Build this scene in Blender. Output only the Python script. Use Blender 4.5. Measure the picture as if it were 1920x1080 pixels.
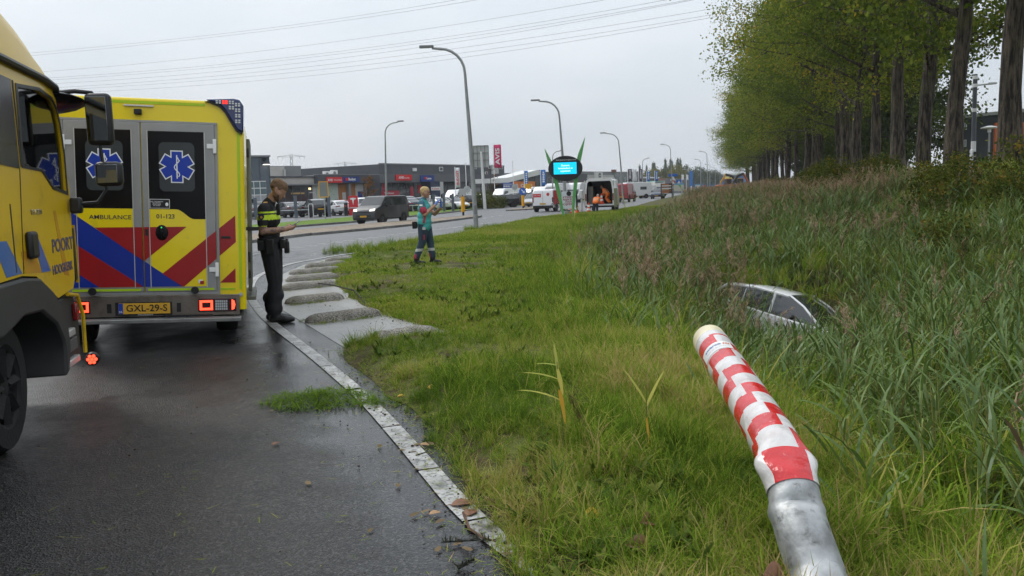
import bpy, bmesh, math, random
import numpy as np
from mathutils import Vector, Matrix, Euler
R = math.radians
random.seed(7); rng = np.random.default_rng(7)
scene = bpy.context.scene
C = scene.collection
for o in list(bpy.data.objects): bpy.data.objects.remove(o)

# ---------------------------------------------------------------- camera
cam_d = bpy.data.cameras.new('camera'); cam = bpy.data.objects.new('camera', cam_d); C.objects.link(cam)
cam_d.sensor_width = 36; cam_d.lens = 30.0; cam_d.clip_start = .05; cam_d.clip_end = 6000
PITCH, ROLL, EYE = math.atan(177/1600), R(1.9), 1.58
_f = Vector((0, math.cos(PITCH), -math.sin(PITCH))); _r0 = Vector((1, 0, 0)); _u0 = Vector((0, math.sin(PITCH), math.cos(PITCH)))
_r = math.cos(ROLL)*_r0 - math.sin(ROLL)*_u0; _u = math.cos(ROLL)*_u0 + math.sin(ROLL)*_r0
_m = Matrix((( _r.x, _u.x, -_f.x, 0), (_r.y, _u.y, -_f.y, 0), (_r.z, _u.z, -_f.z, EYE), (0, 0, 0, 1)))
cam.matrix_world = _m
scene.camera = cam

# ---------------------------------------------------------------- overcast sky + weak wide sun
SUN_EL, SUN_AZ = R(46), R(-48)      # azimuth measured from +Y towards +X (negative: from the left)
world = bpy.data.worlds.new('World'); scene.world = world; world.use_nodes = True
wt = world.node_tree; wt.nodes.clear()
def _wn(t, **k):
    n = wt.nodes.new(t)
    for a, b in k.items(): setattr(n, a, b)
    return n
wo = _wn('ShaderNodeOutputWorld'); bg = _wn('ShaderNodeBackground'); bg.inputs[1].default_value = .1
sky = _wn('ShaderNodeTexSky', sky_type='NISHITA', sun_disc=False, sun_elevation=SUN_EL, sun_rotation=SUN_AZ)
sky.air_density = 1.5; sky.dust_density = 3
tc = _wn('ShaderNodeTexCoord'); mp = _wn('ShaderNodeMapping'); mp.inputs['Scale'].default_value = (1.2, 1.2, 4.5)
nz = _wn('ShaderNodeTexNoise'); nz.inputs['Scale'].default_value = 2.2; nz.inputs['Detail'].default_value = 5; nz.inputs['Roughness'].default_value = .5
cr = _wn('ShaderNodeValToRGB'); cr.color_ramp.elements[0].position = .33; cr.color_ramp.elements[1].position = .68
cr.color_ramp.elements[0].color = (.63, .69, .76, 1); cr.color_ramp.elements[1].color = (.76, .80, .85, 1)
sx = _wn('ShaderNodeSeparateXYZ'); ma = _wn('ShaderNodeMath', operation='MULTIPLY_ADD', use_clamp=False)
ma.inputs[1].default_value = 1.25; ma.inputs[2].default_value = .98
mx0 = _wn('ShaderNodeMath', operation='MAXIMUM'); mx0.inputs[1].default_value = 0
vm = _wn('ShaderNodeVectorMath', operation='SCALE'); vm10 = _wn('ShaderNodeVectorMath', operation='SCALE'); vm10.inputs['Scale'].default_value = 10
mix = _wn('ShaderNodeMix', data_type='RGBA'); mix.inputs['Factor'].default_value = .9
L = wt.links.new
L(tc.outputs['Generated'], mp.inputs['Vector']); L(mp.outputs[0], nz.inputs['Vector']); L(nz.outputs['Fac'], cr.inputs[0])
L(tc.outputs['Generated'], sx.inputs[0]); L(sx.outputs['Z'], mx0.inputs[0]); L(mx0.outputs[0], ma.inputs[0])
L(cr.outputs['Color'], vm.inputs[0]); L(ma.outputs[0], vm.inputs['Scale']); L(vm.outputs[0], vm10.inputs[0])
L(sky.outputs[0], mix.inputs['A']); L(vm10.outputs[0], mix.inputs['B']); L(mix.outputs['Result'], bg.inputs[0]); L(bg.outputs[0], wo.inputs[0])
sun_d = bpy.data.lights.new('sun', 'SUN'); sun = bpy.data.objects.new('sun', sun_d); C.objects.link(sun)
sun_d.energy = 1.5; sun_d.angle = R(12); sun_d.color = (1, .96, .9)
_sd = Vector((math.cos(SUN_EL)*math.sin(SUN_AZ), math.cos(SUN_EL)*math.cos(SUN_AZ), math.sin(SUN_EL)))
sun.rotation_euler = _sd.to_track_quat('Z', 'Y').to_euler()
vs = scene.view_settings; vs.view_transform = 'Standard'; vs.look = 'None'; vs.gamma = 1; vs.exposure = 0.0; vs.use_curve_mapping = False
scene.cycles.use_denoising = True; scene.cycles.max_bounces = 4; scene.cycles.diffuse_bounces = 2; scene.cycles.glossy_bounces = 2; scene.cycles.transmission_bounces = 3; scene.cycles.transparent_max_bounces = 6; scene.cycles.caustics_reflective = False; scene.cycles.caustics_refractive = False
scene.cycles.use_adaptive_sampling = True; scene.cycles.adaptive_threshold = .03

# ---------------------------------------------------------------- helpers
class MB:
    def __init__(s): s.v = []; s.f = []; s.m = []; s.M = None; s.uvw = None
    def add(s, vs, fs, m=0):
        o = len(s.v)
        if s.M is not None: vs = [tuple(s.M @ Vector(p)) for p in vs]
        s.v += [tuple(p) for p in vs]
        s.f += [tuple(i+o for i in f) for f in fs]
        s.m += [m]*len(fs); return s
    def box(s, c, d, m=0, rot=None):
        x, y, z = d[0]/2, d[1]/2, d[2]/2
        vs = [Vector((a*x, b*y, e*z)) for a in (-1, 1) for b in (-1, 1) for e in (-1, 1)]
        if rot is not None: vs = [rot @ v for v in vs]
        vs = [tuple(v+Vector(c)) for v in vs]
        return s.add(vs, [(0, 1, 3, 2), (4, 6, 7, 5), (0, 4, 5, 1), (2, 3, 7, 6), (0, 2, 6, 4), (1, 5, 7, 3)], m)
    def b2(s, a, b, m=0):
        return s.box([(a[i]+b[i])/2 for i in range(3)], [abs(b[i]-a[i]) for i in range(3)], m)
    def tube(s, pts, rad, n=8, m=0, caps=True, flat=1.0):
        pts = [Vector(p) for p in pts]
        if not hasattr(rad, '__len__'): rad = [rad]*len(pts)
        vs = []; prev = None
        for i, p in enumerate(pts):
            t = (pts[min(i+1, len(pts)-1)]-pts[max(i-1, 0)])
            if t.length < 1e-9: t = Vector((0, 0, 1))
            t.normalize()
            if prev is None:
                a = t.cross(Vector((0, 0, 1)))
                if a.length < .1: a = t.cross(Vector((1, 0, 0)))
            else:
                a = prev - t*prev.dot(t)
            a.normalize(); prev = a.copy(); b = t.cross(a)
            for k in range(n):
                q = 2*math.pi*k/n
                vs.append(tuple(p+a*math.cos(q)*rad[i]+b*math.sin(q)*rad[i]*flat))
        fs = [(i*n+k, i*n+(k+1) % n, (i+1)*n+(k+1) % n, (i+1)*n+k) for i in range(len(pts)-1) for k in range(n)]
        if caps: fs += [tuple(range(n-1, -1, -1)), tuple((len(pts)-1)*n+k for k in range(n))]
        return s.add(vs, fs, m)
    def cyl(s, a, b, r, r2=None, n=12, m=0, caps=True): return s.tube([a, b], [r, r if r2 is None else r2], n, m, caps)
    def prism(s, poly, ext, m=0, side_m=None):
        n = len(poly); e = Vector(ext)
        a = [Vector(p) for p in poly]; vs = [tuple(p) for p in a]+[tuple(p+e) for p in a]
        s.add(vs, [tuple(range(n-1, -1, -1)), tuple(range(n, 2*n))], m)
        s.add(vs, [(i, (i+1) % n, n+(i+1) % n, n+i) for i in range(n)], m if side_m is None else side_m)
        return s
    def lathe(s, prof, o, axis, n=16, m=0):
        axis = Vector(axis).normalized(); a = axis.cross(Vector((0, 0, 1)))
        if a.length < .1: a = axis.cross(Vector((1, 0, 0)))
        a.normalize(); b = axis.cross(a); o = Vector(o); vs = []
        for r, h in prof:
            for k in range(n):
                q = 2*math.pi*k/n; vs.append(tuple(o+axis*h+a*math.cos(q)*r+b*math.sin(q)*r))
        fs = [(i*n+k, i*n+(k+1) % n, (i+1)*n+(k+1) % n, (i+1)*n+k) for i in range(len(prof)-1) for k in range(n)]
        return s.add(vs, fs, m)
    def ell(s, c, r, nu=12, nv=8, m=0, rot=None):
        vs = []; c = Vector(c)
        for j in range(nv+1):
            ph = math.pi*j/nv
            for i in range(nu):
                th = 2*math.pi*i/nu
                p = Vector((r[0]*math.sin(ph)*math.cos(th), r[1]*math.sin(ph)*math.sin(th), r[2]*math.cos(ph)))
                if rot is not None: p = rot @ p
                vs.append(tuple(c+p))
        fs = [(j*nu+i, (j+1)*nu+i, (j+1)*nu+(i+1) % nu, j*nu+(i+1) % nu) for j in range(nv) for i in range(nu)]
        return s.add(vs, fs, m)
    def mesh(s, name, mats, smooth=False):
        me = bpy.data.meshes.new(name); me.from_pydata(s.v, [], s.f)
        for q in (mats if isinstance(mats, (list, tuple)) else [mats]): me.materials.append(q)
        me.polygons.foreach_set('material_index', s.m)
        bm = bmesh.new(); bm.from_mesh(me); bmesh.ops.remove_doubles(bm, verts=bm.verts, dist=1e-5)
        bmesh.ops.dissolve_degenerate(bm, dist=1e-6, edges=bm.edges)
        bmesh.ops.recalc_face_normals(bm, faces=bm.faces); bm.to_mesh(me); bm.free()
        if smooth:
            me.polygons.foreach_set('use_smooth', [True]*len(me.polygons))
            try: me.set_sharp_from_angle(angle=R(smooth if smooth is not True else 40))
            except Exception: pass
        me.update(); return me
    def build(s, name, mats, parent=None, smooth=False, bevel=0, subsurf=0, loc=None, segs=2):
        o = bpy.data.objects.new(name, s.mesh(name, mats, smooth)); C.objects.link(o)
        if parent is not None: o.parent = parent
        if loc is not None: o.location = loc
        if bevel:
            b = o.modifiers.new('bevel', 'BEVEL'); b.width = bevel; b.segments = segs; b.limit_method = 'ANGLE'; b.angle_limit = R(35)
            if not smooth:
                o.data.polygons.foreach_set('use_smooth', [True]*len(o.data.polygons)); o.data.set_sharp_from_angle(angle=R(50))
        if subsurf:
            b = o.modifiers.new('subsurf', 'SUBSURF'); b.levels = subsurf; b.render_levels = subsurf
        return o
def tag(o, label, cat, group=None, kind=None):
    if label: o['label'] = label
    if cat: o['category'] = cat
    if group: o['group'] = group
    if kind: o['kind'] = kind
    return o
def thing(name, label, cat, loc=(0, 0, 0), rz=0, group=None):
    o = bpy.data.objects.new(name, None); C.objects.link(o); o.empty_display_size = .2
    o.location = loc; o.rotation_euler = (0, 0, rz)
    return tag(o, label, cat, group)
def structure(o): o['kind'] = 'structure'; return o
def kids(o): return [c for c in bpy.data.objects if c.parent == o]
def copy_tree(o, parent=None):
    c = o.copy(); C.objects.link(c)
    if parent is not None: c.parent = parent
    for ch in list(o.children): copy_tree(ch, c)
    return c
def inst(name, me, parent=None, loc=(0, 0, 0), rot=(0, 0, 0), sc=(1, 1, 1)):
    o = bpy.data.objects.new(name, me); C.objects.link(o); o.location = loc; o.rotation_euler = rot; o.scale = sc
    if parent is not None: o.parent = parent
    return o
_fonts = {}
def text_mesh(txt, h, mat, width=None, bold=0.0, extrude=.001, align='CENTER', shear=0):
    """flat lettering in local XY plane -> mesh data (cap height about h)"""
    cu = bpy.data.curves.new('lettering', 'FONT'); cu.body = txt; cu.size = h/.69; cu.align_x = align; cu.align_y = 'CENTER'
    cu.extrude = extrude; cu.offset = bold*h; cu.shear = shear; cu.resolution_u = 3; cu.space_line = .9
    ob = bpy.data.objects.new('lettering', cu); C.objects.link(ob)
    dg = bpy.context.evaluated_depsgraph_get(); me = bpy.data.meshes.new_from_object(ob.evaluated_get(dg))
    bpy.data.objects.remove(ob); bpy.data.curves.remove(cu)
    if width and len(me.vertices):
        n = len(me.vertices); a = np.empty(n*3); me.vertices.foreach_get('co', a); a = a.reshape(-1, 3)
        w = a[:, 0].max()-a[:, 0].min(); a[:, 0] *= width/w; me.vertices.foreach_set('co', a.ravel())
    me.materials.clear(); me.materials.append(mat); me.name = 'lettering'; return me
def lettering(txt, h, mat, parent, loc, rot, width=None, bold=0.0, extrude=.001, align='CENTER', name='lettering', shear=0):
    return inst(name, text_mesh(txt, h, mat, width, bold, extrude, align, shear), parent, loc, rot)
FRONT = (R(90), 0, 0)      # text plane whose reader looks along +Y
# ---------------------------------------------------------------- materials
MT = {}
def mat(name, col=(.5, .5, .5), rough=.6, metal=0., spec=.4, coat=0., var=0., vs=3., bump=0., bs=60., emit=None, es=0., trans=0., alpha=1., dirt=None, dscale=2., dlo=.5, dhi=.7, coord='Object', rvar=0., vcol2=None):
    if name in MT: return MT[name]
    m = bpy.data.materials.new(name); m.use_nodes = True; MT[name] = m
    t = m.node_tree; p = t.nodes['Principled BSDF']; l = t.links.new
    p.inputs['Base Color'].default_value = (*col, 1); p.inputs['Roughness'].default_value = rough
    p.inputs['Metallic'].default_value = metal; p.inputs['Specular IOR Level'].default_value = spec
    p.inputs['Coat Weight'].default_value = coat; p.inputs['Coat Roughness'].default_value = .08
    if trans: p.inputs['Transmission Weight'].default_value = trans
    if alpha < 1: p.inputs['Alpha'].default_value = alpha
    if emit: p.inputs['Emission Color'].default_value = (*emit, 1); p.inputs['Emission Strength'].default_value = es
    N = t.nodes.new
    if var or bump or dirt or rvar:
        tc = N('ShaderNodeTexCoord')
    cout = None
    if var:
        n = N('ShaderNodeTexNoise'); n.inputs['Scale'].default_value = vs; n.inputs['Detail'].default_value = 6; l(tc.outputs[coord], n.inputs['Vector'])
        c = N('ShaderNodeValToRGB'); c.color_ramp.elements[0].position = .3; c.color_ramp.elements[1].position = .7
        lo = tuple(max(0, x*(1-var)) for x in col); hi = vcol2 or tuple(min(1, x*(1+var)) for x in col)
        c.color_ramp.elements[0].color = (*lo, 1); c.color_ramp.elements[1].color = (*hi, 1); l(n.outputs['Fac'], c.inputs[0]); cout = c.outputs[0]
    if dirt:
        n = N('ShaderNodeTexNoise'); n.inputs['Scale'].default_value = dscale; n.inputs['Detail'].default_value = 9; n.inputs['Roughness'].default_value = .65; l(tc.outputs[coord], n.inputs['Vector'])
        mr = N('ShaderNodeMapRange'); mr.inputs['From Min'].default_value = dlo; mr.inputs['From Max'].default_value = dhi; l(n.outputs['Fac'], mr.inputs['Value'])
        mx = N('ShaderNodeMix'); mx.data_type = 'RGBA'; l(mr.outputs[0], mx.inputs['Factor']); mx.inputs['B'].default_value = (*dirt, 1)
        if cout: l(cout, mx.inputs['A'])
        else: mx.inputs['A'].default_value = (*col, 1)
        cout = mx.outputs['Result']
    if cout: l(cout, p.inputs['Base Color'])
    if rvar:
        n = N('ShaderNodeTexNoise'); n.inputs['Scale'].default_value = vs*1.7; n.inputs['Detail'].default_value = 5; l(tc.outputs[coord], n.inputs['Vector'])
        mr = N('ShaderNodeMapRange'); mr.inputs['From Min'].default_value = .3; mr.inputs['From Max'].default_value = .7
        mr.inputs['To Min'].default_value = max(.02, rough-rvar); mr.inputs['To Max'].default_value = min(1, rough+rvar); l(n.outputs['Fac'], mr.inputs['Value']); l(mr.outputs[0], p.inputs['Roughness'])
    if bump:
        n = N('ShaderNodeTexNoise'); n.inputs['Scale'].default_value = bs; n.inputs['Detail'].default_value = 4; l(tc.outputs[coord], n.inputs['Vector'])
        b = N('ShaderNodeBump'); b.inputs['Strength'].default_value = bump; b.inputs['Distance'].default_value = .02; l(n.outputs['Fac'], b.inputs['Height']); l(b.outputs[0], p.inputs['Normal'])
    return m
def leaf_mat(name, cols, trans=.3, rough=.55, nscale=.35, spec=.3, hue_noise=.5, wcoord='Object', tree=0.):
    """foliage: colour by position noise and per-piece random attribute 'rnd'"""
    m = bpy.data.materials.new(name); m.use_nodes = True; MT[name] = m
    t = m.node_tree; p = t.nodes['Principled BSDF']; l = t.links.new; N = t.nodes.new
    at = N('ShaderNodeAttribute'); at.attribute_name = 'rnd'
    ai = N('ShaderNodeAttribute'); ai.attribute_name = 'tint'; ai.attribute_type = 'INSTANCER'
    tc = N('ShaderNodeTexCoord'); n = N('ShaderNodeTexNoise'); n.inputs['Scale'].default_value = nscale; n.inputs['Detail'].default_value = 3; l(tc.outputs[wcoord], n.inputs['Vector'])
    a = N('ShaderNodeMath'); a.operation = 'MULTIPLY_ADD'; l(n.outputs['Fac'], a.inputs[0]); a.inputs[1].default_value = hue_noise*2; a.inputs[2].default_value = -hue_noise
    b = N('ShaderNodeMath'); b.operation = 'ADD'; l(at.outputs['Fac'], b.inputs[0]); l(a.outputs[0], b.inputs[1])
    e = N('ShaderNodeMath'); e.operation = 'ADD'; l(b.outputs[0], e.inputs[0]); l(ai.outputs['Fac'], e.inputs[1])
    if tree:      # each tree has its own stage of autumn colour
        oi = N('ShaderNodeObjectInfo'); q = N('ShaderNodeMath'); q.operation = 'MULTIPLY_ADD'; l(oi.outputs['Random'], q.inputs[0]); q.inputs[1].default_value = tree; q.inputs[2].default_value = -tree*.6
        e2 = N('ShaderNodeMath'); e2.operation = 'ADD'; l(e.outputs[0], e2.inputs[0]); l(q.outputs[0], e2.inputs[1]); e = e2
    c = N('ShaderNodeValToRGB'); r = c.color_ramp
    while len(r.elements) < len(cols): r.elements.new(.5)
    for q, (pos, col) in zip(r.elements, cols): q.position = pos; q.color = (*col, 1)
    l(e.outputs[0], c.inputs[0]); t.nodes.remove(p); df = N('ShaderNodeBsdfDiffuse'); l(c.outputs[0], df.inputs[0]); p = df
    if spec > .35:
        gl = N('ShaderNodeBsdfGlossy'); gl.inputs['Roughness'].default_value = rough; gl.inputs[0].default_value = (.8, .85, .9, 1)
        ms = N('ShaderNodeMixShader'); ms.inputs[0].default_value = .035; l(df.outputs[0], ms.inputs[1]); l(gl.outputs[0], ms.inputs[2]); p = ms
    tr = N('ShaderNodeBsdfTranslucent'); l(c.outputs[0], tr.inputs[0])
    mx = N('ShaderNodeMixShader'); mx.inputs[0].default_value = trans; l(p.outputs[0], mx.inputs[1]); l(tr.outputs[0], mx.inputs[2])
    l(mx.outputs[0], t.nodes['Material Output'].inputs['Surface']); return m
K = dict
white = mat('white_paint', (.78, .78, .77), .35, coat=.3)
black = mat('black_plastic', (.012, .012, .013), .45, var=.3, vs=8)
rubber = mat('rubber', (.008, .008, .0085), .8, bump=.3, bs=40)
glass = mat('dark_glass', (.015, .018, .02), .06, spec=.7)
steel = mat('galvanised_steel', (.42, .43, .43), .45, .6, var=.25, vs=6, bump=.05, bs=30)
alu = mat('aluminium', (.55, .55, .54), .4, .5, var=.08, vs=4)
chrome = mat('chrome', (.7, .7, .7), .15, 1.)
lamp_red = mat('red_lamp', (.3, .005, .005), .25, emit=(1, .03, .015), es=2.2)
lamp_dark = mat('red_lens', (.18, .008, .008), .2, coat=.5)
lamp_white = mat('headlamp', (.8, .8, .8), .15, emit=(1, .93, .8), es=1.5)
lens = mat('clear_lens', (.5, .52, .53), .12, .3)
plate_y = mat('yellow_plate', (.62, .34, .03), .4, var=.08, vs=9)
ink = mat('black_ink', (.01, .01, .012), .5)
# ================================================================ the setting: ground, roads, apron, ditch
def fx(tbl):
    ys = np.array([q[1] for q in tbl], float); xs = np.array([q[0] for q in tbl], float)
    return lambda y: np.interp(y, ys, xs)
EDGE = [(1.9, -6), (.85, 1), (.45, 2.2), (-.01, 3.44), (-.11, 3.91), (-.31, 4.71), (-.67, 5.9), (-1.21, 7.17), (-1.58, 8.16), (-1.8, 8.92), (-1.19, 9.29), (-.62, 9.53), (-.76, 9.86), (-1.75, 11.51), (-2.55, 13.51), (-3.36, 16.22), (-3.9, 18.65), (-4.34, 21.81), (-4.45, 24.5), (-3.95, 27.5), (-1.75, 36.7), (1.45, 52.7), (5.3, 61.2), (8.2, 65.4), (12, 82), (17.78, 107.8), (41, 205), (62, 305), (120, 620)]
REED = [(3.0, -6), (1.6, 2), (1.35, 4), (1.45, 5.5), (1.2, 8.5), (.75, 12), (1.0, 21.2), (3.2, 35.5), (7.6, 52), (12.8, 69.6), (24, 110), (41.6, 178), (73, 305), (132, 620)]
edge_x, reed_x = fx(EDGE), fx(REED)
def vnoise(x, y, s, seed=0):
    x = np.asarray(x, float)/s; y = np.asarray(y, float)/s
    xi = np.floor(x).astype(np.int64); yi = np.floor(y).astype(np.int64); xf = x-xi; yf = y-yi
    def h(a, b):
        n = (a*374761393+b*668265263+seed*974634777) & 0x7fffffff
        n = ((n ^ (n >> 13))*1274126177) & 0x7fffffff
        return ((n ^ (n >> 16)) & 0xffff)/65535.
    u = xf*xf*(3-2*xf); v = yf*yf*(3-2*yf)
    return (h(xi, yi)*(1-u)+h(xi+1, yi)*u)*(1-v)+(h(xi, yi+1)*(1-u)+h(xi+1, yi+1)*u)*v
PROF_D = [-60, -1.2, -.3, .8, 2.6, 4.6, 6.0, 8.0, 10, 12, 14, 22, 45, 120, 400]
PROF_Z = [.06, .07, .02, -.2, -1.3, -1.7, -1.1, .15, 1.2, 1.85, 2.0, 2.3, 2.5, 2.6, 2.6]
def terrain_z(x, y):
    x = np.asarray(x, float); y = np.asarray(y, float)
    t = x-edge_x(y); d = x-reed_x(y)
    z = np.interp(d, PROF_D, PROF_Z)
    z = z+(vnoise(x, y, 2.3, 1)-.5)*.10+(vnoise(x, y, .6, 2)-.5)*.05+(vnoise(x, y, 9, 3)-.5)*.15*(d > 5)
    far = np.clip((z-.0)/.2, -1, 1)
    k = np.clip(t/.35, 0, 1)
    return np.where(t < .35, z*k+(.004)*(1-k), z)
asphalt = mat('wet_asphalt', (.05, .05, .052), .5)
def asphalt_nodes(m, wet_line=True):
    t = m.node_tree; l = t.links.new; N = t.nodes.new; p = t.nodes['Principled BSDF']
    g = N('ShaderNodeNewGeometry')
    def noise(s, d=4, r=.6):
        n = N('ShaderNodeTexNoise'); n.inputs['Scale'].default_value = s; n.inputs['Detail'].default_value = d; n.inputs['Roughness'].default_value = r; l(g.outputs['Position'], n.inputs['Vector']); return n.outputs['Fac']
    def ramp(f, pts):
        c = N('ShaderNodeValToRGB'); r = c.color_ramp
        while len(r.elements) < len(pts): r.elements.new(.5)
        for q, (a, b) in zip(r.elements, pts): q.position = a; q.color = (*b, 1) if hasattr(b, '__len__') else (b, b, b, 1)
        l(f, c.inputs[0]); return c.outputs[0]
    def mixc(f, a, b, mode='MIX'):
        x = N('ShaderNodeMix'); x.data_type = 'RGBA'; x.blend_type = mode
        if isinstance(f, float): x.inputs['Factor'].default_value = f
        else: l(f, x.inputs['Factor'])
        for s, q in (('A', a), ('B', b)):
            if isinstance(q, tuple): x.inputs[s].default_value = (*q, 1)
            else: l(q, x.inputs[s])
        return x.outputs['Result']
    vo = N('ShaderNodeTexVoronoi'); vo.inputs['Scale'].default_value = 95; l(g.outputs['Position'], vo.inputs['Vector'])
    stone = ramp(vo.outputs['Color'], [(.2, (.006, .006, .0063)), (.6, (.023, .0223, .022)), (.95, (.095, .09, .084))])
    base = mixc(ramp(noise(.7, 5), [(.3, .0), (.75, .55)]), stone, (.013, .013, .0138))
    base = mixc(ramp(noise(7, 4), [(.55, .0), (.8, .5)]), base, (.042, .040, .037))
    l(base, p.inputs['Base Color'])
    damp = ramp(noise(.9, 6, .65), [(.36, 0.), (.62, 1.)])
    sx = N('ShaderNodeSeparateXYZ'); l(g.outputs['Position'], sx.inputs[0])
    # water lies along the low edge beside the white line: distance to the line (0.12,3.49)-(-2.0,8.65)
    nx, ny = 5.16/5.578, 2.12/5.578; c0 = nx*.12+ny*3.49
    d1 = N('ShaderNodeMath'); d1.operation = 'MULTIPLY_ADD'; l(sx.outputs['X'], d1.inputs[0]); d1.inputs[1].default_value = nx; d1.inputs[2].default_value = -c0
    d2 = N('ShaderNodeMath'); d2.operation = 'MULTIPLY_ADD'; l(sx.outputs['Y'], d2.inputs[0]); d2.inputs[1].default_value = ny; l(d1.outputs[0], d2.inputs[2])
    nn = N('ShaderNodeMath'); nn.operation = 'MULTIPLY_ADD'; l(noise(1.6, 4), nn.inputs[0]); nn.inputs[1].default_value = 1.3; l(d2.outputs[0], nn.inputs[2])
    wet = N('ShaderNodeMapRange'); l(nn.outputs[0], wet.inputs['Value']); wet.inputs['From Min'].default_value = -.35; wet.inputs['From Max'].default_value = .35
    wet.interpolation_type = 'SMOOTHSTEP'
    if not wet_line: wet.inputs['To Max'].default_value = .25
    rg = mixc(damp, (.55,)*3, (.30,)*3)
    pud = ramp(noise(.45, 3, .5), [(.35, .55), (.65, .95)])
    wm = N('ShaderNodeMath'); wm.operation = 'MULTIPLY'; l(wet.outputs[0], wm.inputs[0]); l(pud, wm.inputs[1])
    l(mixc(wm.outputs[0], rg, (.07,)*3), p.inputs['Roughness'])
    b = N('ShaderNodeBump'); b.inputs['Distance'].default_value = .006
    bs = N('ShaderNodeMapRange'); l(wm.outputs[0], bs.inputs['Value']); bs.inputs['To Min'].default_value = .65; bs.inputs['To Max'].default_value = .06; l(bs.outputs[0], b.inputs['Strength'])
    l(vo.outputs['Distance'], b.inputs['Height']); l(b.outputs[0], p.inputs['Normal']); p.inputs['Specular IOR Level'].default_value = .27
asphalt_nodes(asphalt)
def world_mat(name, pts, scale=1.5, rough=.9, fine=25, fpts=None, bump=.4, spec=.2, detail=7, bdist=.03, bscale=30):
    m = bpy.data.materials.new(name); m.use_nodes = True; MT[name] = m; t = m.node_tree; l = t.links.new; N = t.nodes.new; p = t.nodes['Principled BSDF']
    g = N('ShaderNodeNewGeometry')
    n = N('ShaderNodeTexNoise'); n.inputs['Scale'].default_value = scale; n.inputs['Detail'].default_value = detail; n.inputs['Roughness'].default_value = .65; l(g.outputs['Position'], n.inputs['Vector'])
    c = N('ShaderNodeValToRGB'); r = c.color_ramp
    while len(r.elements) < len(pts): r.elements.new(.5)
    for q, (a, b) in zip(r.elements, pts): q.position = a; q.color = (*b, 1)
    l(n.outputs['Fac'], c.inputs[0]); out = c.outputs[0]
    n2 = N('ShaderNodeTexNoise'); n2.inputs['Scale'].default_value = fine; n2.inputs['Detail'].default_value = 5; l(g.outputs['Position'], n2.inputs['Vector'])
    c2 = N('ShaderNodeValToRGB'); fp = fpts or [(.3, (.6,)*3), (.7, (1.35,)*3)]
    for q, (a, b) in zip(c2.color_ramp.elements, fp): q.position = a; q.color = (*b, 1)
    l(n2.outputs['Fac'], c2.inputs[0])
    mx = N('ShaderNodeMix'); mx.data_type = 'RGBA'; mx.blend_type = 'MULTIPLY'; mx.inputs['Factor'].default_value = 1; l(out, mx.inputs['A']); l(c2.outputs[0], mx.inputs['B'])
    l(mx.outputs['Result'], p.inputs['Base Color']); p.inputs['Roughness'].default_value = rough; p.inputs['Specular IOR Level'].default_value = spec
    if bump:
        n3 = N('ShaderNodeTexNoise'); n3.inputs['Scale'].default_value = bscale; n3.inputs['Detail'].default_value = 5; l(g.outputs['Position'], n3.inputs['Vector'])
        b = N('ShaderNodeBump'); b.inputs['Strength'].default_value = bump; b.inputs['Distance'].default_value = bdist; l(n3.outputs['Fac'], b.inputs['Height']); l(b.outputs[0], p.inputs['Normal'])
    return m
soil_grass = world_mat('mown_grass_soil', [(.30, (.045, .032, .018)), (.44, (.075, .06, .026)), (.55, (.09, .10, .024)), (.72, (.15, .155, .045))], 1.6, .95, 24, bump=.9)
far_grass = world_mat('far_grass', [(.3, (.075, .10, .018)), (.5, (.105, .155, .022)), (.75, (.13, .19, .035))], .5, .95, 6, bump=.4)
lawn = world_mat('lawn', [(.3, (.08, .12, .016)), (.5, (.11, .185, .02)), (.75, (.15, .22, .04))], .8, .95, 9, bump=.5)
concrete = world_mat('wet_concrete', [(.3, (.17, .165, .155)), (.5, (.25, .245, .235)), (.72, (.30, .295, .28))], 1.3, .42, 30, [(.35, (.8,)*3), (.65, (1.1,)*3)], bump=.15, spec=.5)
aggregate = world_mat('exposed_aggregate', [(.3, (.14, .125, .10)), (.6, (.25, .235, .21))], 4, .75, 70, [(.4, (.35,)*3), (.62, (1.7,)*3)], bump=1., bscale=70, bdist=.02)
pebble = world_mat('pebble_median', [(.3, (.20, .16, .12)), (.6, (.29, .24, .185))], 1.5, .85, 16, [(.4, (.55,)*3), (.6, (1.3,)*3)], bump=.8, bscale=14)
kerb_m = world_mat('kerb_stone', [(.3, (.13, .125, .12)), (.7, (.24, .235, .225))], 2, .7, 20, bump=.2)
paint = world_mat('road_paint', [(.34, (.09, .088, .084)), (.44, (.27, .265, .25)), (.62, (.43, .425, .41))], 4.5, .45, 42, [(.36, (.3,)*3), (.47, (1.05,)*3)], bump=.2, spec=.5)
far_road = world_mat('dry_asphalt', [(.3, (.085, .085, .086)), (.7, (.12, .12, .12))], .6, .5, 12, [(.3, (.85,)*3), (.7, (1.15,)*3)], bump=.1, spec=.5)

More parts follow.
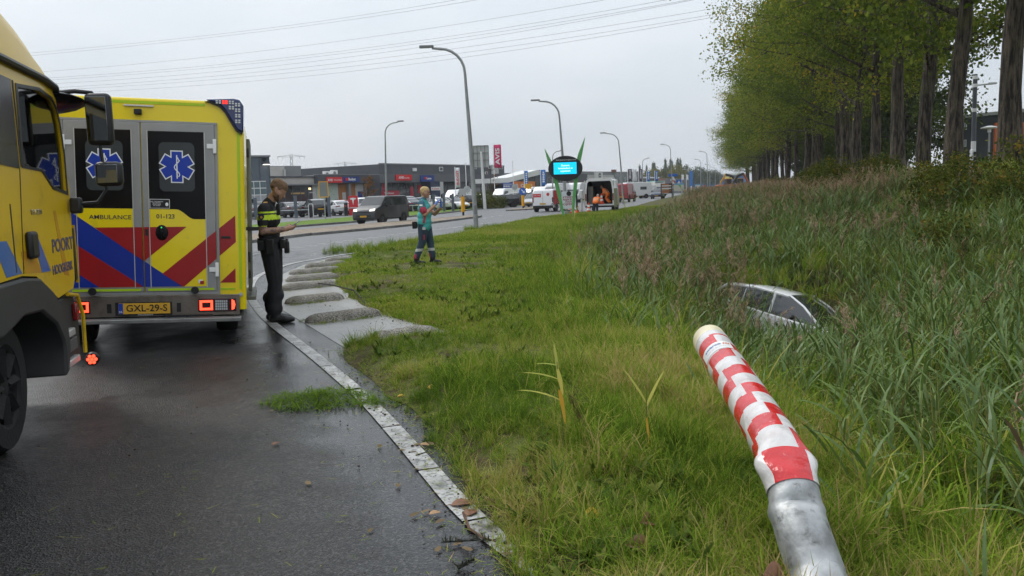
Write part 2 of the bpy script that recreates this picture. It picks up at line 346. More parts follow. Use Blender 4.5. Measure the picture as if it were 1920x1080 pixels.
def sheet(name, pts, z, m, kind=True):
    me = bpy.data.meshes.new(name); bm = bmesh.new()
    vs_ = [bm.verts.new((x, y, z)) for x, y in pts]; f = bm.faces.new(vs_)
    bmesh.ops.triangulate(bm, faces=[f]); bmesh.ops.recalc_face_normals(bm, faces=bm.faces)
    for f in bm.faces:
        if f.normal.z < 0: f.normal_flip()
    bm.to_mesh(me); bm.free(); me.materials.append(m)
    o = bpy.data.objects.new(name, me); C.objects.link(o)
    if kind: o['kind'] = 'structure'
    return o
def smooth_line(pts, step=.4):
    pts = [Vector((*p, 0)) for p in pts]; out = []
    for i in range(len(pts)-1):
        p0, p1, p2, p3 = pts[max(i-1, 0)], pts[i], pts[i+1], pts[min(i+2, len(pts)-1)]
        n = max(1, int((p2-p1).length/step))
        for k in range(n):
            t = k/n
            q = .5*((2*p1)+(p2-p0)*t+(2*p0-5*p1+4*p2-p3)*t*t+(3*p1-p0-3*p2+p3)*t**3)
            out.append((q.x, q.y))
    out.append((pts[-1].x, pts[-1].y)); return out
def ribbon_mb(mb, pts, w, z, side=0, m=0):
    """flat strip along pts; side 0 centred, -1 left edge given... offsets to the left of travel are positive"""
    a = []
    for i, p in enumerate(pts):
        q0, q1 = pts[max(i-1, 0)], pts[min(i+1, len(pts)-1)]; d = Vector((q1[0]-q0[0], q1[1]-q0[1])).normalized(); n = Vector((-d.y, d.x))
        lo, hi = (-w/2, w/2) if side == 0 else ((0, w) if side > 0 else (-w, 0))
        a += [(p[0]+n.x*lo, p[1]+n.y*lo, z), (p[0]+n.x*hi, p[1]+n.y*hi, z)]
    mb.add(a, [(2*i, 2*i+2, 2*i+3, 2*i+1) for i in range(len(pts)-1)], m)
def cut(pts, a, b):
    """sub-polyline between arc lengths a and b"""
    out = []; s = 0
    for i in range(len(pts)-1):
        p, q = Vector(pts[i]), Vector(pts[i+1]); l = (q-p).length
        if s+l >= a and s <= b:
            t0 = max(0, (a-s)/l); t1 = min(1, (b-s)/l); e0 = p.lerp(q, t0); e1 = p.lerp(q, t1)
            if not out: out.append((e0.x, e0.y))
            out.append((e1.x, e1.y))
        s += l
    return out
def length(pts): return sum((Vector(pts[i+1])-Vector(pts[i])).length for i in range(len(pts)-1))

gy = [-6, 1, 2.2, 3.44, 5.9, 8.2, 9.0, 9.6, 13.5, 18.6, 24.5, 36.7, 52.7, 65.4, 107.8, 205, 305, 405]; gmb = MB(); gx = [float(edge_x(y))+.45 for y in gy]
for i in range(len(gy)-1): gmb.add([(-3000, gy[i], -.1), (gx[i], gy[i], -.1), (gx[i+1], gy[i+1], -.1), (-3000, gy[i+1], -.1)], [(0, 1, 2, 3)])
gmb.add([(-3000, -600, -.1), (gx[0], -600, -.1), (gx[0], -6, -.1), (-3000, -6, -.1)], [(0, 1, 2, 3)]); gmb.add([(-3000, 405, -.1), (3000, 405, -.1), (3000, 4000, -.1), (-3000, 4000, -.1)], [(0, 1, 2, 3)])
structure(gmb.build('ground', far_grass))
# ---- asphalt: the side road we stand on and the main road, one surface
FARK = smooth_line([(-30, 8), (-21, 31), (-14.38, 47.39), (-12.64, 51.21), (-10.54, 56.04), (-6.25, 74.14), (-3.60, 90.27), (1.32, 110.85), (10, 135), (27, 190), (55, 300)], 3)
near_edge = [(float(edge_x(y))+.5, y) for y in [-6, 1, 2.2, 3.44, 4.7, 5.9, 7.2, 8.2, 9.0, 9.6, 11.5, 13.5, 16.2, 18.6, 21.8, 24.5, 27.5, 36.7, 52.7, 61.2, 65.4, 82, 107.8, 160, 205, 305]]
side_near = [(-30, -6)]+near_edge[:18]+[(p[0]-0, p[1]) for p in [(-1.4, 36.71)]]
road = sheet('road', [(-30, -6)]+near_edge[:17]+[(-3.6, 27.5), (-12, 27.5), (-30, 8)], 0, asphalt)
main_road = sheet('main_road', [(-30, 8), (-12, 27.5), (-3.6, 27.5)]+near_edge[17:]+FARK[::-1][:-1], -.001, far_road)
# ---- verge, ditch and bank on the right: rows along Y, columns by offset from the asphalt edge
ys = np.concatenate([np.arange(-2, 14, .16), np.arange(14, 30, .3), np.arange(30, 70, .8), np.arange(70, 180, 3), np.arange(180, 420, 15)])
ts = np.concatenate([[0, .06, .14, .24, .36], np.arange(.5, 16, .22), np.arange(16, 40, 1.0), np.geomspace(40, 400, 14)])
YY, TT = np.meshgrid(ys, ts, indexing='ij'); wob = (vnoise(YY*0+3, YY, .35, 9)-.5)*.16*np.clip(1-TT/2, 0, 1)*(YY < 40)
XX = edge_x(YY)+TT+wob; ZZ = terrain_z(edge_x(YY)+TT, YY)
nr, nc = XX.shape
me = bpy.data.meshes.new('verge_and_bank')
idx = np.arange(nr*nc).reshape(nr, nc)
quads = np.stack([idx[:-1, :-1], idx[:-1, 1:], idx[1:, 1:], idx[1:, :-1]], -1).reshape(-1, 4)
me.from_pydata(np.stack([XX, YY, ZZ], -1).reshape(-1, 3).tolist(), [], quads.tolist()); me.materials.append(soil_grass)
me.polygons.foreach_set('use_smooth', [True]*len(me.polygons)); me.update()
terrain = structure(bpy.data.objects.new('verge_and_bank', me)); C.objects.link(terrain)
mb = MB(); dl = [(float(reed_x(y))+3.6, y) for y in list(range(-2, 60, 4))+list(range(60, 300, 20))]
ribbon_mb(mb, dl, 4.4, -1.35); structure(mb.build('ditch_water', mat('ditch_water', (.02, .022, .015), .08, spec=.6)))
# ---- concrete apron with half-round bars in the inside of the bend
APRON = [(-1.35, 8.45), (-1.77, 8.91), (-2.85, 11.26), (-3.75, 13.2), (-4.5, 16), (-4.98, 18.5), (-5.1, 21), (-4.85, 23.2), (-4.3, 24.8), (-3.3, 24.8), (-2.6, 18), (-1.0, 13), (.1, 10.2), (-.3, 9.2), (-.9, 8.8)]
apron = sheet('concrete_apron', APRON, .004, concrete)
BARS = [((-1.62, 9.25), (-.9, 9.8)), ((-2.68, 10.92), (-1.82, 11.54)), ((-3.5, 13.05), (-2.7, 13.56)), ((-4.1, 15.05), (-3.3, 15.8)), ((-4.45, 16.74), (-3.5, 17.2)), ((-4.78, 18.3), (-3.8, 19.0)), ((-4.82, 19.93), (-4.0, 20.7)), ((-4.7, 21.6), (-4.1, 22.2))]
for i, (a, b) in enumerate(BARS):
    mb = MB(); a = Vector((*a, 0)); b = Vector((*b, 0)); ax = (b-a).normalized(); nn = Vector((-ax.y, ax.x, 0)); Ln = (b-a).length
    rows = []
    for s_, k in [(0, .25), (.03, .62), (.08, .86), (.16, 1)]+[(q, 1) for q in np.linspace(.3, Ln-.3, 6)]+[(Ln-.16, 1), (Ln-.08, .86), (Ln-.03, .62), (Ln, .25)]:
        w = .155*k*(1+random.uniform(-.04, .04)); h = .115*k*(1+random.uniform(-.05, .05)); row = []
        for q in range(11):
            an = math.pi*q/10; row.append(tuple(a+ax*s_+nn*math.cos(an)*w*(1.05 if q in (0, 10) else 1)+Vector((0, 0, .0+h*math.sin(an)**.8))))
        rows.append(row)
    vs_ = [p for r_ in rows for p in r_]
    mb.add(vs_, [(r_*11+q, r_*11+q+1, (r_+1)*11+q+1, (r_+1)*11+q) for r_ in range(len(rows)-1) for q in range(10)]+[tuple(range(11)), tuple((len(rows)-1)*11+q for q in range(10, -1, -1))])
    mb.build('concrete_bar', aggregate, apron, smooth=60)
# ---- painted lines
LINE = smooth_line([(.8, 2.1), (.12, 3.49), (-.08, 3.85), (-.26, 4.28), (-.7, 5.5), (-1.19, 6.78), (-2.0, 8.65), (-2.99, 10.83), (-3.57, 12.21), (-4.22, 13.96), (-4.91, 16.23), (-5.4, 18.56), (-5.5, 21.13), (-5.25, 22.59), (-4.75, 24.33), (-4.1, 25.83), (-3.4, 27.3)], .25)
tot = length(LINE); a = 0; seg = [1.18, .95, .83, 1.0, 1.25, 1.1, 1.5, 1.6, 1.9, 2.2, 2.5]+[2.5]*9; k = 0
while a < tot-.2:
    n = seg[k % len(seg)]; mb = MB(); ribbon_mb(mb, cut(LINE, a, min(tot, a+n)), .128, .0085, side=1)
    mb.build('edge_line', paint, road); a += n+(.02 if k != 4 else .06); k += 1
DBL = smooth_line([(-8.01, 24.72), (-7.85, 25.73), (-7.11, 28.65), (-6.12, 31.90), (-4.68, 36.33), (-3.81, 39.04), (-2.56, 42.65)], .5)
mb = MB(); tot = length(DBL); a = 0
while a < tot-.5:
    c_ = cut(DBL, a, a+.55); ribbon_mb(mb, c_, .12, .006); mb2 = [(p[0]-.28, p[1]+.42) for p in c_]; ribbon_mb(mb, mb2, .12, .006); a += .95
mb.build('double_dashed_line', paint, main_road)
def dashes(name, pts, w, on, off, start=0):
    ln = smooth_line(pts, .6); t_ = length(ln); a = start
    while a < t_-.3:
        mb = MB(); ribbon_mb(mb, cut(ln, a, min(t_, a+on)), w, .006); mb.build(name, paint, main_road); a += on+off
dashes('lane_dash', [(-2.85, 42.23), (-1.66, 45.92), (-0.67, 48.84), (0.36, 51.73), (1.40, 55.62), (3.22, 61.15)], .16, 1.6, 2.6)
dashes('lane_dash', [(-1.78, 56.38), (-0.42, 64.48), (2.01, 72.10)], .16, 1.4, 1.8)
dashes('lane_dash', [(-10.27, 46.25), (-8.40, 52.65), (-4.82, 67.00), (-2.65, 77.16), (0.28, 90.95), (3.54, 103.25)], .2, 2.2, 3.6)
dashes('lane_dash', [(9.94, 96.79), (16.26, 121.38), (28.69, 173.73), (36, 190)], .25, 3., 5.)
# ---- median islands with kerbs, far kerb
def island(name, poly, h, top, parent):
    o = sheet(name, poly, h, top); n = len(poly)
    cx = sum(p[0] for p in poly)/n; cy = sum(p[1] for p in poly)/n
    for i in range(n):
        a = Vector((*poly[i], 0)); b = Vector((*poly[(i+1) % n], 0)); L_ = (b-a).length; d = (b-a)/max(L_, 1e-6); nn = Vector((d.y, -d.x, 0))
        if nn.dot(Vector(((a.x+b.x)/2-cx, (a.y+b.y)/2-cy, 0))) < 0: nn = -nn
        s_ = 0
        while s_ < L_-.02:
            e_ = min(L_, s_+1.0 if L_-s_ > 1.4 else L_); mb = MB()
            p = a+d*(s_+.008); q = a+d*(e_-.008)
            mb.prism([tuple(p), tuple(q), tuple(q+nn*.18), tuple(p+nn*.18)], (0, 0, h+.006)); mb.build('kerb_stone', kerb_m, o); s_ = e_
    return o
island('median', [(-10.30, 31.89), (-10.08, 33.14), (-9.02, 38.58), (-6.91, 43.24), (-5.03, 48.05), (-3.29, 55.15), (-2.21, 59.40), (-2.17, 61.71), (-2.66, 63.34), (-5.80, 55.50), (-8.15, 51.06), (-11.20, 42.52), (-12.12, 39.93), (-12.48, 38.71)], .11, pebble, None)
island('median_far', [(-0.16, 78.77), (1.49, 80.02), (3.18, 83.89), (6.09, 93.22), (6.45, 98.62), (3.42, 91.52), (1.65, 88.34), (0.15, 82.33)], .11, pebble, None)
# far side: kerb, strip of footpath and lawn, then the car parks
def offset(pts, d):
    out = []
    for i, p in enumerate(pts):
        a, b = Vector(pts[max(i-1, 0)]), Vector(pts[min(i+1, len(pts)-1)]); t = (b-a).normalized(); out.append((p[0]-t.y*d, p[1]+t.x*d))
    return out
fk = [p for p in FARK if p[1] < 108]
island_m = MB(); ribbon_mb(island_m, fk, .2, .12, side=1)
for i in range(len(fk)-1):
    a, b = fk[i], fk[i+1]; island_m.add([(*a, 0), (*b, 0), (*b, .12), (*a, .12)], [(0, 1, 2, 3)])
structure(island_m.build('far_kerb', kerb_m))
f2 = offset(fk, .2); f3 = offset(fk, 6.0)
sheet('far_verge', f2+f3[::-1], .118, lawn)
sheet('car_park', [p for p in offset(FARK, 5.9)]+[(40, 420), (-300, 420), (-300, 8)], .02, far_road)
# ================================================================ vegetation
def quads_mesh(name, V, F, mat_idx, mats, rnd=None):
    """V (n,3), F list of tuples or array; rnd per-vertex"""
    me = bpy.data.meshes.new(name)
    F = [tuple(f) for f in F] if not isinstance(F, list) else F
    me.from_pydata(V.tolist(), [], F)
    for m in mats: me.materials.append(m)
    if mat_idx is not None: me.polygons.foreach_set('material_index', np.asarray(mat_idx, np.int32))
    if rnd is not None:
        a = me.attributes.new('rnd', 'FLOAT', 'POINT'); a.data.foreach_set('value', np.asarray(rnd, np.float32))
    me.update(); return me
class Blades:
    """many tapering, bending blades gathered into arrays"""
    def __init__(s): s.V = []; s.F = []; s.R = []; s.m = []; s.n = 0
    def blade(s, p, az, elev, length, w, droop, segs=3, rnd=.5, m=0, fold=0.):
        p = np.array(p, float); d = np.array([math.cos(az), math.sin(az), 0.]); side = np.array([-d[1], d[0], 0])
        e = elev; pts = [p]; st = length/segs
        for i in range(segs):
            p = p+(d*math.cos(e)+np.array([0, 0, 1])*math.sin(e))*st; pts.append(p); e -= droop/segs
        base = s.n
        for i in range(segs):
            t = i/segs; ww = w*(.55+.45*min(1, t*3))*(1-max(0, t-.3)/.7*.62)
            s.V += [pts[i]-side*ww/2, pts[i]+side*ww/2]
        s.V.append(pts[segs]); s.n += 2*segs+1; s.R += [rnd]*(2*segs+1)
        for i in range(segs-1): s.F.append((base+2*i, base+2*i+1, base+2*i+3, base+2*i+2)); s.m.append(m)
        s.F.append((base+2*segs-2, base+2*segs-1, base+2*segs)); s.m.append(m)
    def stalk(s, pts, r, rnd=.5, m=0):
        base = s.n
        for i, p in enumerate(pts):
            rr = r*(1-.5*i/(len(pts)-1))
            for k in range(3):
                a = 2*math.pi*k/3; s.V.append(np.array(p)+np.array([math.cos(a)*rr, math.sin(a)*rr, 0])); s.R.append(rnd)
        s.n += 3*len(pts)
        for i in range(len(pts)-1):
            for k in range(3):
                s.F.append((base+3*i+k, base+3*i+(k+1) % 3, base+3*i+3+(k+1) % 3, base+3*i+3+k)); s.m.append(m)
    def mesh(s, name, mats): return quads_mesh(name, np.array(s.V), s.F, s.m, mats, s.R)
grass_m = leaf_mat('grass_blades', [(.0, (.075, .135, .018)), (.35, (.15, .245, .024)), (.6, (.245, .325, .038)), (.8, (.36, .34, .08)), (1., (.42, .32, .14))], trans=.35, rough=.5, nscale=3, hue_noise=.1)
reed_m = leaf_mat('reed_leaves', [(.0, (.06, .11, .026)), (.4, (.135, .20, .048)), (.68, (.23, .29, .09)), (.86, (.34, .33, .08)), (1., (.42, .28, .07))], trans=.22, rough=.42, nscale=2, hue_noise=.12, spec=.45)
dry_m = leaf_mat('dry_reed', [(.0, (.13, .095, .055)), (.5, (.24, .18, .11)), (1., (.36, .29, .19))], trans=.2, rough=.7, nscale=2, hue_noise=.15)
plume_m = leaf_mat('reed_plume', [(.0, (.10, .06, .036)), (.5, (.20, .13, .08)), (1., (.38, .28, .19))], trans=.15, rough=.8, nscale=3, hue_noise=.2)
stem_m = leaf_mat('reed_stem', [(.0, (.10, .13, .04)), (1., (.24, .22, .08))], trans=.1, rough=.5, nscale=3, hue_noise=.2)
proto_col = bpy.data.collections.new('prototypes')
def proto_set(name, meshes):
    c = bpy.data.collections.new(name)
    for i, me in enumerate(meshes):
        o = bpy.data.objects.new('%s_%02d' % (name, i), me); c.objects.link(o)
    return c
def scatter(name, label, cat, coll, P, rot, scl, idx, tint=None):
    n = len(P); me = bpy.data.meshes.new(name); me.from_pydata(np.asarray(P).tolist(), [], [])
    for nm, tp, arr, key in (('rot', 'FLOAT_VECTOR', rot, 'vector'), ('scl', 'FLOAT_VECTOR', scl, 'vector'), ('idx', 'INT', idx, 'value'), ('tint', 'FLOAT', tint if tint is not None else np.zeros(n), 'value')):
        a = me.attributes.new(nm, tp, 'POINT'); a.data.foreach_set(key, np.asarray(arr, np.int32 if tp == 'INT' else np.float32).ravel())
    o = bpy.data.objects.new(name, me); C.objects.link(o); o['kind'] = 'stuff'; o['label'] = label; o['category'] = cat
    ng = bpy.data.node_groups.new(name, 'GeometryNodeTree')
    ng.interface.new_socket('Geometry', in_out='INPUT', socket_type='NodeSocketGeometry'); ng.interface.new_socket('Geometry', in_out='OUTPUT', socket_type='NodeSocketGeometry')
    N = ng.nodes.new; l = ng.links.new
    gi, go = N('NodeGroupInput'), N('NodeGroupOutput'); ip = N('GeometryNodeInstanceOnPoints'); ci = N('GeometryNodeCollectionInfo')
    ci.inputs['Collection'].default_value = coll; ci.inputs['Separate Children'].default_value = True; ci.inputs['Reset Children'].default_value = True
    ip.inputs['Pick Instance'].default_value = True
    def na(nm, tp):
        q = N('GeometryNodeInputNamedAttribute'); q.data_type = tp; q.inputs['Name'].default_value = nm; return q.outputs['Attribute']
    er = N('FunctionNodeEulerToRotation')
    l(gi.outputs[0], ip.inputs['Points']); l(ci.outputs[0], ip.inputs['Instance']); l(na('idx', 'INT'), ip.inputs['Instance Index'])
    l(na('rot', 'FLOAT_VECTOR'), er.inputs[0]); l(er.outputs[0], ip.inputs['Rotation']); l(na('scl', 'FLOAT_VECTOR'), ip.inputs['Scale']); l(ip.outputs[0], go.inputs[0])
    md = o.modifiers.new('scatter', 'NODES'); md.node_group = ng
    return o
# ---- prototypes
def tuft(n, lo, hi, w, spread, lean, seed, straw=.12):
    r = random.Random(seed); b = Blades()
    for i in range(n):
        a = r.uniform(0, 2*math.pi); q = spread*math.sqrt(r.random()); s_ = r.random() < straw
        b.blade((math.cos(a)*q, math.sin(a)*q, -.02), r.uniform(0, 2*math.pi), R(r.uniform(90-lean, 88)), r.uniform(lo, hi), w*r.uniform(.7, 1.3), R(r.uniform(20, 115)), 3 if hi > .2 else 2, r.uniform(.75, 1) if s_ else r.uniform(.1, .62))
    return b.mesh('grass_tuft', [grass_m])
tall = proto_set('tall_tuft', [tuft(38, .10, .38, .0078, .10, 52, 10+i, .1) for i in range(5)]+[tuft(30, .2, .5, .008, .08, 35, 30+i, .35) for i in range(2)])
short = proto_set('short_tuft', [tuft(46, .03, .10, .008, .13, 65, 50+i, .14) for i in range(5)])
broad = proto_set('mid_tuft', [tuft(60, .06, .2, .014, .3, 50, 70+i, .12) for i in range(4)])
def reed(seed, plume=0, H=2.0, dry=False, leaves=11):
    r = random.Random(seed); b = Blades(); bx, by = r.uniform(-.12, .12), r.uniform(-.12, .12)
    path = lambda t: (bx*t*t*H, by*t*t*H, t*H)
    b.stalk([path(t) for t in (0, .3, .6, .85, 1)], .006, r.random(), 1 if not dry else 2)
    az = r.uniform(0, 6.28)
    for i in range(leaves):
        t = .22+.76*(i+r.random()*.6)/leaves; az += math.pi+r.uniform(-.7, .7)
        yl = r.random() < .035
        b.blade(path(t), az, R(r.uniform(38, 78)), r.uniform(.34, .62)*(1.05-.25*t), r.uniform(.018, .032), R(r.uniform(25, 95)), 4, r.uniform(.8, .98) if yl else r.uniform(.05, .62), 2 if dry else 0)
    if plume:
        pa = r.uniform(0, 6.28); top = np.array(path(1.0))
        for i in range(34):
            t = r.random(); q = top+np.array([math.cos(pa), math.sin(pa), 0])*.10*t*t+np.array([r.gauss(0, .018), r.gauss(0, .018), (t-.2)*.26])
            b.blade(q, pa+r.uniform(-1.2, 1.2), R(r.uniform(10, 70)), r.uniform(.07, .15), .011, R(r.uniform(60, 140)), 2, r.random() if plume == 1 else r.uniform(.6, 1), 3)
    return b
RM = [reed_m, stem_m, dry_m, plume_m]
reeds = proto_set('reed', [reed(100+i).mesh('reed_plant', RM) for i in range(5)]+[reed(120+i, 1).mesh('reed_plant', RM) for i in range(3)]+[reed(130+i, 2, dry=True).mesh('reed_plant', RM) for i in range(2)])
def clump(seed, n, rad, pl, dry):
    r = random.Random(seed); B = Blades()
    for i in range(n):
        b = reed(seed*50+i, (1 if r.random() < pl else 0) if r.random() > dry else 2, dry=r.random() < dry, leaves=7)
        s_ = r.uniform(.8, 1.08); a = r.uniform(0, 6.28); q = rad*math.sqrt(r.random()); ca, sa = math.cos(a*3), math.sin(a*3)
        V = np.array(b.V)*s_; V = np.stack([V[:, 0]*ca-V[:, 1]*sa+q*math.cos(a), V[:, 0]*sa+V[:, 1]*ca+q*math.sin(a), V[:, 2]], -1)
        B.F += [tuple(k+B.n for k in f) for f in b.F]; B.V += list(V); B.R += b.R; B.m += b.m; B.n += len(V)
    return B.mesh('reed_clump', RM)
clumps = proto_set('reed_clump', [clump(201+i, 9, .6, .06, .03) for i in range(3)]+[clump(211+i, 9, .6, .4, .45) for i in range(3)])
# ---- grass on the verge
def rand_in(n, y0, y1, f):
    y = rng.uniform(y0, y1, n); return f(y)
def spread_grass(n, y0, y1, fl, fh, power=1.):
    y = y0+(y1-y0)*rng.random(n)**power; lo = fl(y); hi = fh(y); x = lo+(hi-lo)*rng.random(n); return x, y
def place(x, y, sink=.015): return np.stack([x, y, terrain_z(x, y)-sink], -1)
def rots(n, tilt): return np.stack([rng.normal(0, tilt, n), rng.normal(0, tilt, n), rng.uniform(0, 6.283, n)], -1)
def uni(a): return np.repeat(np.asarray(a)[:, None], 3, 1)
# long grass beside the road near us
x, y = spread_grass(7600, 1.6, 9.9, lambda y: edge_x(y)-.06, lambda y: reed_x(y)+1.6, 1.15)
keep = (rng.random(len(x)) < np.clip(.55+(x-edge_x(y))/.45, .5, 1)); x, y = x[keep], y[keep]; n = len(x)
d = x-edge_x(y); sc = np.clip(.36+.24*np.clip(d/1.2, 0, 1)+rng.normal(0, .10, n), .25, .95)*(.55+.8*vnoise(x, y, .45, 21))*np.where((y > 7.2) & (x < .3), .58, 1)
patch = vnoise(x, y, .9, 4)-.5+(vnoise(x, y, .3, 5)-.5)*.6
scatter('long_grass', 'long green and straw grass on the verge beside the white line', 'grass', tall, place(x, y), rots(n, .24), uni(sc), rng.integers(0, 7, n), patch*.85+.04)
# mown, trampled grass behind it
x, y = spread_grass(14500, 9.2, 30, lambda y: edge_x(y)+.05, lambda y: reed_x(y)+.9, 1.25); n = len(x)
bare = vnoise(x, y, 1.3, 14)*.6+vnoise(x, y, .45, 15)*.4; keep = bare < .57+rng.random(n)*.08; x, y = x[keep], y[keep]; n = len(x)
patch = (vnoise(x, y, 1.7, 6)-.5)*.9+(vnoise(x, y, .5, 7)-.5)*.5
sc = (.55+.6*vnoise(x, y, 1.1, 8))*(1+.015*(y-9)); sc = sc*np.where(np.abs(x-edge_x(y)) < .5, 1.5, 1)
scatter('mown_grass', 'short trampled grass with bare patches around the paramedic', 'grass', short, place(x, y), rots(n, .2), uni(sc), rng.integers(0, 5, n), patch*.5+.05)
x, y = spread_grass(9000, 28, 75, lambda y: edge_x(y)+.1, lambda y: reed_x(y)+1.0, 1.2); n = len(x)
scatter('verge_grass', 'green grass verge running away beside the main road', 'grass', broad, place(x, y), rots(n, .2), uni(rng.uniform(.45, .95, n)), rng.integers(0, 4, n), (vnoise(x, y, 3, 9)-.5)*.6+.08)
# taller tussocks: by the apron, the mound at the bend, under the sign, along the reeds
T = [(-4.1, 26.2, 1.6, 150, .95), (-1.62, 9.02, .16, 26, .6), (3.4, 50, 1.1, 90, .9), (-1.3, 39, .9, 70, .9), (.9, 14.5, .8, 70, .8), (-3.6, 18.6, .5, 40, .5)]
xs_, ys_, ss_ = [], [], []
for cx, cy, r_, n_, s_ in T:
    a = rng.uniform(0, 6.283, n_); q = r_*np.sqrt(rng.random(n_)); xs_.append(cx+q*np.cos(a)); ys_.append(cy+q*np.sin(a)*1.2); ss_.append(s_*rng.uniform(.6, 1.15, n_))
nr_ = 1700; yy = 6+54*rng.random(nr_)**1.5; xx = reed_x(yy)+rng.normal(-.2, .55, nr_); xs_.append(xx); ys_.append(yy); ss_.append(rng.uniform(.4, .85, nr_)*(1+yy/70))
x = np.concatenate(xs_); y = np.concatenate(ys_); sc = np.concatenate(ss_); n = len(x)
scatter('tussock_grass', 'taller green tussocks at the bend and along the reeds', 'grass', tall, place(x, y), rots(n, .15), uni(sc), rng.integers(0, 7, n), (vnoise(x, y, 1, 10)-.5)*.35-.12)
# far verge lawn fringe
# ---- reeds in the ditch
def reed_top(x, y):
    d = x-reed_x(y)
    base = np.interp(y, [0, 5, 9, 13, 19, 26, 40, 80, 300], [.42, .36, .25, .05, .35, .95, 1.25, 1.35, 1.5])
    ramp = np.clip(d/np.interp(y, [4, 14, 26], [2.5, 4.5, 6.5]), 0, 1); ramp = ramp*ramp*(3-2*ramp)
    base = .12+(base-.12)*ramp+np.clip((d-5)/4, 0, 1)*np.interp(y, [0, 8, 20, 40], [.45, .5, .5, .3])
    car = np.exp(-(((x-5.2)/1.7)**2+((y-15.2)/2.2)**2))
    # swath the car flattened between the struck post and where it lies
    px_, py_ = 1.3, 4.0; ux, uy = .322, .947; al = (x-px_)*ux+(y-py_)*uy; lt = (x-px_)*uy-(y-py_)*ux
    sw = np.clip(1.5-np.abs(lt)/1.25, 0, 1)*np.clip((al-3)/3, 0, 1)*np.clip((14.6-al)/1.5, 0, 1)
    base = base*(1-sw)+(1.02-2.22*y/17.)*sw-.25*car*(1-sw)
    base = np.where(d > 6, np.maximum(base, terrain_z(x, y)+np.interp(d, [6, 8, 11], [.8, .6, .3])), base)
    return base+(vnoise(x, y, 1.4, 31)-.5)*.4*(1-.6*sw)+(vnoise(x, y, .4, 32)-.5)*.25*(1-.5*sw)
x, y = spread_grass(7700, 2.2, 27, lambda y: reed_x(y)+.0, lambda y: reed_x(y)+10.6, 1.1); n = len(x)
d = x-reed_x(y); keep = (rng.random(n) < np.clip(.25+d/2.2, 0, 1)) & ~((y < 5.6) & (x < 1.9+(5.6-y)*.1)) & ~((np.abs(x-5.7) < 1.1) & (np.abs(y-17.3) < 1.0))
x, y = x[keep], y[keep]; n = len(x); d = d[keep]
sc = rng.uniform(.75, 1.1, n); top = reed_top(x, y)
dryp = np.clip((vnoise(x, y, 3, 33)-.70)*3+np.clip((y-15)/10, 0, .2)*(d > 3.5), .012, .3)
ix = np.where(rng.random(n) < dryp, rng.integers(8, 10, n), np.where(rng.random(n) < np.interp(y, [3, 9, 16, 27], [.008, .02, .04, .05]), rng.integers(5, 8, n), rng.integers(0, 5, n)))
scatter('reeds', 'dense green reeds with brown plumes filling the ditch', 'reeds', reeds, np.stack([x, y, top-2.0*sc], -1), rots(n, .22), uni(sc), ix, (vnoise(x, y, 1.2, 34)-.5)*.3)
x, y = spread_grass(3700, 25, 95, lambda y: reed_x(y)+.2, lambda y: reed_x(y)+10.8, 1.35); n = len(x); d = x-reed_x(y)
sc = rng.uniform(.75, 1.05, n); top = reed_top(x, y)
pd = np.clip((d-1.0)/6, .04, .85)*np.clip((y-22)/14, .2, 1)*np.clip((vnoise(x, y, 6, 36)-.30)*4, .15, 1); ix = np.where(rng.random(n) < pd, rng.integers(3, 6, n), rng.integers(0, 3, n))
scatter('far_reeds', 'brown and straw coloured reeds receding along the ditch', 'reeds', clumps, np.stack([x, y, top-2.0*sc], -1), rots(n, .08), uni(sc), ix, (vnoise(x, y, 4, 35)-.5)*.4)
x, y = spread_grass(1700, 92, 260, lambda y: reed_x(y)+.2, lambda y: reed_x(y)+9.8, 1.2); n = len(x); sc = rng.uniform(.8, 1.1, n)
ix = rng.integers(1, 6, n)
scatter('distant_reeds', 'distant brown reeds in front of the excavators', 'reeds', clumps, np.stack([x, y, 1.25+rng.normal(0, .15, n)-2*sc], -1), rots(n, .08), np.stack([sc*1.6, sc*1.6, sc], -1), ix, np.zeros(n))
# low herbage between the reed stems and on the bank
x, y = spread_grass(5200, 2.5, 34, lambda y: reed_x(y)+.3, lambda y: reed_x(y)+12, 1.15); n = len(x); d = x-reed_x(y)
zt = np.where(d < 7.5, np.maximum(terrain_z(x, y), reed_top(x, y)-.62)-.02, terrain_z(x, y)-.03)
scatter('herbage', 'rank grass and weeds growing between the reed stems', 'grass', tall, np.stack([x, y, zt], -1), rots(n, .3), uni(rng.uniform(.8, 1.5, n)), rng.integers(0, 7, n), (vnoise(x, y, 1.5, 41)-.5)*.4-.04)
# rough undergrowth on the bank
bush_leaf = leaf_mat('undergrowth_leaves', [(.0, (.035, .055, .012)), (.35, (.075, .095, .018)), (.6, (.14, .13, .025)), (.8, (.24, .15, .03)), (1., (.26, .09, .03))], trans=.25, nscale=.5, hue_noise=.7, wcoord='Object')
def leaf_cloud(cent, sig, per, size, seed, droop=.3, flat=1.):
    r = np.random.default_rng(seed); k = len(cent); n = k*per
    c = np.repeat(np.asarray(cent), per, 0)+r.normal(0, 1, (n, 3))*np.asarray(sig)
    u = r.normal(0, 1, (n, 3)); u[:, 2] -= droop; u /= np.linalg.norm(u, axis=1)[:, None]
    v = r.normal(0, 1, (n, 3)); v -= u*(u*v).sum(1)[:, None]; v /= np.linalg.norm(v, axis=1)[:, None]
    L_ = size*r.uniform(.65, 1.25, n)[:, None]; W = L_*.42
    V = np.stack([c, c+u*L_*.5+v*W, c+u*L_, c+u*L_*.5-v*W], 1).reshape(-1, 3)
    F = np.arange(4*n).reshape(n, 4); rnd = np.repeat(np.clip(r.normal(.35, .16, n)+np.repeat(r.normal(0, .12, k), per), 0, 1), 4)
    return V, F.tolist(), rnd
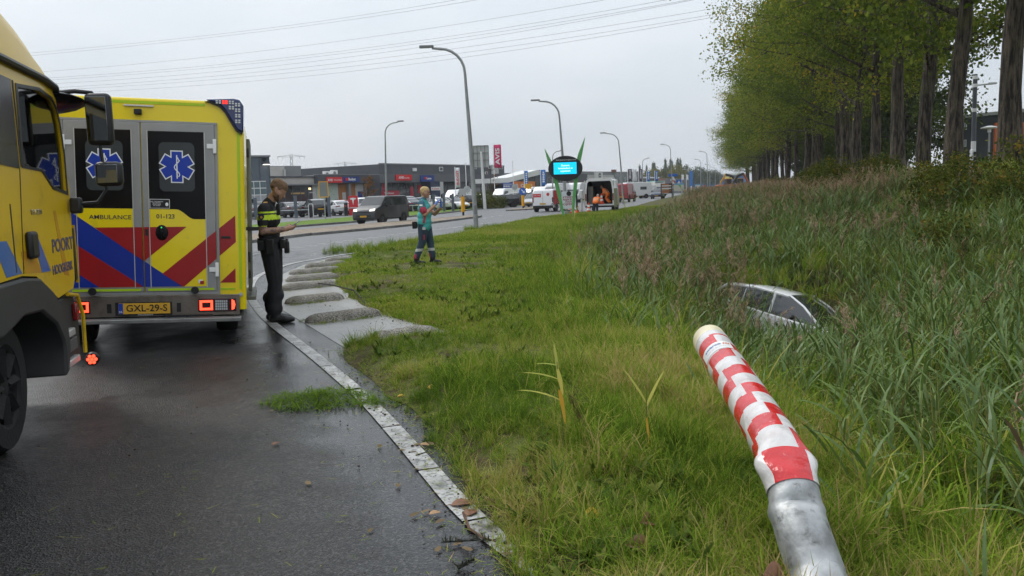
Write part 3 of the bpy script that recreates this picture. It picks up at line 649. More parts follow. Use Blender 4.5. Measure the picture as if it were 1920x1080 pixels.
def bush_mesh(seed, rx=1.2, rz=1.1, n=70, per=26, size=.11, m=None):
    r = random.Random(seed); cs = []
    for i in range(n):
        th = r.uniform(0, 6.28); ph = math.acos(r.uniform(-.1, 1)); k = r.uniform(.55, 1)**.5*(1+.25*math.sin(3*th+seed))
        cs.append((rx*k*math.sin(ph)*math.cos(th), rx*k*math.sin(ph)*math.sin(th), .15+rz*k*math.cos(ph)))
    V, F, q = leaf_cloud(cs, (.16, .16, .14), per, size, seed, 0.)
    return quads_mesh('bush_foliage', V, F, None, [m or bush_leaf], q)
bm_list = [bush_mesh(301+i, 1.25, 1.2+.3*(i % 2)) for i in range(4)]
bark = mat('bark', (.085, .068, .05), .9, var=.5, vs=3)
def bark_nodes(m):
    t = m.node_tree; l = t.links.new; N = t.nodes.new; p = t.nodes['Principled BSDF']; tc = N('ShaderNodeTexCoord')
    mp_ = N('ShaderNodeMapping'); mp_.inputs['Scale'].default_value = (6, 6, .8); l(tc.outputs['Object'], mp_.inputs[0])
    n = N('ShaderNodeTexNoise'); n.inputs['Scale'].default_value = 1.6; n.inputs['Detail'].default_value = 7; n.inputs['Roughness'].default_value = .7; l(mp_.outputs[0], n.inputs['Vector'])
    c = N('ShaderNodeValToRGB'); c.color_ramp.elements[0].position = .42; c.color_ramp.elements[1].position = .60
    c.color_ramp.elements[0].color = (.010, .008, .006, 1); c.color_ramp.elements[1].color = (.115, .09, .065, 1); l(n.outputs['Fac'], c.inputs[0])
    n2 = N('ShaderNodeTexNoise'); n2.inputs['Scale'].default_value = .7; n2.inputs['Detail'].default_value = 6; l(tc.outputs['Object'], n2.inputs['Vector'])
    mr = N('ShaderNodeMapRange'); mr.inputs['From Min'].default_value = .52; mr.inputs['From Max'].default_value = .7; mr.inputs['To Max'].default_value = .6; l(n2.outputs['Fac'], mr.inputs['Value'])
    mx = N('ShaderNodeMix'); mx.data_type = 'RGBA'; l(mr.outputs[0], mx.inputs['Factor']); l(c.outputs[0], mx.inputs['A']); mx.inputs['B'].default_value = (.10, .10, .03, 1); l(mx.outputs['Result'], p.inputs['Base Color'])
    b = N('ShaderNodeBump'); b.inputs['Strength'].default_value = .9; b.inputs['Distance'].default_value = .06; l(n.outputs['Fac'], b.inputs['Height']); l(b.outputs[0], p.inputs['Normal'])
bark_nodes(bark)
stem_mb = MB()
for i in range(5): stem_mb.tube([(0, 0, -.1), (math.cos(i*1.3)*.25, math.sin(i*1.3)*.25, .5), (math.cos(i*1.3)*.6, math.sin(i*1.3)*.6, 1.0)], [.025, .018, .006], 5)
bush_stem = stem_mb.mesh('bush_stems', bark, True)
nb = 0
for i in range(58):
    yy = (12.5+1.05*i if i < 40 else 55+4.2*(i-40))+rng.uniform(-.5, .5); xx = float(reed_x(yy))+rng.uniform(7.6, 11.0)
    sc = rng.uniform(.38, .72)*(1+.005*yy)
    t_ = thing('autumn_bush', 'bushy green shrub turning yellow and orange in the row below the trees', 'bush', (xx, yy, float(terrain_z(xx, yy))-.1), rng.uniform(0, 6.28), 'autumn shrubs along the foot of the trees')
    t_.scale = (sc, sc, sc*rng.uniform(.8, 1.15))
    inst('foliage', bm_list[i % 4], t_); inst('stems', bush_stem, t_)
# ---- the tree rows
leaf_a = leaf_mat('tree_leaves', [(.0, (.08, .12, .019)), (.3, (.16, .21, .03)), (.55, (.24, .275, .04)), (.78, (.33, .29, .04)), (.93, (.50, .35, .04)), (1., (.52, .30, .04))], trans=.45, nscale=.16, hue_noise=.5, tree=.45)
leaf_d = leaf_mat('dark_tree_leaves', [(.0, (.045, .07, .018)), (.5, (.09, .125, .028)), (1., (.16, .18, .04))], trans=.25, nscale=.2, hue_noise=.4)
def grow_tree(seed, H=21., crown0=5.2, spread=5.6, per=34, size=.18, leaf=None, r0=.30, nl=30):
    r = random.Random(seed); mb = MB(); lx, ly = r.uniform(-.35, .25), r.uniform(-.25, .25)
    tp = lambda z: (lx*(max(z, 0)/H)**1.4*2.2+.16*math.sin(z*.55+seed), ly*(z/H)*2+.08*math.sin(z*.7+seed*2), z)
    zs = np.linspace(-.5, H*.93, 16)
    rad = [r0*r.uniform(.9, 1.1)*(1.3 if z < 0 else 1.1 if z < .9 else 1)*(1-.86*max(0, z)/H)*(1+r.uniform(-.05, .05)) for z in zs]
    mb.tube([tp(z) for z in zs], rad, 14)
    cents = []
    for i in range(nl):
        f = (i+r.random()*.8)/nl; z = crown0+(H*.94-crown0)*f; az = i*2.4+r.uniform(-.4, .4)
        prof = (.55+.75*math.sin(math.pi*min(1, f*1.02+.12))**.8)*(1-.45*f)
        Ln = spread*prof*r.uniform(.75, 1.2); el = R(r.uniform(8, 32)+30*f); base = Vector(tp(z)); pts = [base]; e = el
        for k in range(5):
            st = Ln/5; pts.append(pts[-1]+Vector((math.cos(az)*math.cos(e), math.sin(az)*math.cos(e), math.sin(e)))*st); e += R(r.uniform(-14, 8)); az += R(r.uniform(-14, 14))
        rb = max(.03, .12*(1-f*.6)); mb.tube(pts, [rb, rb*.8, rb*.6, rb*.4, rb*.25, .012], 6)
        for k in range(2, 6):
            for j in range(3):
                a2 = az+R(r.choice([-1, 1])*r.uniform(25, 85)); l2 = Ln*r.uniform(.12, .34); e2 = R(r.uniform(-30, 38))
                q = pts[k]+Vector((math.cos(a2)*math.cos(e2), math.sin(a2)*math.cos(e2), math.sin(e2)))*l2
                if j < 2: mb.tube([pts[k], (pts[k]+q)/2+Vector((0, 0, .06)), q], [.03, .02, .008], 4, caps=False)
                cents.append(tuple(q)); cents.append(tuple((pts[k]*.45+q*.55)))
    for i in range(10):
        z = H*(.8+.2*r.random()); p = tp(z); cents.append((p[0]+r.gauss(0, .8), p[1]+r.gauss(0, .8), z+r.uniform(0, 1)))
    V, F, q = leaf_cloud(cents, (.48, .48, .38), per, size, seed, .35)
    return mb.mesh('tree_trunk', bark, True), quads_mesh('tree_crown', V, F, None, [leaf or leaf_a], q)
TREES = [grow_tree(401+i, 19.5+i*.9, [5.6, 4.2, 5.0, 3.6, 4.6][i], 5.6+.4*(i % 3)) for i in range(5)]
DARK = [grow_tree(421+i, 15, 1.2, 4.8, 34, .24, leaf_d, .2, 28) for i in range(2)]
ordn = ['first', 'second', 'third', 'fourth', 'fifth', 'sixth', 'seventh', 'eighth', 'ninth', 'tenth']
for i in range(34):
    yy = 19.3+5.7*i+rng.uniform(-.7, .7)
    if i < 6: yy = [19.3, 25.0, 31.2, 36.6, 42.3, 48.0][i]
    xx = 14.7+(yy-25)*.25-max(0, yy-60)*.010+rng.uniform(-.25, .25)*(1 if i < 9 else 5)
    lab = ('tall broad-leaved tree, %s in the front row counting from the right edge' % ordn[i-1]) if 1 <= i <= 10 else ('tall tree in the front row overhanging the right edge' if i == 0 else 'tall tree with green and yellow leaves far along the front row')
    t_ = thing('roadside_tree', lab, 'tree', (xx, yy, float(terrain_z(xx, yy))-.1), [0, 1.1, 2.6, 3.9, 5.2, .6, 1.9][i % 7]*(1 if i != 1 else 1), 'tall trees in a row along the bank')
    sc = rng.uniform(.8, 1.2); t_.scale = (sc*rng.uniform(.85, 1.15), sc*rng.uniform(.9, 1.1), sc)
    tm, cm = TREES[i % 5]; inst('trunk', tm, t_); inst('crown', cm, t_)
for i in range(13):
    yy = 74+7.2*i+rng.uniform(-1.5, 1.5); xx = 14.7+(yy-25)*.25+rng.uniform(5.5, 12); sc = rng.uniform(.85, 1.1)
    t_ = thing('background_tree', 'darker slim tree standing behind the front row of trees', 'tree', (xx, yy, float(terrain_z(xx, yy))-.1), rng.uniform(0, 6.28), 'darker trees behind the front row')
    t_.scale = (sc, sc, sc*1.05); tm, cm = DARK[i % 2]; inst('trunk', tm, t_); inst('crown', cm, t_)
# ================================================================ vehicles
def clip_poly(poly, axis, val, keep_less):
    out = []; n = len(poly)
    for i in range(n):
        a, b = poly[i], poly[(i+1) % n]; ia = (a[axis] <= val) == keep_less; ib = (b[axis] <= val) == keep_less
        if ia: out.append(a)
        if ia != ib:
            t = (val-a[axis])/(b[axis]-a[axis]); out.append(tuple(a[k]+(b[k]-a[k])*t for k in range(2)))
    return out
def pane_glass():
    m = bpy.data.materials.new('clear_window'); m.use_nodes = True; t = m.node_tree; N = t.nodes.new; l = t.links.new
    t.nodes.remove(t.nodes['Principled BSDF'])
    tr = N('ShaderNodeBsdfTransparent'); tr.inputs[0].default_value = (.72, .78, .76, 1); gl = N('ShaderNodeBsdfGlossy'); gl.inputs['Roughness'].default_value = .03
    fr = N('ShaderNodeFresnel'); fr.inputs[0].default_value = 1.5; mx = N('ShaderNodeMixShader'); l(fr.outputs[0], mx.inputs[0]); l(tr.outputs[0], mx.inputs[1]); l(gl.outputs[0], mx.inputs[2])
    l(mx.outputs[0], t.nodes['Material Output'].inputs[0]); return m
clear_window = pane_glass()
amb_y = mat('ambulance_yellow', (.78, .60, .006), .3, coat=.5, var=.04, vs=2, dirt=(.30, .24, .05), dscale=3, dlo=.6, dhi=.85)
amb_red = mat('reflective_red', (.30, .008, .01), .35, coat=.2, var=.08)
amb_blue = mat('reflective_blue', (.006, .028, .26), .35, coat=.2, var=.08)
lime = mat('lime_strip', (.38, .56, .01), .35)
door_grey = mat('door_frame_grey', (.30, .30, .295), .42, .4, var=.06, vs=5)
black_gloss = mat('black_gloss', (.006, .006, .007), .25, spec=.18)
win_grey = mat('privacy_window', (.05, .056, .058), .25, spec=.2)
star_blue = mat('star_blue', (.008, .04, .34), .35)
brown_metal = mat('bumper_metal', (.19, .165, .14), .35, .6, var=.15, vs=5, dirt=(.09, .07, .05), dscale=4)
ink_blue = mat('dark_blue_ink', (.012, .014, .05), .4)
nl_blue = mat('plate_blue', (.01, .05, .35), .4)
lamp_glow = mat('tail_lamp_glow', (.5, .02, .01), .2, emit=(1, .07, .03), es=3.0)
rim_m = mat('wheel_rim', (.35, .35, .36), .35, .7, var=.15, vs=7)
rim_dark = mat('wheel_rim_dark', (.05, .05, .055), .35, .5)
def wheel_mb(r, w, mb_t, mb_r, c=(0, 0, 0), out=1, spokes=5, n=24):
    cx, cy, cz = c; ax = (out, 0, 0)
    mb_t.lathe([(r*.62, -w), (r*.93, -w), (r, -w*.82), (r, -w*.18), (r*.93, 0), (r*.64, 0), (r*.62, -.02)], (cx, cy, cz), ax, n)
    mb_r.lathe([(r*.64, -.005), (r*.58, -.02), (r*.55, -.07), (r*.2, -.05), (r*.17, -.015), (.001, -.012)], (cx, cy, cz), ax, n)
    for k in range(spokes):
        a = 2*math.pi*k/spokes; d = Vector((0, math.cos(a), math.sin(a))); p = Vector((cx-out*.03, cy, cz))
        mb_r.tube([p+d*r*.15, p+d*r*.57], [r*.075, r*.09], 4)
def make_wheel(parent, r, w, c, out, rim=None, spokes=6):
    e = MB(); f = MB(); wheel_mb(r, w, e, f, (0, 0, 0), out, spokes)
    t_ = e.build('wheel', rubber, parent, smooth=35, loc=c); f.build('rim', rim or rim_m, t_, smooth=35); return t_
# ---------------------------------------------------------------- ambulance
TILT = R(2.75)
amb = thing('ambulance', 'yellow ambulance with red and blue stripes, seen from its closed rear doors', 'ambulance', (-4.045, 9.287, 0), R(16))
amb.rotation_euler = (0, TILT, R(16))
def arch(hw, z0, z1, r, n=5):
    pts = [(-hw, z0), (hw, z0)]
    for i in range(n+1): a = math.pi/2*i/n; pts.append((hw-r+r*math.cos(a), z1-r+r*math.sin(a)))
    for i in range(n+1): a = math.pi/2+math.pi/2*i/n; pts.append((-hw+r+r*math.cos(a), z1-r+r*math.sin(a)))
    return pts
mb = MB(); mb.prism([(x, 0, z) for x, z in arch(1.03, .58, 2.735, .10)], (0, 4.3, 0)); mb.build('body', amb_y, amb, bevel=.025, segs=3)
mb = MB(); mb.prism([(-.92, .0+.02, .3), (.92, .02, .3), (.92, .02, .58), (-.92, .02, .58)], (0, 4.2, 0)); mb.build('underbody', black, amb)
mb = MB()
for q in ([(4.3, .45), (4.3, 2.3), (4.75, 2.25), (5.45, 1.45), (6.15, 1.15), (6.25, .5)],):
    mb.prism([(-.97, y, z) for y, z in q], (1.94, 0, 0))
mb.build('cab', amb_y, amb, bevel=.06); mb = MB(); mb.prism([(-.8, 4.82, 2.2), (.8, 4.82, 2.2), (.86, 5.44, 1.5), (-.86, 5.44, 1.5)], (0, .03, .03)); mb.build('windscreen', glass, amb)
for s_ in (-1, 1):
    mb = MB(); pts = [(s_*1.0, .06, .43), (s_*1.0, .06, 2.44)]; mb.tube(pts, .06, 14); mb.build('corner_post', amb_y, amb, smooth=40)
    mb = MB(); mb.b2((s_*1.0-.014, -.004, .66), (s_*1.0+.014, .0-.0025, 2.40)); mb.build('corner_strip', lime, amb)
    mb = MB(); mb.lathe([(.001, 0), (.022, 0), (.022, -.012), (.001, -.014)], (s_*1.0, .0, .60), (0, 1, 0), 12); mb.build('bolt', steel, amb, smooth=30)
mb = MB(); mb.b2((-.63, -.004, 2.672), (.66, 0, 2.70)); mb.build('top_strip', lime, amb)
FR_Y = -.030     # door skin plane
STR = dict(red=[[(-.478, 1.345), (.443, 1.359), (-.002, .979)], [(.953, 1.486), (.184, .843), (.385, .702), (.405, .702), (.954, 1.189)], [(.945, .897), (.778, .735), (.945, .735)], [(-.764, 1.235), (-.01, .702), (-.45, .702), (-.764, .93)]],
           blue=[[(-.764, 1.553), (.385, .702), (-.01, .702), (-.764, 1.235)], [(-.764, .93), (-.45, .702), (-.764, .702)]])
for side in (-1, 1):
    lo, hi = (.006, .748) if side > 0 else (-.748, -.006)
    mb = MB(); mb.b2((lo, FR_Y, .645), (hi, .0-.001, 2.472)); dr = mb.build('rear_door', door_grey, amb, bevel=.006)
    dr['label'] = 'right rear door with lever handle' if side > 0 else 'left rear door lettered AMBULANCE'
    a, b = (.067, .646) if side > 0 else (-.646, -.092)
    y1 = FR_Y-.003
    # yellow lower skin, black upper panel with a wave at the right
    if side > 0:
        wave = [(a, 1.548), (.34, 1.548)]+[(.34+.19*k/8, 1.548-.053*(1-math.cos(math.pi*k/8))) for k in range(1, 9)]+[(b, 1.442)]
    else: wave = [(a, 1.551), (b, 1.551)]
    mb = MB(); mb.prism([(a, FR_Y, .70), (b, FR_Y, .70)]+[(p[0], FR_Y, p[1]) for p in wave[::-1]], (0, -.002, 0)); mb.build('yellow_skin', amb_y, dr)
    mb = MB(); mb.prism([(p[0], FR_Y, p[1]) for p in wave]+[(b, FR_Y, 2.39), (a, FR_Y, 2.385)], (0, -.003, 0)); mb.build('black_panel', black_gloss, dr)
    c0 = .36*side; mb = MB(); wp = []
    for k in range(20):
        an = 2*math.pi*k/20; r_ = .06; cx, cz = math.copysign(.182-r_, math.cos(an)), math.copysign(.266-r_, math.sin(an)); wp.append((c0+cx+r_*math.cos(an), FR_Y-.003, 2.007+cz+r_*math.sin(an)))
    mb.prism(wp, (0, -.0015, 0)); mb.build('window', win_grey, dr)
    sc_ = Vector((c0, 0, 2.009))
    for nm, w_, l_, yy, mm in (('star_outline', .128, .350, FR_Y-.0046, white), ('star_of_life', .104, .326, FR_Y-.0062, star_blue)):
        mb = MB()
        # star outline as one polygon (six arms)
        pts = []; h = w_/2; ri = h/math.sin(R(30))*.5*2*math.cos(R(30))/math.sqrt(3)*1.0
        for k in range(6):
            an = R(90-60*k); d = Vector((math.cos(an), math.sin(an))); n_ = Vector((-d.y, d.x))
            pts += [d*l_/2+n_*h, d*l_/2-n_*h]; an2 = R(60-60*k); pts.append(Vector((math.cos(an2), math.sin(an2)))*h*2)
        mb.prism([(c0+p.x, yy, 2.009+p.y) for p in pts], (0, -.0012, 0)); mb.build(nm, mm, dr)
    mb = MB(); mb.b2((c0-.006, FR_Y-.0085, 1.88), (c0+.006, FR_Y-.0076, 2.135))
    sn = [(c0+.026*math.sin(z*40)*(1 if z < 2.08 else .6), FR_Y-.0084, z) for z in np.linspace(1.90, 2.11, 26)]; mb.tube(sn, .0055, 5); mb.build('serpent_staff', white, dr)
    for col, mm in (('red', amb_red), ('blue', amb_blue)):
        for q in STR[col]:
            q2 = clip_poly(clip_poly(q, 0, hi, True), 0, lo, False) if min(p[0] for p in q) < hi and max(p[0] for p in q) > lo else []
            if len(q2) > 2: mb = MB(); mb.prism([(p[0], y1, p[1]) for p in q2], (0, -.0012, 0)); mb.build(col+'_stripe', mm, dr)
    for xx in ((.067, .646) if side > 0 else (-.092, -.646)):
        mb = MB(); mb.b2((xx-.004, y1-.004, .69), (xx+.004, y1, 2.39)); mb.build('trim_line', alu, dr)
    mb = MB(); mb.b2((lo+.03, FR_Y-.002, .657), (hi-.03, FR_Y-.0005, .682)); mb.build('lime_strip', lime, dr)
    mb = MB(); mb.lathe([(.001, -.045), (.036, -.045), (.042, -.03), (.03, -.02), (.03, 0)], (.517*side, FR_Y, .66), (0, 1, 0), 16); mb.build('door_stop', black, dr, smooth=35)
    for zz in (2.239, .885):
        mb = MB(); mb.box((.752*side, FR_Y-.012, zz), (.035, .024, .155)); mb.box((.72*side, FR_Y-.006, zz), (.1, .016, .05)); mb.build('hinge', white, dr, bevel=.004)
    if side > 0:
        mb = MB(); mb.ell((.19, FR_Y-.004, 1.293), (.066, .012, .086), 20, 8); mb.ell((.19, FR_Y-.018, 1.293), (.018, .02, .07), 10, 8); mb.build('handle', black_gloss, dr, smooth=True)
        mb = MB(); mb.ell((.19, FR_Y-.036, 1.35), (.008, .004, .008), 8, 6); mb.build('indicator', mat('green_led', (.0, .3, .05), .3, emit=(.05, .8, .2), es=.8), dr)
        mb = MB(); mb.b2((.022, y1-.006, 1.26), (.05, y1-.0012, 1.33)); mb.build('lock', black, dr)
        mb = MB(); mb.b2((.075, FR_Y-.0042, 1.556), (.277, FR_Y-.003, 1.657)); st = mb.build('sticker', white, dr)
        mb = MB(); mb.b2((.08, FR_Y-.0052, 1.561), (.272, FR_Y-.0043, 1.652)); mb.build('sticker_field', black, dr)
        lettering('NIET VASTMAKEN\nBIJ OPENEN\nHAND AAN\nDE GREEP', .011, white, dr, (.145, FR_Y-.0054, 1.607), FRONT, extrude=.0004)
        mb = MB(); mb.ell((.248, FR_Y-.0056, 1.60), (.016, .001, .02), 10, 6); mb.build('sticker_hand', white, dr)
        lettering('01-123', .046, ink_blue, dr, (.232, FR_Y-.0034, 1.468), FRONT, width=.185, bold=.02)
        mb = MB(); mb.b2((.555, y1-.003, .735), (.6, y1, .775)); mb.build('small_sticker', white, dr); mb = MB(); mb.b2((.57, y1-.005, .725), (.612, y1-.003, .76)); mb.build('red_sticker', amb_red, dr)
    else:
        lettering('AMBULANCE', .045, ink_blue, dr, (-.32, FR_Y-.0034, 1.455), FRONT, width=.416, bold=.008)
for col, mm in (('red', amb_red),):
    for q in STR[col]:
        q2 = clip_poly(q, 0, .768, False) if max(p[0] for p in q) > .77 else []
        if len(q2) > 2: mb = MB(); mb.prism([(p[0], -.0005, p[1]) for p in q2], (0, -.0015, 0)); mb.build('side_stripe', mm, amb)
mb = MB(); mb.b2((-.78, -.028, 2.474), (.78, -.001, 2.497)); mb.b2((-.78, -.026, .61), (.78, -.001, .643)); mb.b2((.752, -.02, .643), (.78, -.001, 2.474)); mb.b2((-.78, -.02, .643), (-.752, -.001, 2.474)); mb.build('door_surround', door_grey, amb)
mb = MB(); mb.b2((-.158, -.025, 2.643), (.138, -.003, 2.658)); mb.build('trim_bar', alu, amb)
mb = MB(); mb.box((-.018, -.03, 2.583), (.075, .06, .058)); mb.build('camera_pod', black, amb, bevel=.008)
mb = MB(); mb.b2((.80, -.01, 1.23), (.90, -.003, 1.255)); mb.build('marker_plate', black, amb, bevel=.003)
mb = MB(); mb.b2((.785, -.004, .655), (.94, -.001, .675)); mb.build('lime_strip', lime, amb)
lb = [(.67, 2.744), (.74, 2.722), (.82, 2.69), (.875, 2.63), (.93, 2.53), (.99, 2.43), (1.055, 2.40), (1.062, 2.69), (1.02, 2.755), (.96, 2.765)]
for s_ in (-1, 1):
    mb = MB(); mb.prism([(s_*x, -.045, z) for x, z in lb], (0, .5, 0)); lo_ = mb.build('corner_beacon', mat('beacon_blue', (.012, .022, .11), .15, coat=.6), amb, bevel=.015)
    lo_['label'] = 'dark blue corner beacon with one red light on' if s_ > 0 else 'dark blue corner beacon'
    mb = MB(); mb.prism([(s_*(x-.012), -.03, z-.02) for x, z in lb], (0, .3, 0)); mb.build('beacon_seal', black, lo_)
    for j, (x, z) in enumerate([(.80, 2.722), (.868, 2.722), (.935, 2.722), (.935, 2.665), (1.0, 2.70), (1.0, 2.64), (1.0, 2.58), (1.0, 2.52)]):
        mb = MB()
        for du in (-.016, .016):
            for dv in (-.011, .011): mb.b2((s_*(x+du)-.011, -.052, z+dv-.008), (s_*(x+du)+.011, -.046, z+dv+.008))
        mb.build('led', lamp_red if (j == 1 and s_ > 0) else lens, lo_)
    # tail lamp cluster
    mb = MB(); mb.b2((s_*.545, -.035, .412), (s_*.95, 0, .565)); tl = mb.build('tail_lamp', mat('lamp_housing', (.03, .004, .005), .25, coat=.4), amb, bevel=.008)
    mb = MB(); x0, x1, z0, z1, t_ = .562, .70, .434, .543, .024
    for a_, b_ in (((x0, z0), (x1, z0+t_)), ((x0, z1-t_), (x1, z1)), ((x0, z0), (x0+t_, z1)), ((x1-t_, z0), (x1, z1))): mb.b2((s_*a_[0], -.044, a_[1]), (s_*b_[0], -.036, b_[1]))
    mb.build('brake_ring', lamp_glow, tl)
    mb = MB()
    for i in range(6):
        for j in range(4): mb.box((s_*(.735+i*.022), -.040, .445+j*.029), (.018, .008, .024))
    mb.build('reverse_lens', lens, tl); mb = MB(); mb.prism([(s_*.90, -.037, .43), (s_*.928, -.037, .445), (s_*.938, -.037, .49), (s_*.928, -.037, .535), (s_*.90, -.037, .55)], (0, -.006, 0)); mb.build('side_marker', lamp_glow, tl)
    for yw in (1.05, 4.75):
        make_wheel(amb, .35, .24, (s_*.93, yw, (.35+s_*.93*math.sin(TILT))/math.cos(TILT)), s_)
mb = MB(); mb.b2((-.985, -.03, .375), (.985, -.002, .606)); bp = mb.build('bumper', brown_metal, amb, bevel=.006)
mb = MB(); mb.b2((-1.0, -.16, .315), (1.0, .05, .36)); mb.build('step', mat('step_metal', (.22, .22, .21), .5, .5, var=.2, vs=6), amb, bevel=.008)
mb = MB(); mb.b2((-.30, -.038, .388), (.275, -.03, .535)); pl = mb.build('license_plate', black, amb)
mb = MB(); mb.b2((-.267, -.043, .408), (.256, -.038, .525)); mb.build('plate_face', plate_y, pl)
mb = MB(); mb.b2((-.265, -.045, .41), (-.222, -.043, .523)); mb.build('plate_band', nl_blue, pl)
lettering('GXL-29-S', .072, ink, pl, (.018, -.0455, .467), FRONT, width=.415, bold=.012)
lettering('NL', .02, white, pl, (-.243, -.0455, .432), FRONT)
lettering('www.ambulance.nl', .014, white, pl, (0, -.0385, .397), FRONT)
for xx in (-.36, .345):
    mb = MB(); mb.b2((xx-.022, -.036, .42), (xx+.022, -.03, .52)); mb.build('recess', black, bp)
mb = MB(); mb.box((.45, -.1, .385), (.5, .02, .02)); mb.build('sensor_bar', black, bp)
# side door swung open on the right
sd = MB(); olive = mat('door_rail', (.14, .145, .12), .5, .4, var=.12, vs=4)
sd.b2((1.075, .35, .60), (1.115, 1.35, 2.36)); so = sd.build('side_door', olive, amb, bevel=.01)
for zz, hh in ((2.2, .1), (1.33, .05), (1.0, .12), (.8, .1)):
    mb = MB(); mb.box((1.09, .338, zz), (.03, .03, hh)); mb.build('latch', black, so, bevel=.006)
mb = MB(); mb.box((1.13, .33, 1.33), (.14, .03, .04)); mb.build('door_arm', black, so)
mb = MB(); mb.b2((1.03, .3, .50), (1.16, 1.4, .545)); mb.build('side_step', olive, amb, bevel=.006)
# ---------------------------------------------------------------- tow truck
trk_y = mat('truck_yellow', (.64, .41, .004), .36, spec=.3, coat=.2, var=.05, vs=1.5, dirt=(.28, .19, .05), dscale=2.5, dlo=.55, dhi=.8)
fender_g = mat('fender_grey', (.035, .036, .037), .55, var=.15, vs=4)
trk = thing('tow_truck', 'yellow tow truck cab with blue stripes, cut off by the left edge', 'truck', (-3.25, 5.6, 0), R(14))
TW = 2.25
from mathutils.geometry import tessellate_polygon
def holed_panel(outer, holes, thick, x0, m, name, parent, **kw):
    loops = [[Vector((0, y, z)) for y, z in outer]]+[[Vector((0, y, z)) for y, z in h] for h in holes]
    tri = tessellate_polygon(loops); allp = [p for l in loops for p in l]; mb = MB(); n = len(allp)
    vs_ = [(x0, p.y, p.z) for p in allp]+[(x0-thick, p.y, p.z) for p in allp]
    fs = [tuple(t) for t in tri]+[tuple(i+n for i in t[::-1]) for t in tri]; o = 0
    for l in loops:
        k = len(l); fs += [(o+i, o+(i+1) % k, n+o+(i+1) % k, n+o+i) for i in range(k)]; o += k
    mb.add(vs_, fs); return mb.build(name, m, parent, **kw)
cab_out = [(-.78, 1.13), (.1, 1.14), (.42, 1.11), (.73, .98), (.93, .90), (1.40, .93), (1.47, 1.0), (1.53, 1.5), (1.55, 1.72), (1.50, 1.95), (1.40, 2.35), (1.34, 2.53), (-.78, 2.55)]
WIN = [(.38, 2.42), (.36, 1.88), (.80, 1.87), (1.05, 1.75), (1.46, 1.71), (1.47, 2.02), (1.42, 2.26), (1.36, 2.36), (1.24, 2.43), (.92, 2.46)]
for x0, nm in ((0, 'side_panel'), (-TW+.04, 'far_side_panel')): holed_panel(cab_out, [WIN], .04, x0, trk_y, nm, trk, smooth=30)
mb = MB(); mb.b2((-TW+.045, -.78, 1.13), (-.045, -.74, 2.55)); mb.build('back_wall', fender_g, trk)
mb = MB(); mb.b2((-TW+.04, -.74, 2.50), (-.04, 1.33, 2.545)); mb.build('roof', trk_y, trk)
mb = MB(); mb.b2((-TW+.04, -.74, 1.06), (-.04, 1.42, 1.12)); mb.build('cab_floor', fender_g, trk)
mb = MB(); mb.prism([(-TW+.04, 1.42, .94), (-TW+.04, 1.53, 1.5), (-TW+.04, 1.545, 1.70), (-TW+.04, 1.50, 1.70), (-TW+.04, 1.38, .94)], (TW-.08, 0, 0)); mb.build('front_panel', trk_y, trk)
mb = MB(); mb.prism([(-TW+.1, 1.545, 1.70), (-.1, 1.545, 1.70), (-.1, 1.36, 2.50), (-TW+.1, 1.36, 2.50)], (0, .006, .002)); mb.build('windscreen', clear_window, trk)
mb = MB(); mb.prism([(-.028, y, z) for y, z in WIN], (.008, 0, 0)); mb.build('window', clear_window, trk)
# black frame round the window and the dark rear quarter panel
def grow(poly, k):
    cy = sum(p[0] for p in poly)/len(poly); cz = sum(p[1] for p in poly)/len(poly); return [(cy+(y-cy)*(1+k), cz+(z-cz)*(1+k)) for y, z in poly]
holed_panel(grow(WIN, .06), [grow(WIN, -.012)], .004, .005, black, 'window_seal', trk)
mb = MB(); mb.prism([(.001, y, z) for y, z in [(-.76, 2.46), (.24, 2.45), (.255, 1.86), (-.12, 1.87), (-.2, 1.95), (-.76, 1.97)]], (.005, 0, 0)); mb.build('quarter_window', black_gloss, trk)
mb = MB(); mb.prism([(.001, y, z) for y, z in [(.275, 2.45), (.30, 2.45), (.315, 1.88), (.29, 1.87)]], (.004, 0, 0)); mb.build('pillar_trim', black, trk)
mb = MB(); mb.tube([(.02, -.78, 2.56), (.02, 1.0, 2.555), (.02, 1.30, 2.53), (.0, 1.42, 2.48)], .028, 8); mb.build('gutter', black, trk, smooth=True)
# high roof fairing
mb = MB(); st = [(-.8, 3.34), (-.3, 3.32), (.1, 3.27), (.4, 3.21), (.7, 3.10), (.95, 2.97), (1.15, 2.83), (1.32, 2.67), (1.42, 2.56)]; rows = []
for y, zt in st:
    row = []
    for k in range(17):
        a = math.pi*k/16; c_, s_ = math.cos(a), math.sin(a); e_ = .42
        x = -TW/2+(TW/2-.02)*math.copysign(abs(c_)**e_, c_)*(1-.10*(s_**2)); z = 2.555+(zt-2.55)*s_**.62; row.append((x, y, z))
    rows.append(row)
vs_ = [p for r_ in rows for p in r_]; mb.add(vs_, [(r_*17+k, r_*17+k+1, (r_+1)*17+k+1, (r_+1)*17+k) for r_ in range(len(rows)-1) for k in range(16)]+[tuple(range(17)), tuple((len(rows)-1)*17+k for k in range(17))])
mb.build('roof_fairing', trk_y, trk, smooth=50)
mb = MB(); mb.ell((-.35, 1.52, 2.44), (.55, .30, .05), 20, 10, rot=Matrix.Rotation(R(-14), 3, 'X')); mb.build('sun_visor', black_gloss, trk, smooth=True)
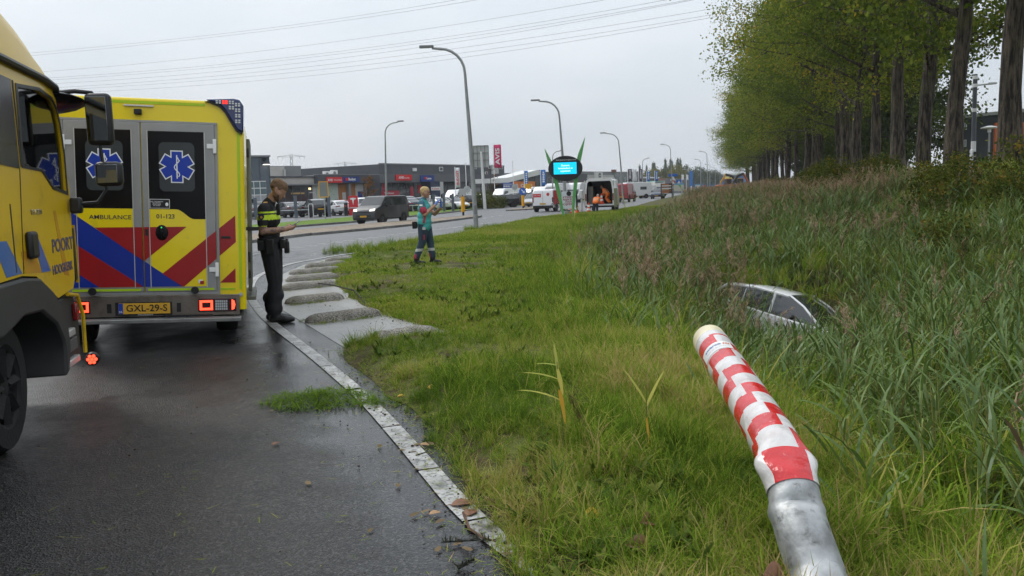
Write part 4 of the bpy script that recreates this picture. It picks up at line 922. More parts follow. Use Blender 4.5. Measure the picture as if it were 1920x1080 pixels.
# mirrors
mb = MB(); mb.tube([(.02, 1.40, 2.50), (.12, 1.47, 2.52), (.24, 1.50, 2.51), (.28, 1.50, 2.44)], .018, 8); mb.tube([(.27, 1.50, 2.12), (.28, 1.5, 1.95), (.29, 1.5, 1.72), (.22, 1.48, 1.62), (.05, 1.46, 1.61)], .014, 8); ma_ = mb.build('mirror_arm', black, trk, smooth=True)
mb = MB(); mb.box((.285, 1.50, 2.295), (.20, .12, .42)); m1 = mb.build('mirror', black, trk, bevel=.04, segs=3)
mirror_m = mat('mirror_glass', (.16, .17, .175), .03, 1.)  # glass coloured dark in place of dark surroundings it would reflect
mb = MB(); mb.box((.275, 1.436, 2.295), (.155, .008, .355)); mb.build('mirror_glass', mirror_m, m1, bevel=.003)
mb = MB(); mb.box((.325, 1.50, 1.85), (.21, .12, .20)); m2 = mb.build('mirror', black, trk, bevel=.04, segs=3)
mb = MB(); mb.box((.315, 1.436, 1.85), (.165, .008, .15)); mb.build('mirror_glass', mirror_m, m2, bevel=.003)
mb = MB(); mb.box((.06, 1.47, 1.60), (.09, .09, .13)); mb.build('mirror_base', black, trk, bevel=.02)
# doors, handles, stripes, lettering
SIDE = (R(90), 0, R(90))
mb = MB(); mb.prism([(.0005, y, z) for y, z in [(.262, 1.86), (.272, 1.86), (.142, 1.15), (.132, 1.15)]], (.003, 0, 0)); mb.prism([(.0005, y, z) for y, z in [(-.02, 1.62), (.0, 1.62), (.0, 1.17), (-.02, 1.17)]], (.002, 0, 0)); mb.build('door_seam', black, trk)
mb = MB(); mb.box((.022, .315, 1.335), (.05, .17, .19)); mb.build('door_handle', black, trk, bevel=.025, segs=3)
trk_blue = mat('stripe_blue', (.01, .11, .42), .35, coat=.3)
trk_or = mat('stripe_orange', (.52, .24, .006), .35, coat=.4)
for q, mm in (([(-.40, 1.39), (-.15, 1.385), (.11, 1.155), (-.22, 1.155)], trk_blue), ([(.43, 1.37), (.555, 1.365), (.79, 1.12), (.56, 1.125)], trk_blue), ([(.12, 1.30), (.40, 1.30), (.555, 1.125), (.18, 1.15)], trk_or), ([(1.00, 1.56), (1.06, 1.57), (1.30, 1.04), (1.16, 1.06)], trk_or)):
    mb = MB(); mb.prism([(.0005, y, z) for y, z in q], (.0012, 0, 0)); mb.build('side_stripe', mm, trk)
let_b = mat('letter_blue', (.05, .055, .16), .35)
lettering('POORT', .098, let_b, trk, (.0028, 1.185, 1.293), SIDE, width=.62, bold=.03)
lettering('HOOGKERK', .068, let_b, trk, (.0028, 1.13, 1.115), SIDE, width=.60, bold=.03)
lettering('TGL 12.250', .035, chrome, trk, (.003, .55, 1.56), SIDE, width=.27, bold=.02, extrude=.003)
# fender, wheel, bumper
fo = [(-.8, 1.125), (.1, 1.125), (.42, 1.095), (.73, .965), (.92, .83), (1.03, .69), (1.05, .5), (.95, .32), (.86, .30), (.90, .48), (.88, .58), (.74, .72), (.40, .86), (-.02, .88), (-.45, .80), (-.8, .82)]
mb = MB(); mb.prism([(-.42, y, z) for y, z in fo], (.45, 0, 0)); mb.build('fender', fender_g, trk, bevel=.02)
mb = MB(); mb.b2((-2.0, -.7, .5), (-.42, .85, 1.05)); mb.b2((-1.6, -6, .55), (-.65, -.7, .95)); mb.build('chassis', black, trk)
for xx, yy in ((-.03, -.1), (-.03, -3.6)): make_wheel(trk, .435, .27, (xx-.06, yy, .435), 1, rubber, 8)  # near rims coloured tyre black, standing in for the shade under the fender
for xx, yy in ((-TW+.03, -.1), (-TW+.03, -3.6)): make_wheel(trk, .435, .27, (xx, yy, .435), -1, rim_dark, 8)
mb = MB(); mb.prism([(-TW+.03, y, z) for y, z in [(1.02, .88), (1.48, .90), (1.62, .70), (1.60, .34), (1.48, .30), (1.05, .40)]], (TW-.06, 0, 0)); bu = mb.build('bumper', fender_g, trk, bevel=.03)
mb = MB(); mb.tube([(.0, 1.20, .90), (.0, 1.50, .86), (.0, 1.63, .68), (.0, 1.60, .36)], .016, 8); mb.build('bumper_edge', trk_y, bu, smooth=True)
mb = MB(); mb.b2((-.05, 1.02, .56), (.012, 1.30, .62)); mb.b2((-.05, .98, .33), (.012, 1.38, .385)); mb.build('entry_step', alu, bu, bevel=.01)
mb = MB(); mb.b2((-.04, 1.08, .44), (.006, 1.36, .54)); mb.build('step_tread', mat('tread', (.12, .12, .12), .5, .3, bump=.6, bs=60), bu, bevel=.006)
mb = MB(); mb.b2((-.03, 1.40, .66), (.008, 1.50, .80)); mb.build('side_indicator', lamp_dark, bu, bevel=.01)
mb = MB(); mb.b2((-TW+.25, 1.5, .98), (-.0, 1.585, 1.42)); mb.build('grille', black, trk, bevel=.01); mb = MB(); mb.b2((-.02, 1.585, .96), (.004, 1.60, 1.44)); mb.build('grille_edge', trk_y, trk)
mb = MB(); mb.lathe([(.001, 0), (.05, 0), (.058, .012), (.058, .05), (.001, .05)], (.05, 1.58, .30), (0, 1, 0), 18); ml = mb.build('marker_lamp', black, trk, smooth=35)
mb = MB()
for k in range(7):
    a = k*math.pi/3; q = (0 if k == 6 else .03); mb.ell((.05+q*math.cos(a), 1.577, .30+q*math.sin(a)), (.0145, .006, .0145), 8, 6)
mb.build('led', lamp_glow, ml)
# interior seen through the glass, and the deck behind the cab
mb = MB(); mb.box((-.55, .0, 1.62), (.5, .16, .95)); mb.box((-1.7, .0, 1.62), (.5, .16, .95)); mb.build('seat', black, trk, bevel=.04)
mb = MB(); mb.box((-TW/2, 1.25, 1.45), (TW-.2, .35, .4)); mb.build('dashboard', black, trk, bevel=.05)
mb = MB(); mb.lathe([(.19, -.015), (.215, 0), (.19, .015), (.165, 0), (.19, -.015)], (-1.7, 1.02, 1.72), (0, -.5, .8), 20); mb.build('steering_wheel', black, trk, smooth=True)
mb = MB(); mb.b2((-TW, -6.2, .95), (0, -.95, 1.12)); mb.build('deck', alu, trk, bevel=.02)
# ---------------------------------------------------------------- cars and vans: builders
PAINT = dict(white=mat('car_white', (.72, .72, .72), .3, coat=.5), black=mat('car_black', (.012, .013, .015), .25, coat=.6), grey=mat('car_grey', (.075, .08, .085), .3, .3, coat=.5),
             silver=mat('car_silver', (.42, .43, .44), .3, .6, coat=.4), blue=mat('car_blue', (.04, .055, .085), .3, .3, coat=.5), red=mat('car_red', (.35, .015, .02), .3, coat=.5), dark=mat('car_anthracite', (.035, .036, .038), .32, .3, coat=.5), beige=mat('car_offwhite', (.62, .61, .57), .35, coat=.4))
car_glass = mat('car_glass', (.03, .035, .038), .05, spec=.8)
_wm = {}
def wheel_mesh(r, w, out, rim):
    k = (r, w, out, rim.name)
    if k not in _wm:
        e, f = MB(), MB(); wheel_mb(r, w, e, f, (0, 0, 0), out, 5, 18); o = len(e.v); e.v += f.v; e.f += [tuple(i+o for i in q) for q in f.f]; e.m += [1]*len(f.f)
        _wm[k] = e.mesh('car_wheel', [rubber, rim], 35)
    return _wm[k]
def loft(mb, rows, m=0, caps=True):
    n = len(rows[0]); vs_ = [p for r_ in rows for p in r_]
    mb.add(vs_, [(i*n+k, i*n+k+1, (i+1)*n+k+1, (i+1)*n+k) for i in range(len(rows)-1) for k in range(n-1)], m)
    if caps: mb.add(vs_, [tuple(range(n)), tuple((len(rows)-1)*n+k for k in range(n-1, -1, -1))], m)
CARS = {
 'fastback': dict(L=4.7, wb=(.95, 3.82), r=.34, st=[(.0, .60, .46, .86), (.10, .80, .33, 1.02), (.6, .90, .28, 1.05), (1.5, .93, .25, .99), (2.6, .93, .25, .95), (3.4, .92, .25, .92), (4.05, .89, .27, .82), (4.48, .80, .31, .70), (4.68, .58, .40, .58)],
   gh=[(.40, 1.02, 1.05, .70, .60), (1.15, .98, 1.33, .80, .60), (1.9, .96, 1.44, .83, .60), (2.55, .94, 1.42, .83, .60), (3.05, .93, 1.20, .82, .66), (3.55, .90, .93, .78, .74)], pil=[(1.15, 1), (2.05, 2)]),
 'hatch': dict(L=4.25, wb=(.75, 3.35), r=.32, st=[(.0, .66, .45, .92), (.08, .82, .32, 1.00), (.5, .88, .27, 1.01), (1.5, .89, .25, .97), (2.6, .89, .25, .94), (3.2, .88, .26, .93), (3.75, .86, .28, .84), (4.08, .78, .32, .72), (4.24, .55, .42, .58)],
   gh=[(.06, .97, 1.0, .74, .66), (.42, .98, 1.38, .78, .58), (1.2, .97, 1.47, .80, .58), (2.1, .95, 1.46, .80, .58), (2.55, .94, 1.28, .79, .63), (3.1, .92, .94, .76, .72)], pil=[(.95, 1), (1.75, 2)]),
 'suv': dict(L=4.5, wb=(.85, 3.55), r=.36, st=[(.0, .70, .50, 1.0), (.08, .85, .36, 1.10), (.5, .91, .32, 1.11), (1.5, .92, .30, 1.07), (2.7, .92, .30, 1.04), (3.3, .91, .31, 1.03), (3.95, .89, .34, .96), (4.3, .82, .38, .84), (4.48, .6, .48, .66)],
   gh=[(.05, 1.08, 1.12, .76, .68), (.40, 1.08, 1.52, .80, .62), (1.2, 1.07, 1.64, .83, .62), (2.2, 1.05, 1.62, .83, .62), (2.65, 1.04, 1.42, .82, .66), (3.15, 1.02, 1.05, .79, .74)], pil=[(1.0, 1), (1.85, 2)])}
def build_car(kind, paint, lights=False, plate=True, rim=None):
    """returns list of (name, mesh, sub) so that copies share data; y from rear (0) to front (L)"""
    s = CARS[kind]; L_ = s['L']; parts = []
    mb = MB(); rows = []
    for y, hw, zb, zt in s['st']:
        h = zt-zb; half = [(0, zb), (hw*.80, zb), (hw*.95, zb+.06), (hw, zb+.30*h), (hw*.985, zb+.62*h), (hw*.95, zt-.05), (hw*.84, zt), (hw*.4, zt+.02), (0, zt+.025)]
        rows.append([(x, y, z) for x, z in half]+[(-x, y, z) for x, z in half[-2::-1]])
    loft(mb, rows); parts.append(('body', mb.mesh('car_body', PAINT[paint] if isinstance(paint, str) else paint, 40)))
    mb = MB(); rows = []
    for y, zl, zh, wl, wh in s['gh']: rows.append([(wl, y, zl-.04), (wl*.99, y, zl), (wh*1.02, y, zh-.03), (wh*.9, y, zh), (0, y, zh+.015), (-wh*.9, y, zh), (-wh*1.02, y, zh-.03), (-wl*.99, y, zl), (-wl, y, zl-.04)])
    loft(mb, rows); parts.append(('windows', mb.mesh('car_windows', car_glass, 35)))
    g = s['gh']; mb = MB(); rows = []
    for y, zl, zh, wl, wh in g[1:4]: rows.append([(wh*1.035, y, zh-.065), (wh*1.04, y, zh-.02), (wh*.92, y, zh+.012), (0, y, zh+.028), (-wh*.92, y, zh+.012), (-wh*1.04, y, zh-.02), (-wh*1.035, y, zh-.065)])
    loft(mb, rows, caps=True)
    for sd_ in (-1, 1):
        for i, j in ((0, 1), (3, 4), (4, 5)):
            a, b = g[i], g[j]; mb.tube([(sd_*(a[4]+.01 if a[2]-a[1] > .1 else a[3]), a[0], a[2]), (sd_*(b[4]+.01 if b[2]-b[1] > .1 else b[3]), b[0], b[2])], .034, 5)
        for y, i in s['pil']:
            a = g[i]; mb.tube([(sd_*(a[3]+.0), y+.04, a[1]), (sd_*(a[4]+.015), y-.02, a[2]-.03)], .03, 4)
    parts.append(('roof', mb.mesh('car_roof', PAINT[paint] if isinstance(paint, str) else paint, 40)))
    f = s['st'][-2]; b_ = s['st'][1]
    mb = MB(); mb.b2((-.55, L_-.10, f[2]+.02), (.55, L_-.02, f[2]+.14)); parts.append(('front_bumper', mb.mesh('bumper_trim', black))); mb = MB(); mb.b2((-.62, .02, b_[2]), (.62, .10, b_[2]+.16)); parts.append(('rear_bumper', mb.mesh('bumper_trim', black)))
    for sd_ in (-1, 1):
        mb = MB(); zf = s['st'][-3][3]-.10; mb.prism([(sd_*.50, L_-.20, zf-.10), (sd_*.80, L_-.42, zf-.06), (sd_*.80, L_-.46, zf+.04), (sd_*.54, L_-.26, zf+.02)], (0, .05, 0)); parts.append(('headlight', mb.mesh('headlight', lamp_white if lights else lens)))
        mb = MB(); zr = b_[3]-.10; mb.prism([(sd_*.50, -.02, zr-.06), (sd_*.86, .12, zr-.08), (sd_*.88, .16, zr+.05), (sd_*.52, .0, zr+.05)], (0, .05, 0)); parts.append(('tail_light', mb.mesh('tail_light', lamp_dark)))
        mb = MB(); y4 = g[4][0]-.05; mb.ell((sd_*1.0, y4, g[4][1]+.08), (.10, .06, .06), 8, 6); parts.append(('mirror', mb.mesh('car_mirror', black, True)))
    if plate:
        for y, d in ((L_+.0, .012), (-.012, .012)):
            mb = MB(); z = .50 if y > 1 else .74; mb.b2((-.26, y-.005, z-.055), (.26, y+.005, z+.055)); parts.append(('license_plate', mb.mesh('license_plate', plate_y)))
    wl = []
    for y in s['wb']:
        for sd_ in (-1, 1): wl.append((wheel_mesh(s['r'], .21, sd_, rim or rim_m), (sd_*(.915 if kind != 'hatch' else .88), y, s['r'])))
    # arches
    mb = MB()
    for y in s['wb']:
        for sd_ in (-1, 1): mb.lathe([(.001, .0), (s['r']+.055, 0), (s['r']+.055, -.18), (.001, -.18)], (sd_*(.918 if kind != 'hatch' else .882), y, s['r']+.01), (sd_, 0, 0), 18)
    parts.append(('wheel_arch', mb.mesh('wheel_arch', black)))
    return parts, wl, L_
_cache = {}
def car(kind, paint, name, label, cat, loc, heading, group=None, **kw):
    """heading: direction (dx,dy) the nose points"""
    k = (kind, paint, tuple(sorted(kw.items(), key=str)).__str__())
    if k not in _cache: _cache[k] = build_car(kind, paint, **kw)
    parts, wl, L_ = _cache[k]; rz = math.atan2(-heading[0], heading[1])
    d = Vector((heading[0], heading[1], 0)).normalized()
    t_ = thing(name, label, cat, loc, rz, group)
    for nm, me in parts:
        inst(nm, me, t_, (0, -L_/2, 0))
    for me, c in wl: inst('wheel', me, t_, (c[0], c[1]-L_/2, c[2]))
    return t_
def van(side, hw, paint, name, label, cat, loc, heading, wb, r, panes, group=None, taper=.10, zt=1.0, extra=None, rim=None, trim=True):
    """side: body outline (y,z) rear at y=0; panes: list of (kind, pts) kind 'side' -> (y,z) both sides, 'front' -> ((y,z) low,(y,z) high,width), 'rear'"""
    L_ = max(p[0] for p in side); H_ = max(p[1] for p in side); rz = math.atan2(-heading[0], heading[1])
    t_ = thing(name, label, cat, loc, rz, group); P = PAINT[paint] if isinstance(paint, str) else paint
    xs = lambda z: hw*(1-taper*max(0, (z-zt))/(H_-zt))
    mb = MB(); n = len(side); vs_ = [(xs(z), y-L_/2, z) for y, z in side]+[(-xs(z), y-L_/2, z) for y, z in side]
    mb.add(vs_, [tuple(range(n)), tuple(range(2*n-1, n-1, -1))]+[(i, (i+1) % n, n+(i+1) % n, n+i) for i in range(n)]); mb.build('body', P, t_, bevel=.07, segs=3)
    for k, q in panes:
        if k.startswith('side'):
            for s_ in (-1, 1):
                if k == 'side_r' and s_ < 0: continue
                mb = MB(); mb.add([(s_*(xs(z)+.004), y-L_/2, z) for y, z in q]+[(s_*(xs(z)-.02), y-L_/2, z) for y, z in q], [tuple(range(len(q)))]+[(i, (i+1) % len(q), len(q)+(i+1) % len(q), len(q)+i) for i in range(len(q))]); mb.build('window', car_glass, t_)
        elif k == 'front':
            (y0, z0), (y1, z1), k0, k1 = q; d = Vector((0, y1-y0, z1-z0)).normalized(); nn = Vector((0, d.z, -d.y))*.006
            mb = MB(); mb.prism([(-xs(z0)*k0, y0-L_/2+nn.y, z0+nn.z), (xs(z0)*k0, y0-L_/2+nn.y, z0+nn.z), (xs(z1)*k1, y1-L_/2+nn.y, z1+nn.z), (-xs(z1)*k1, y1-L_/2+nn.y, z1+nn.z)], (0, -.02, 0)); mb.build('windscreen', car_glass, t_)
        elif k == 'rear':
            for s_ in (-1, 1):
                mb = MB(); x0, x1, z0, z1 = q; mb.b2((s_*x0, -L_/2-.006, z0), (s_*x1, -L_/2+.01, z1)); mb.build('rear_window', car_glass, t_)
    if trim:
        mb = MB(); mb.b2((-hw*.94, -L_/2-.03, .30), (hw*.94, -L_/2+.05, .52)); mb.b2((-hw*.9, L_/2-.05, .28), (hw*.9, L_/2+.03, .46)); mb.build('bumper', black, t_, bevel=.02)
        for s_ in (-1, 1):
            mb = MB(); mb.b2((s_*(hw*.86), -L_/2-.015, .78), (s_*(hw*.985), -L_/2+.04, 1.18)); mb.build('tail_light', lamp_dark, t_, bevel=.01)
            mb = MB(); mb.b2((s_*.03-.001 if False else s_*.012, -L_/2-.004, .5), (s_*.004, -L_/2+.002, H_-.15)); mb.build('door_gap', black, t_)
        for y in (-L_/2-.036, L_/2+.036):
            mb = MB(); mb.box((0 if y > 0 else -.0, y, .52 if y > 0 else .66), (.52, .012, .11)); mb.build('license_plate', plate_y, t_)
    for y in wb:
        for s_ in (-1, 1):
            mb = MB(); mb.lathe([(.001, .004), (r+.06, .004), (r+.06, -.2), (.001, -.2)], (s_*hw, y-L_/2, r+.01), (s_, 0, 0), 20); mb.build('wheel_arch', black, t_)
            inst('wheel', wheel_mesh(r, .21, s_, rim or rim_m), t_, (s_*(hw+.012), y-L_/2, r))
    for s_ in (-1, 1):
        fy = [p for p in side if p[0] > L_*.55]; 
        mb = MB(); mb.box((s_*(hw+.12), L_*.5-1.35, 1.18), (.14, .09, .2)); mb.box((s_*(hw+.02), L_*.5-1.33, 1.14), (.12, .04, .05)); mb.build('mirror', black, t_, bevel=.03)
    return t_
def heading_at(x, y): return Vector((.33, .944))
SMALLVAN = [(0, .32), (0, 1.55), (.10, 1.78), (.4, 1.84), (2.65, 1.84), (2.95, 1.78), (3.62, 1.18), (4.22, 1.0), (4.38, .82), (4.40, .32)]
BIGVAN = [(0, .38), (0, 2.0), (.08, 2.28), (.35, 2.36), (3.7, 2.36), (4.1, 2.25), (4.75, 1.38), (5.35, 1.12), (5.5, .9), (5.5, .38)]
SV_PANES = [('front', ((3.55, 1.24), (2.98, 1.76), .93, .86)), ('side', [(2.25, 1.18), (3.36, 1.18), (3.10, 1.42), (2.80, 1.68), (2.25, 1.70)]), ('rear', (.05, .70, 1.15, 1.62))]
# dark van driving towards us on the far carriageway
dv = van(SMALLVAN, .92, 'dark', 'delivery_van', 'dark grey delivery van with headlights on, driving on the far carriageway', 'van', (-8.05, 53.9, 0), (-.42, -.9), (.75, 3.5), .325, SV_PANES+[('side', [(.35, 1.22), (1.95, 1.22), (1.95, 1.66), (.45, 1.64)])], taper=.12)
for s_ in (-1, 1):
    mb = MB(); mb.prism([(s_*.50, 2.2, .86), (s_*.84, 2.10, .88), (s_*.86, 2.0, 1.02), (s_*.56, 2.14, .98)], (0, .05, 0)); mb.build('headlight', lamp_white, dv)
mb = MB(); mb.b2((-.5, 2.195, .78), (.5, 2.215, .84)); mb.b2((-.6, 2.19, .5), (.6, 2.21, .62)); mb.build('grille', black, dv)
dv.scale = (.9, .9, .93)
# red and white parcel van with a bicycle on a rear rack
pv = van(SMALLVAN, .92, 'white', 'parcel_van', 'white and red delivery van stopped behind the green leaf sign', 'van', (3.55, 72.2, 0), (.36, .93), (.75, 3.5), .325, SV_PANES[:2], taper=.1)
red_p = mat('red_panel', (.55, .03, .04), .4, coat=.3)
mb = MB(); mb.b2((-.84, -2.212, 1.2), (-.14, -2.203, 1.48)); mb.build('red_panel', red_p, pv)
mb = MB(); mb.lathe([(.001, 0), (.13, 0), (.13, -.006), (.001, -.006)], (.45, -2.205, 1.42), (0, -1, 0), 18); mb.build('red_roundel', red_p, pv)
mb = MB(); mb.prism([(.925, -2.1, .6), (.925, -.6, .6), (.925, -.9, 1.75), (.925, -2.1, 1.7)], (.006, 0, 0)); mb.build('red_side', red_p, pv)
lettering('SNEL & VERS', .07, white, pv, (-.49, -2.214, 1.34), FRONT, width=.6)
# silver car and its neighbours on the road
car('hatch', 'silver', 'silver_car', 'silver hatchback coming out beside the parcel van', 'car', (2.7, 98.5, 0), (-.25, -.97))
car('hatch', 'white', 'white_car', 'small white hatchback facing us, left of the open service van', 'car', (10.94, 128.00, 0.28), (-.2, -.98))
car('suv', 'blue', 'blue_car', 'dark blue car driving towards us beside the brown information board', 'car', (23.6, 136, 0), (-.27, -.96))
car('fastback', 'white', 'white_car', 'white car crossing the road behind the dark blue car', 'car', (26.81, 170.00, 0.60), (-.97, .2))
car('hatch', 'blue', 'dark_car', 'dark car queuing behind the white crossing car', 'car', (32.57, 190.00, 1.10), (-.9, -.1))
# ---------------------------------------------------------------- open service van
svx, svy, svr = 6.45, 61.2, math.atan2(-.20, .98)
sv = thing('service_van', 'white service van with both rear doors open on the verge', 'van', (svx, svy, .02), svr)
hw, zt_, L_ = 1.02, 2.40, 5.4
olive_p = mat('olive_panel', (.20, .21, .13), .5, var=.1)
mb = MB()
out = [(-hw, .45), (-hw, 1.6), (-hw*.93, 2.25), (-hw*.8, 2.40), (hw*.8, 2.40), (hw*.93, 2.25), (hw, 1.6), (hw, .45)]
inn = [(-hw+.1, .60), (-hw+.1, 1.6), (-hw*.93+.1, 2.1), (-hw*.75, 2.24), (hw*.75, 2.24), (hw*.93-.1, 2.1), (hw-.1, 1.6), (hw-.1, .60)]
n = len(out); vs_ = [(x, 0, z) for x, z in out]+[(x, 0, z) for x, z in inn]+[(x, 3.6, z) for x, z in out]+[(x, 2.6, z) for x, z in inn]
fs = [(i, (i+1) % n, n+(i+1) % n, n+i) for i in range(n)]+[(i, (i+1) % n, 2*n+(i+1) % n, 2*n+i) for i in range(n)]+[(n+i, n+(i+1) % n, 3*n+(i+1) % n, 3*n+i) for i in range(n)]+[tuple(3*n+i for i in range(n)), tuple(2*n+i for i in range(n))]
mb.add(vs_, fs[:2*n]); mb.add(vs_, fs[2*n:3*n+1], 1); mb.add(vs_, fs[3*n+1:])
mb.build('body', [PAINT['white'], mat('van_interior', (.035, .034, .032), .8)], sv)
mb = MB(); side_ = [(3.6, .45), (3.6, 2.38), (4.0, 2.2), (4.7, 1.4), (5.3, 1.1), (5.4, .45)]; mb.prism([(-hw, y, z) for y, z in side_], (2*hw, 0, 0)); mb.build('cab', PAINT['white'], sv, bevel=.06)
for s_ in (-1, 1):
    a = R(95) if s_ < 0 else R(80)
    rot = Matrix.Rotation(-s_*a, 3, 'Z'); base = Vector((s_*hw, -.02, 0))
    def dp(u, v, th): return base+rot @ Vector((-s_*u, th, 0))+Vector((0, 0, v))
    mb = MB(); vs_ = [dp(u, v, th) for th in (0, .06) for u, v in ((0, .5), (.96, .5), (.96, 2.05), (.80, 2.3), (.0, 2.3))]
    mb.add(vs_, [(0, 1, 2, 3, 4), (9, 8, 7, 6, 5)]+[(i, (i+1) % 5, 5+(i+1) % 5, 5+i) for i in range(5)]); do = mb.build('rear_door', PAINT['white'] if s_ > 0 else alu, sv)
    mb = MB(); vs_ = [dp(u, v, th) for th in (-.008, .068) for u, v in ((.15, 1.4), (.8, 1.4), (.74, 2.0), (.15, 2.05))]; mb.add(vs_, [(0, 1, 2, 3), (7, 6, 5, 4)]+[(i, (i+1) % 4, 4+(i+1) % 4, 4+i) for i in range(4)]); mb.build('door_window', car_glass, do)
    make_wheel(sv, .35, .22, (s_*(hw-.02), 1.1, .35), s_); make_wheel(sv, .35, .22, (s_*(hw-.02), 4.5, .35), s_)
    mb = MB(); mb.b2((s_*(hw-.09), -.012, .85), (s_*(hw-.01), .02, 1.35)); mb.build('tail_light', lamp_dark, sv)
mb = MB(); mb.b2((-hw, -.18, .38), (hw, .02, .5)); mb.build('bumper', black, sv, bevel=.02)
mb = MB(); mb.b2((-.9, .1, 2.44), (.9, .16, 2.49)); mb.b2((-.9, 2.1, 2.44), (.9, 2.16, 2.49)); mb.b2((-.75, .1, 2.39), (-.69, .16, 2.46)); mb.b2((.69, .1, 2.39), (.75, .16, 2.46)); mb.build('roof_rack', alu, sv)
mb = MB(); mb.lathe([(.001, .1), (.05, .09), (.06, 0), (.001, 0)], (.35, .3, 2.41), (0, 0, 1), 12); mb.build('beacon', mat('amber', (.6, .25, .01), .3), sv, smooth=True)
mb = MB(); mb.b2((-.86, .5, .62), (-.5, 2.4, 1.9)); mb.build('shelf', mat('shelf_grey', (.16, .16, .15), .6), sv); mb = MB(); mb.b2((.15, 2.0, 1.55), (.75, 2.4, 2.1)); mb.build('crate', mat('crate_brown', (.06, .045, .03), .7), sv)
mb = MB(); mb.b2((hw+.02, -.1, .35), (hw+.25, .06, 1.7)); mb.build('side_cabinet', olive_p, sv, bevel=.02)
mb = MB(); mb.lathe([(.14, -.25), (.14, .25), (.05, .32), (.001, .33)], (-1.22, -.5, 1.35), (0, 0, 1), 12); mb.tube([(-1.22, -.5, .1), (-1.22, -.5, 1.1)], .06, 8); mb.build('water_tank', alu, sv, smooth=40)
# ---------------------------------------------------------------- the car nose-down in the ditch
silver_w = mat('ditch_car_paint', (.74, .74, .75), .25, .1, coat=.5)
PAINT['ditch'] = silver_w
dc = car('hatch', 'ditch', 'crashed_car', 'silver hatchback lying nose down among the reeds in the ditch', 'car', (0, 0, 0), (1, 0), plate=False)
dc.location = (5.7, 17.4, -1.90); dc.rotation_mode = 'XYZ'
dc.rotation_euler = (Matrix.Rotation(R(-138), 3, 'Z') @ Matrix.Rotation(R(-10), 3, 'X') @ Matrix.Rotation(R(-7), 3, 'Y')).to_euler()
dc.scale = (.84, .84, .84)
# ================================================================ people: one continuous surface each, grown from tapered limbs
def capsule_mesh(mb, a, b, ra, rb, n=12):
    a, b = Vector(a), Vector(b); d = b-a; l_ = d.length
    ax = d/l_ if l_ > 1e-6 else Vector((0, 0, 1)); pr = []
    for k in range(5): t = math.pi/2*k/4; pr.append((max(.0005, ra*math.sin(t)), -ra*math.cos(t)))
    for k in range(5): t = math.pi/2*k/4; pr.append((max(.0005, rb*math.cos(t)), l_+rb*math.sin(t)))
    mb.lathe(pr, a, ax, n)
    o = len(mb.v)
    mb.f.append(tuple(range(o-n, o))); mb.m.append(0); mb.f.append(tuple(range(o-10*n+n-1, o-10*n-1, -1))); mb.m.append(0)
def grown(name, prims, mats, parent, voxel=.011, paint_fn=None, smooth_it=4):
    mb = MB()
    for p in prims: capsule_mesh(mb, *p[:4])
    me = bpy.data.meshes.new('tmp'); me.from_pydata(mb.v, [], mb.f)
    bm = bmesh.new(); bm.from_mesh(me); bmesh.ops.recalc_face_normals(bm, faces=bm.faces); bm.to_mesh(me); bm.free()
    ob = bpy.data.objects.new('tmp', me); C.objects.link(ob)
    r_ = ob.modifiers.new('r', 'REMESH'); r_.mode = 'VOXEL'; r_.voxel_size = voxel; r_.use_smooth_shade = True
    s_ = ob.modifiers.new('s', 'SMOOTH'); s_.iterations = smooth_it; s_.factor = .5
    dg = bpy.context.evaluated_depsgraph_get(); out = bpy.data.meshes.new_from_object(ob.evaluated_get(dg)); bpy.data.objects.remove(ob)
    out.name = name; out.materials.clear()
    for m in mats: out.materials.append(m)
    nf = len(out.polygons); c = np.empty(nf*3); out.polygons.foreach_get('center', c); c = c.reshape(-1, 3); best = np.full(nf, 1e9); idx = np.zeros(nf, np.int32)
    for p in prims:
        a = np.array(p[0], float); b = np.array(p[1], float); d = b-a; L2 = max(1e-9, d@d); t = np.clip((c-a)@d/L2, 0, 1)
        q = np.linalg.norm(c-(a+t[:, None]*d), axis=1)-(p[2]+(p[3]-p[2])*t); k = q < best; best[k] = q[k]; idx[k] = p[4]
    if paint_fn is not None: idx = paint_fn(c, idx)
    out.polygons.foreach_set('material_index', idx.astype(np.int32)); out.polygons.foreach_set('use_smooth', [True]*nf)
    o = bpy.data.objects.new(name, out); C.objects.link(o)
    if parent is not None: o.parent = parent
    return o
skin = mat('skin', (.40, .22, .145), .5, var=.1, vs=14)
skin_t = mat('tattooed_forearm', (.30, .17, .115), .5, dirt=(.09, .06, .05), dscale=22, dlo=.48, dhi=.58)
hair_b = mat('brown_hair', (.15, .085, .042), .75, var=.15, vs=60, bump=.5, bs=120)
hair_y = mat('blond_hair', (.50, .36, .16), .7, var=.35, vs=40, bump=.8, bs=90)
cloth_k = mat('black_cloth', (.013, .013, .015), .8, var=.3, vs=8, bump=1., bs=9)
hiviz = mat('high_vis_yellow', (.50, .66, .02), .5)
eye_w = mat('eye_white', (.6, .58, .55), .3); lip = mat('lip', (.30, .12, .095), .5)
boot = mat('black_leather', (.012, .011, .011), .4, var=.3, vs=12)
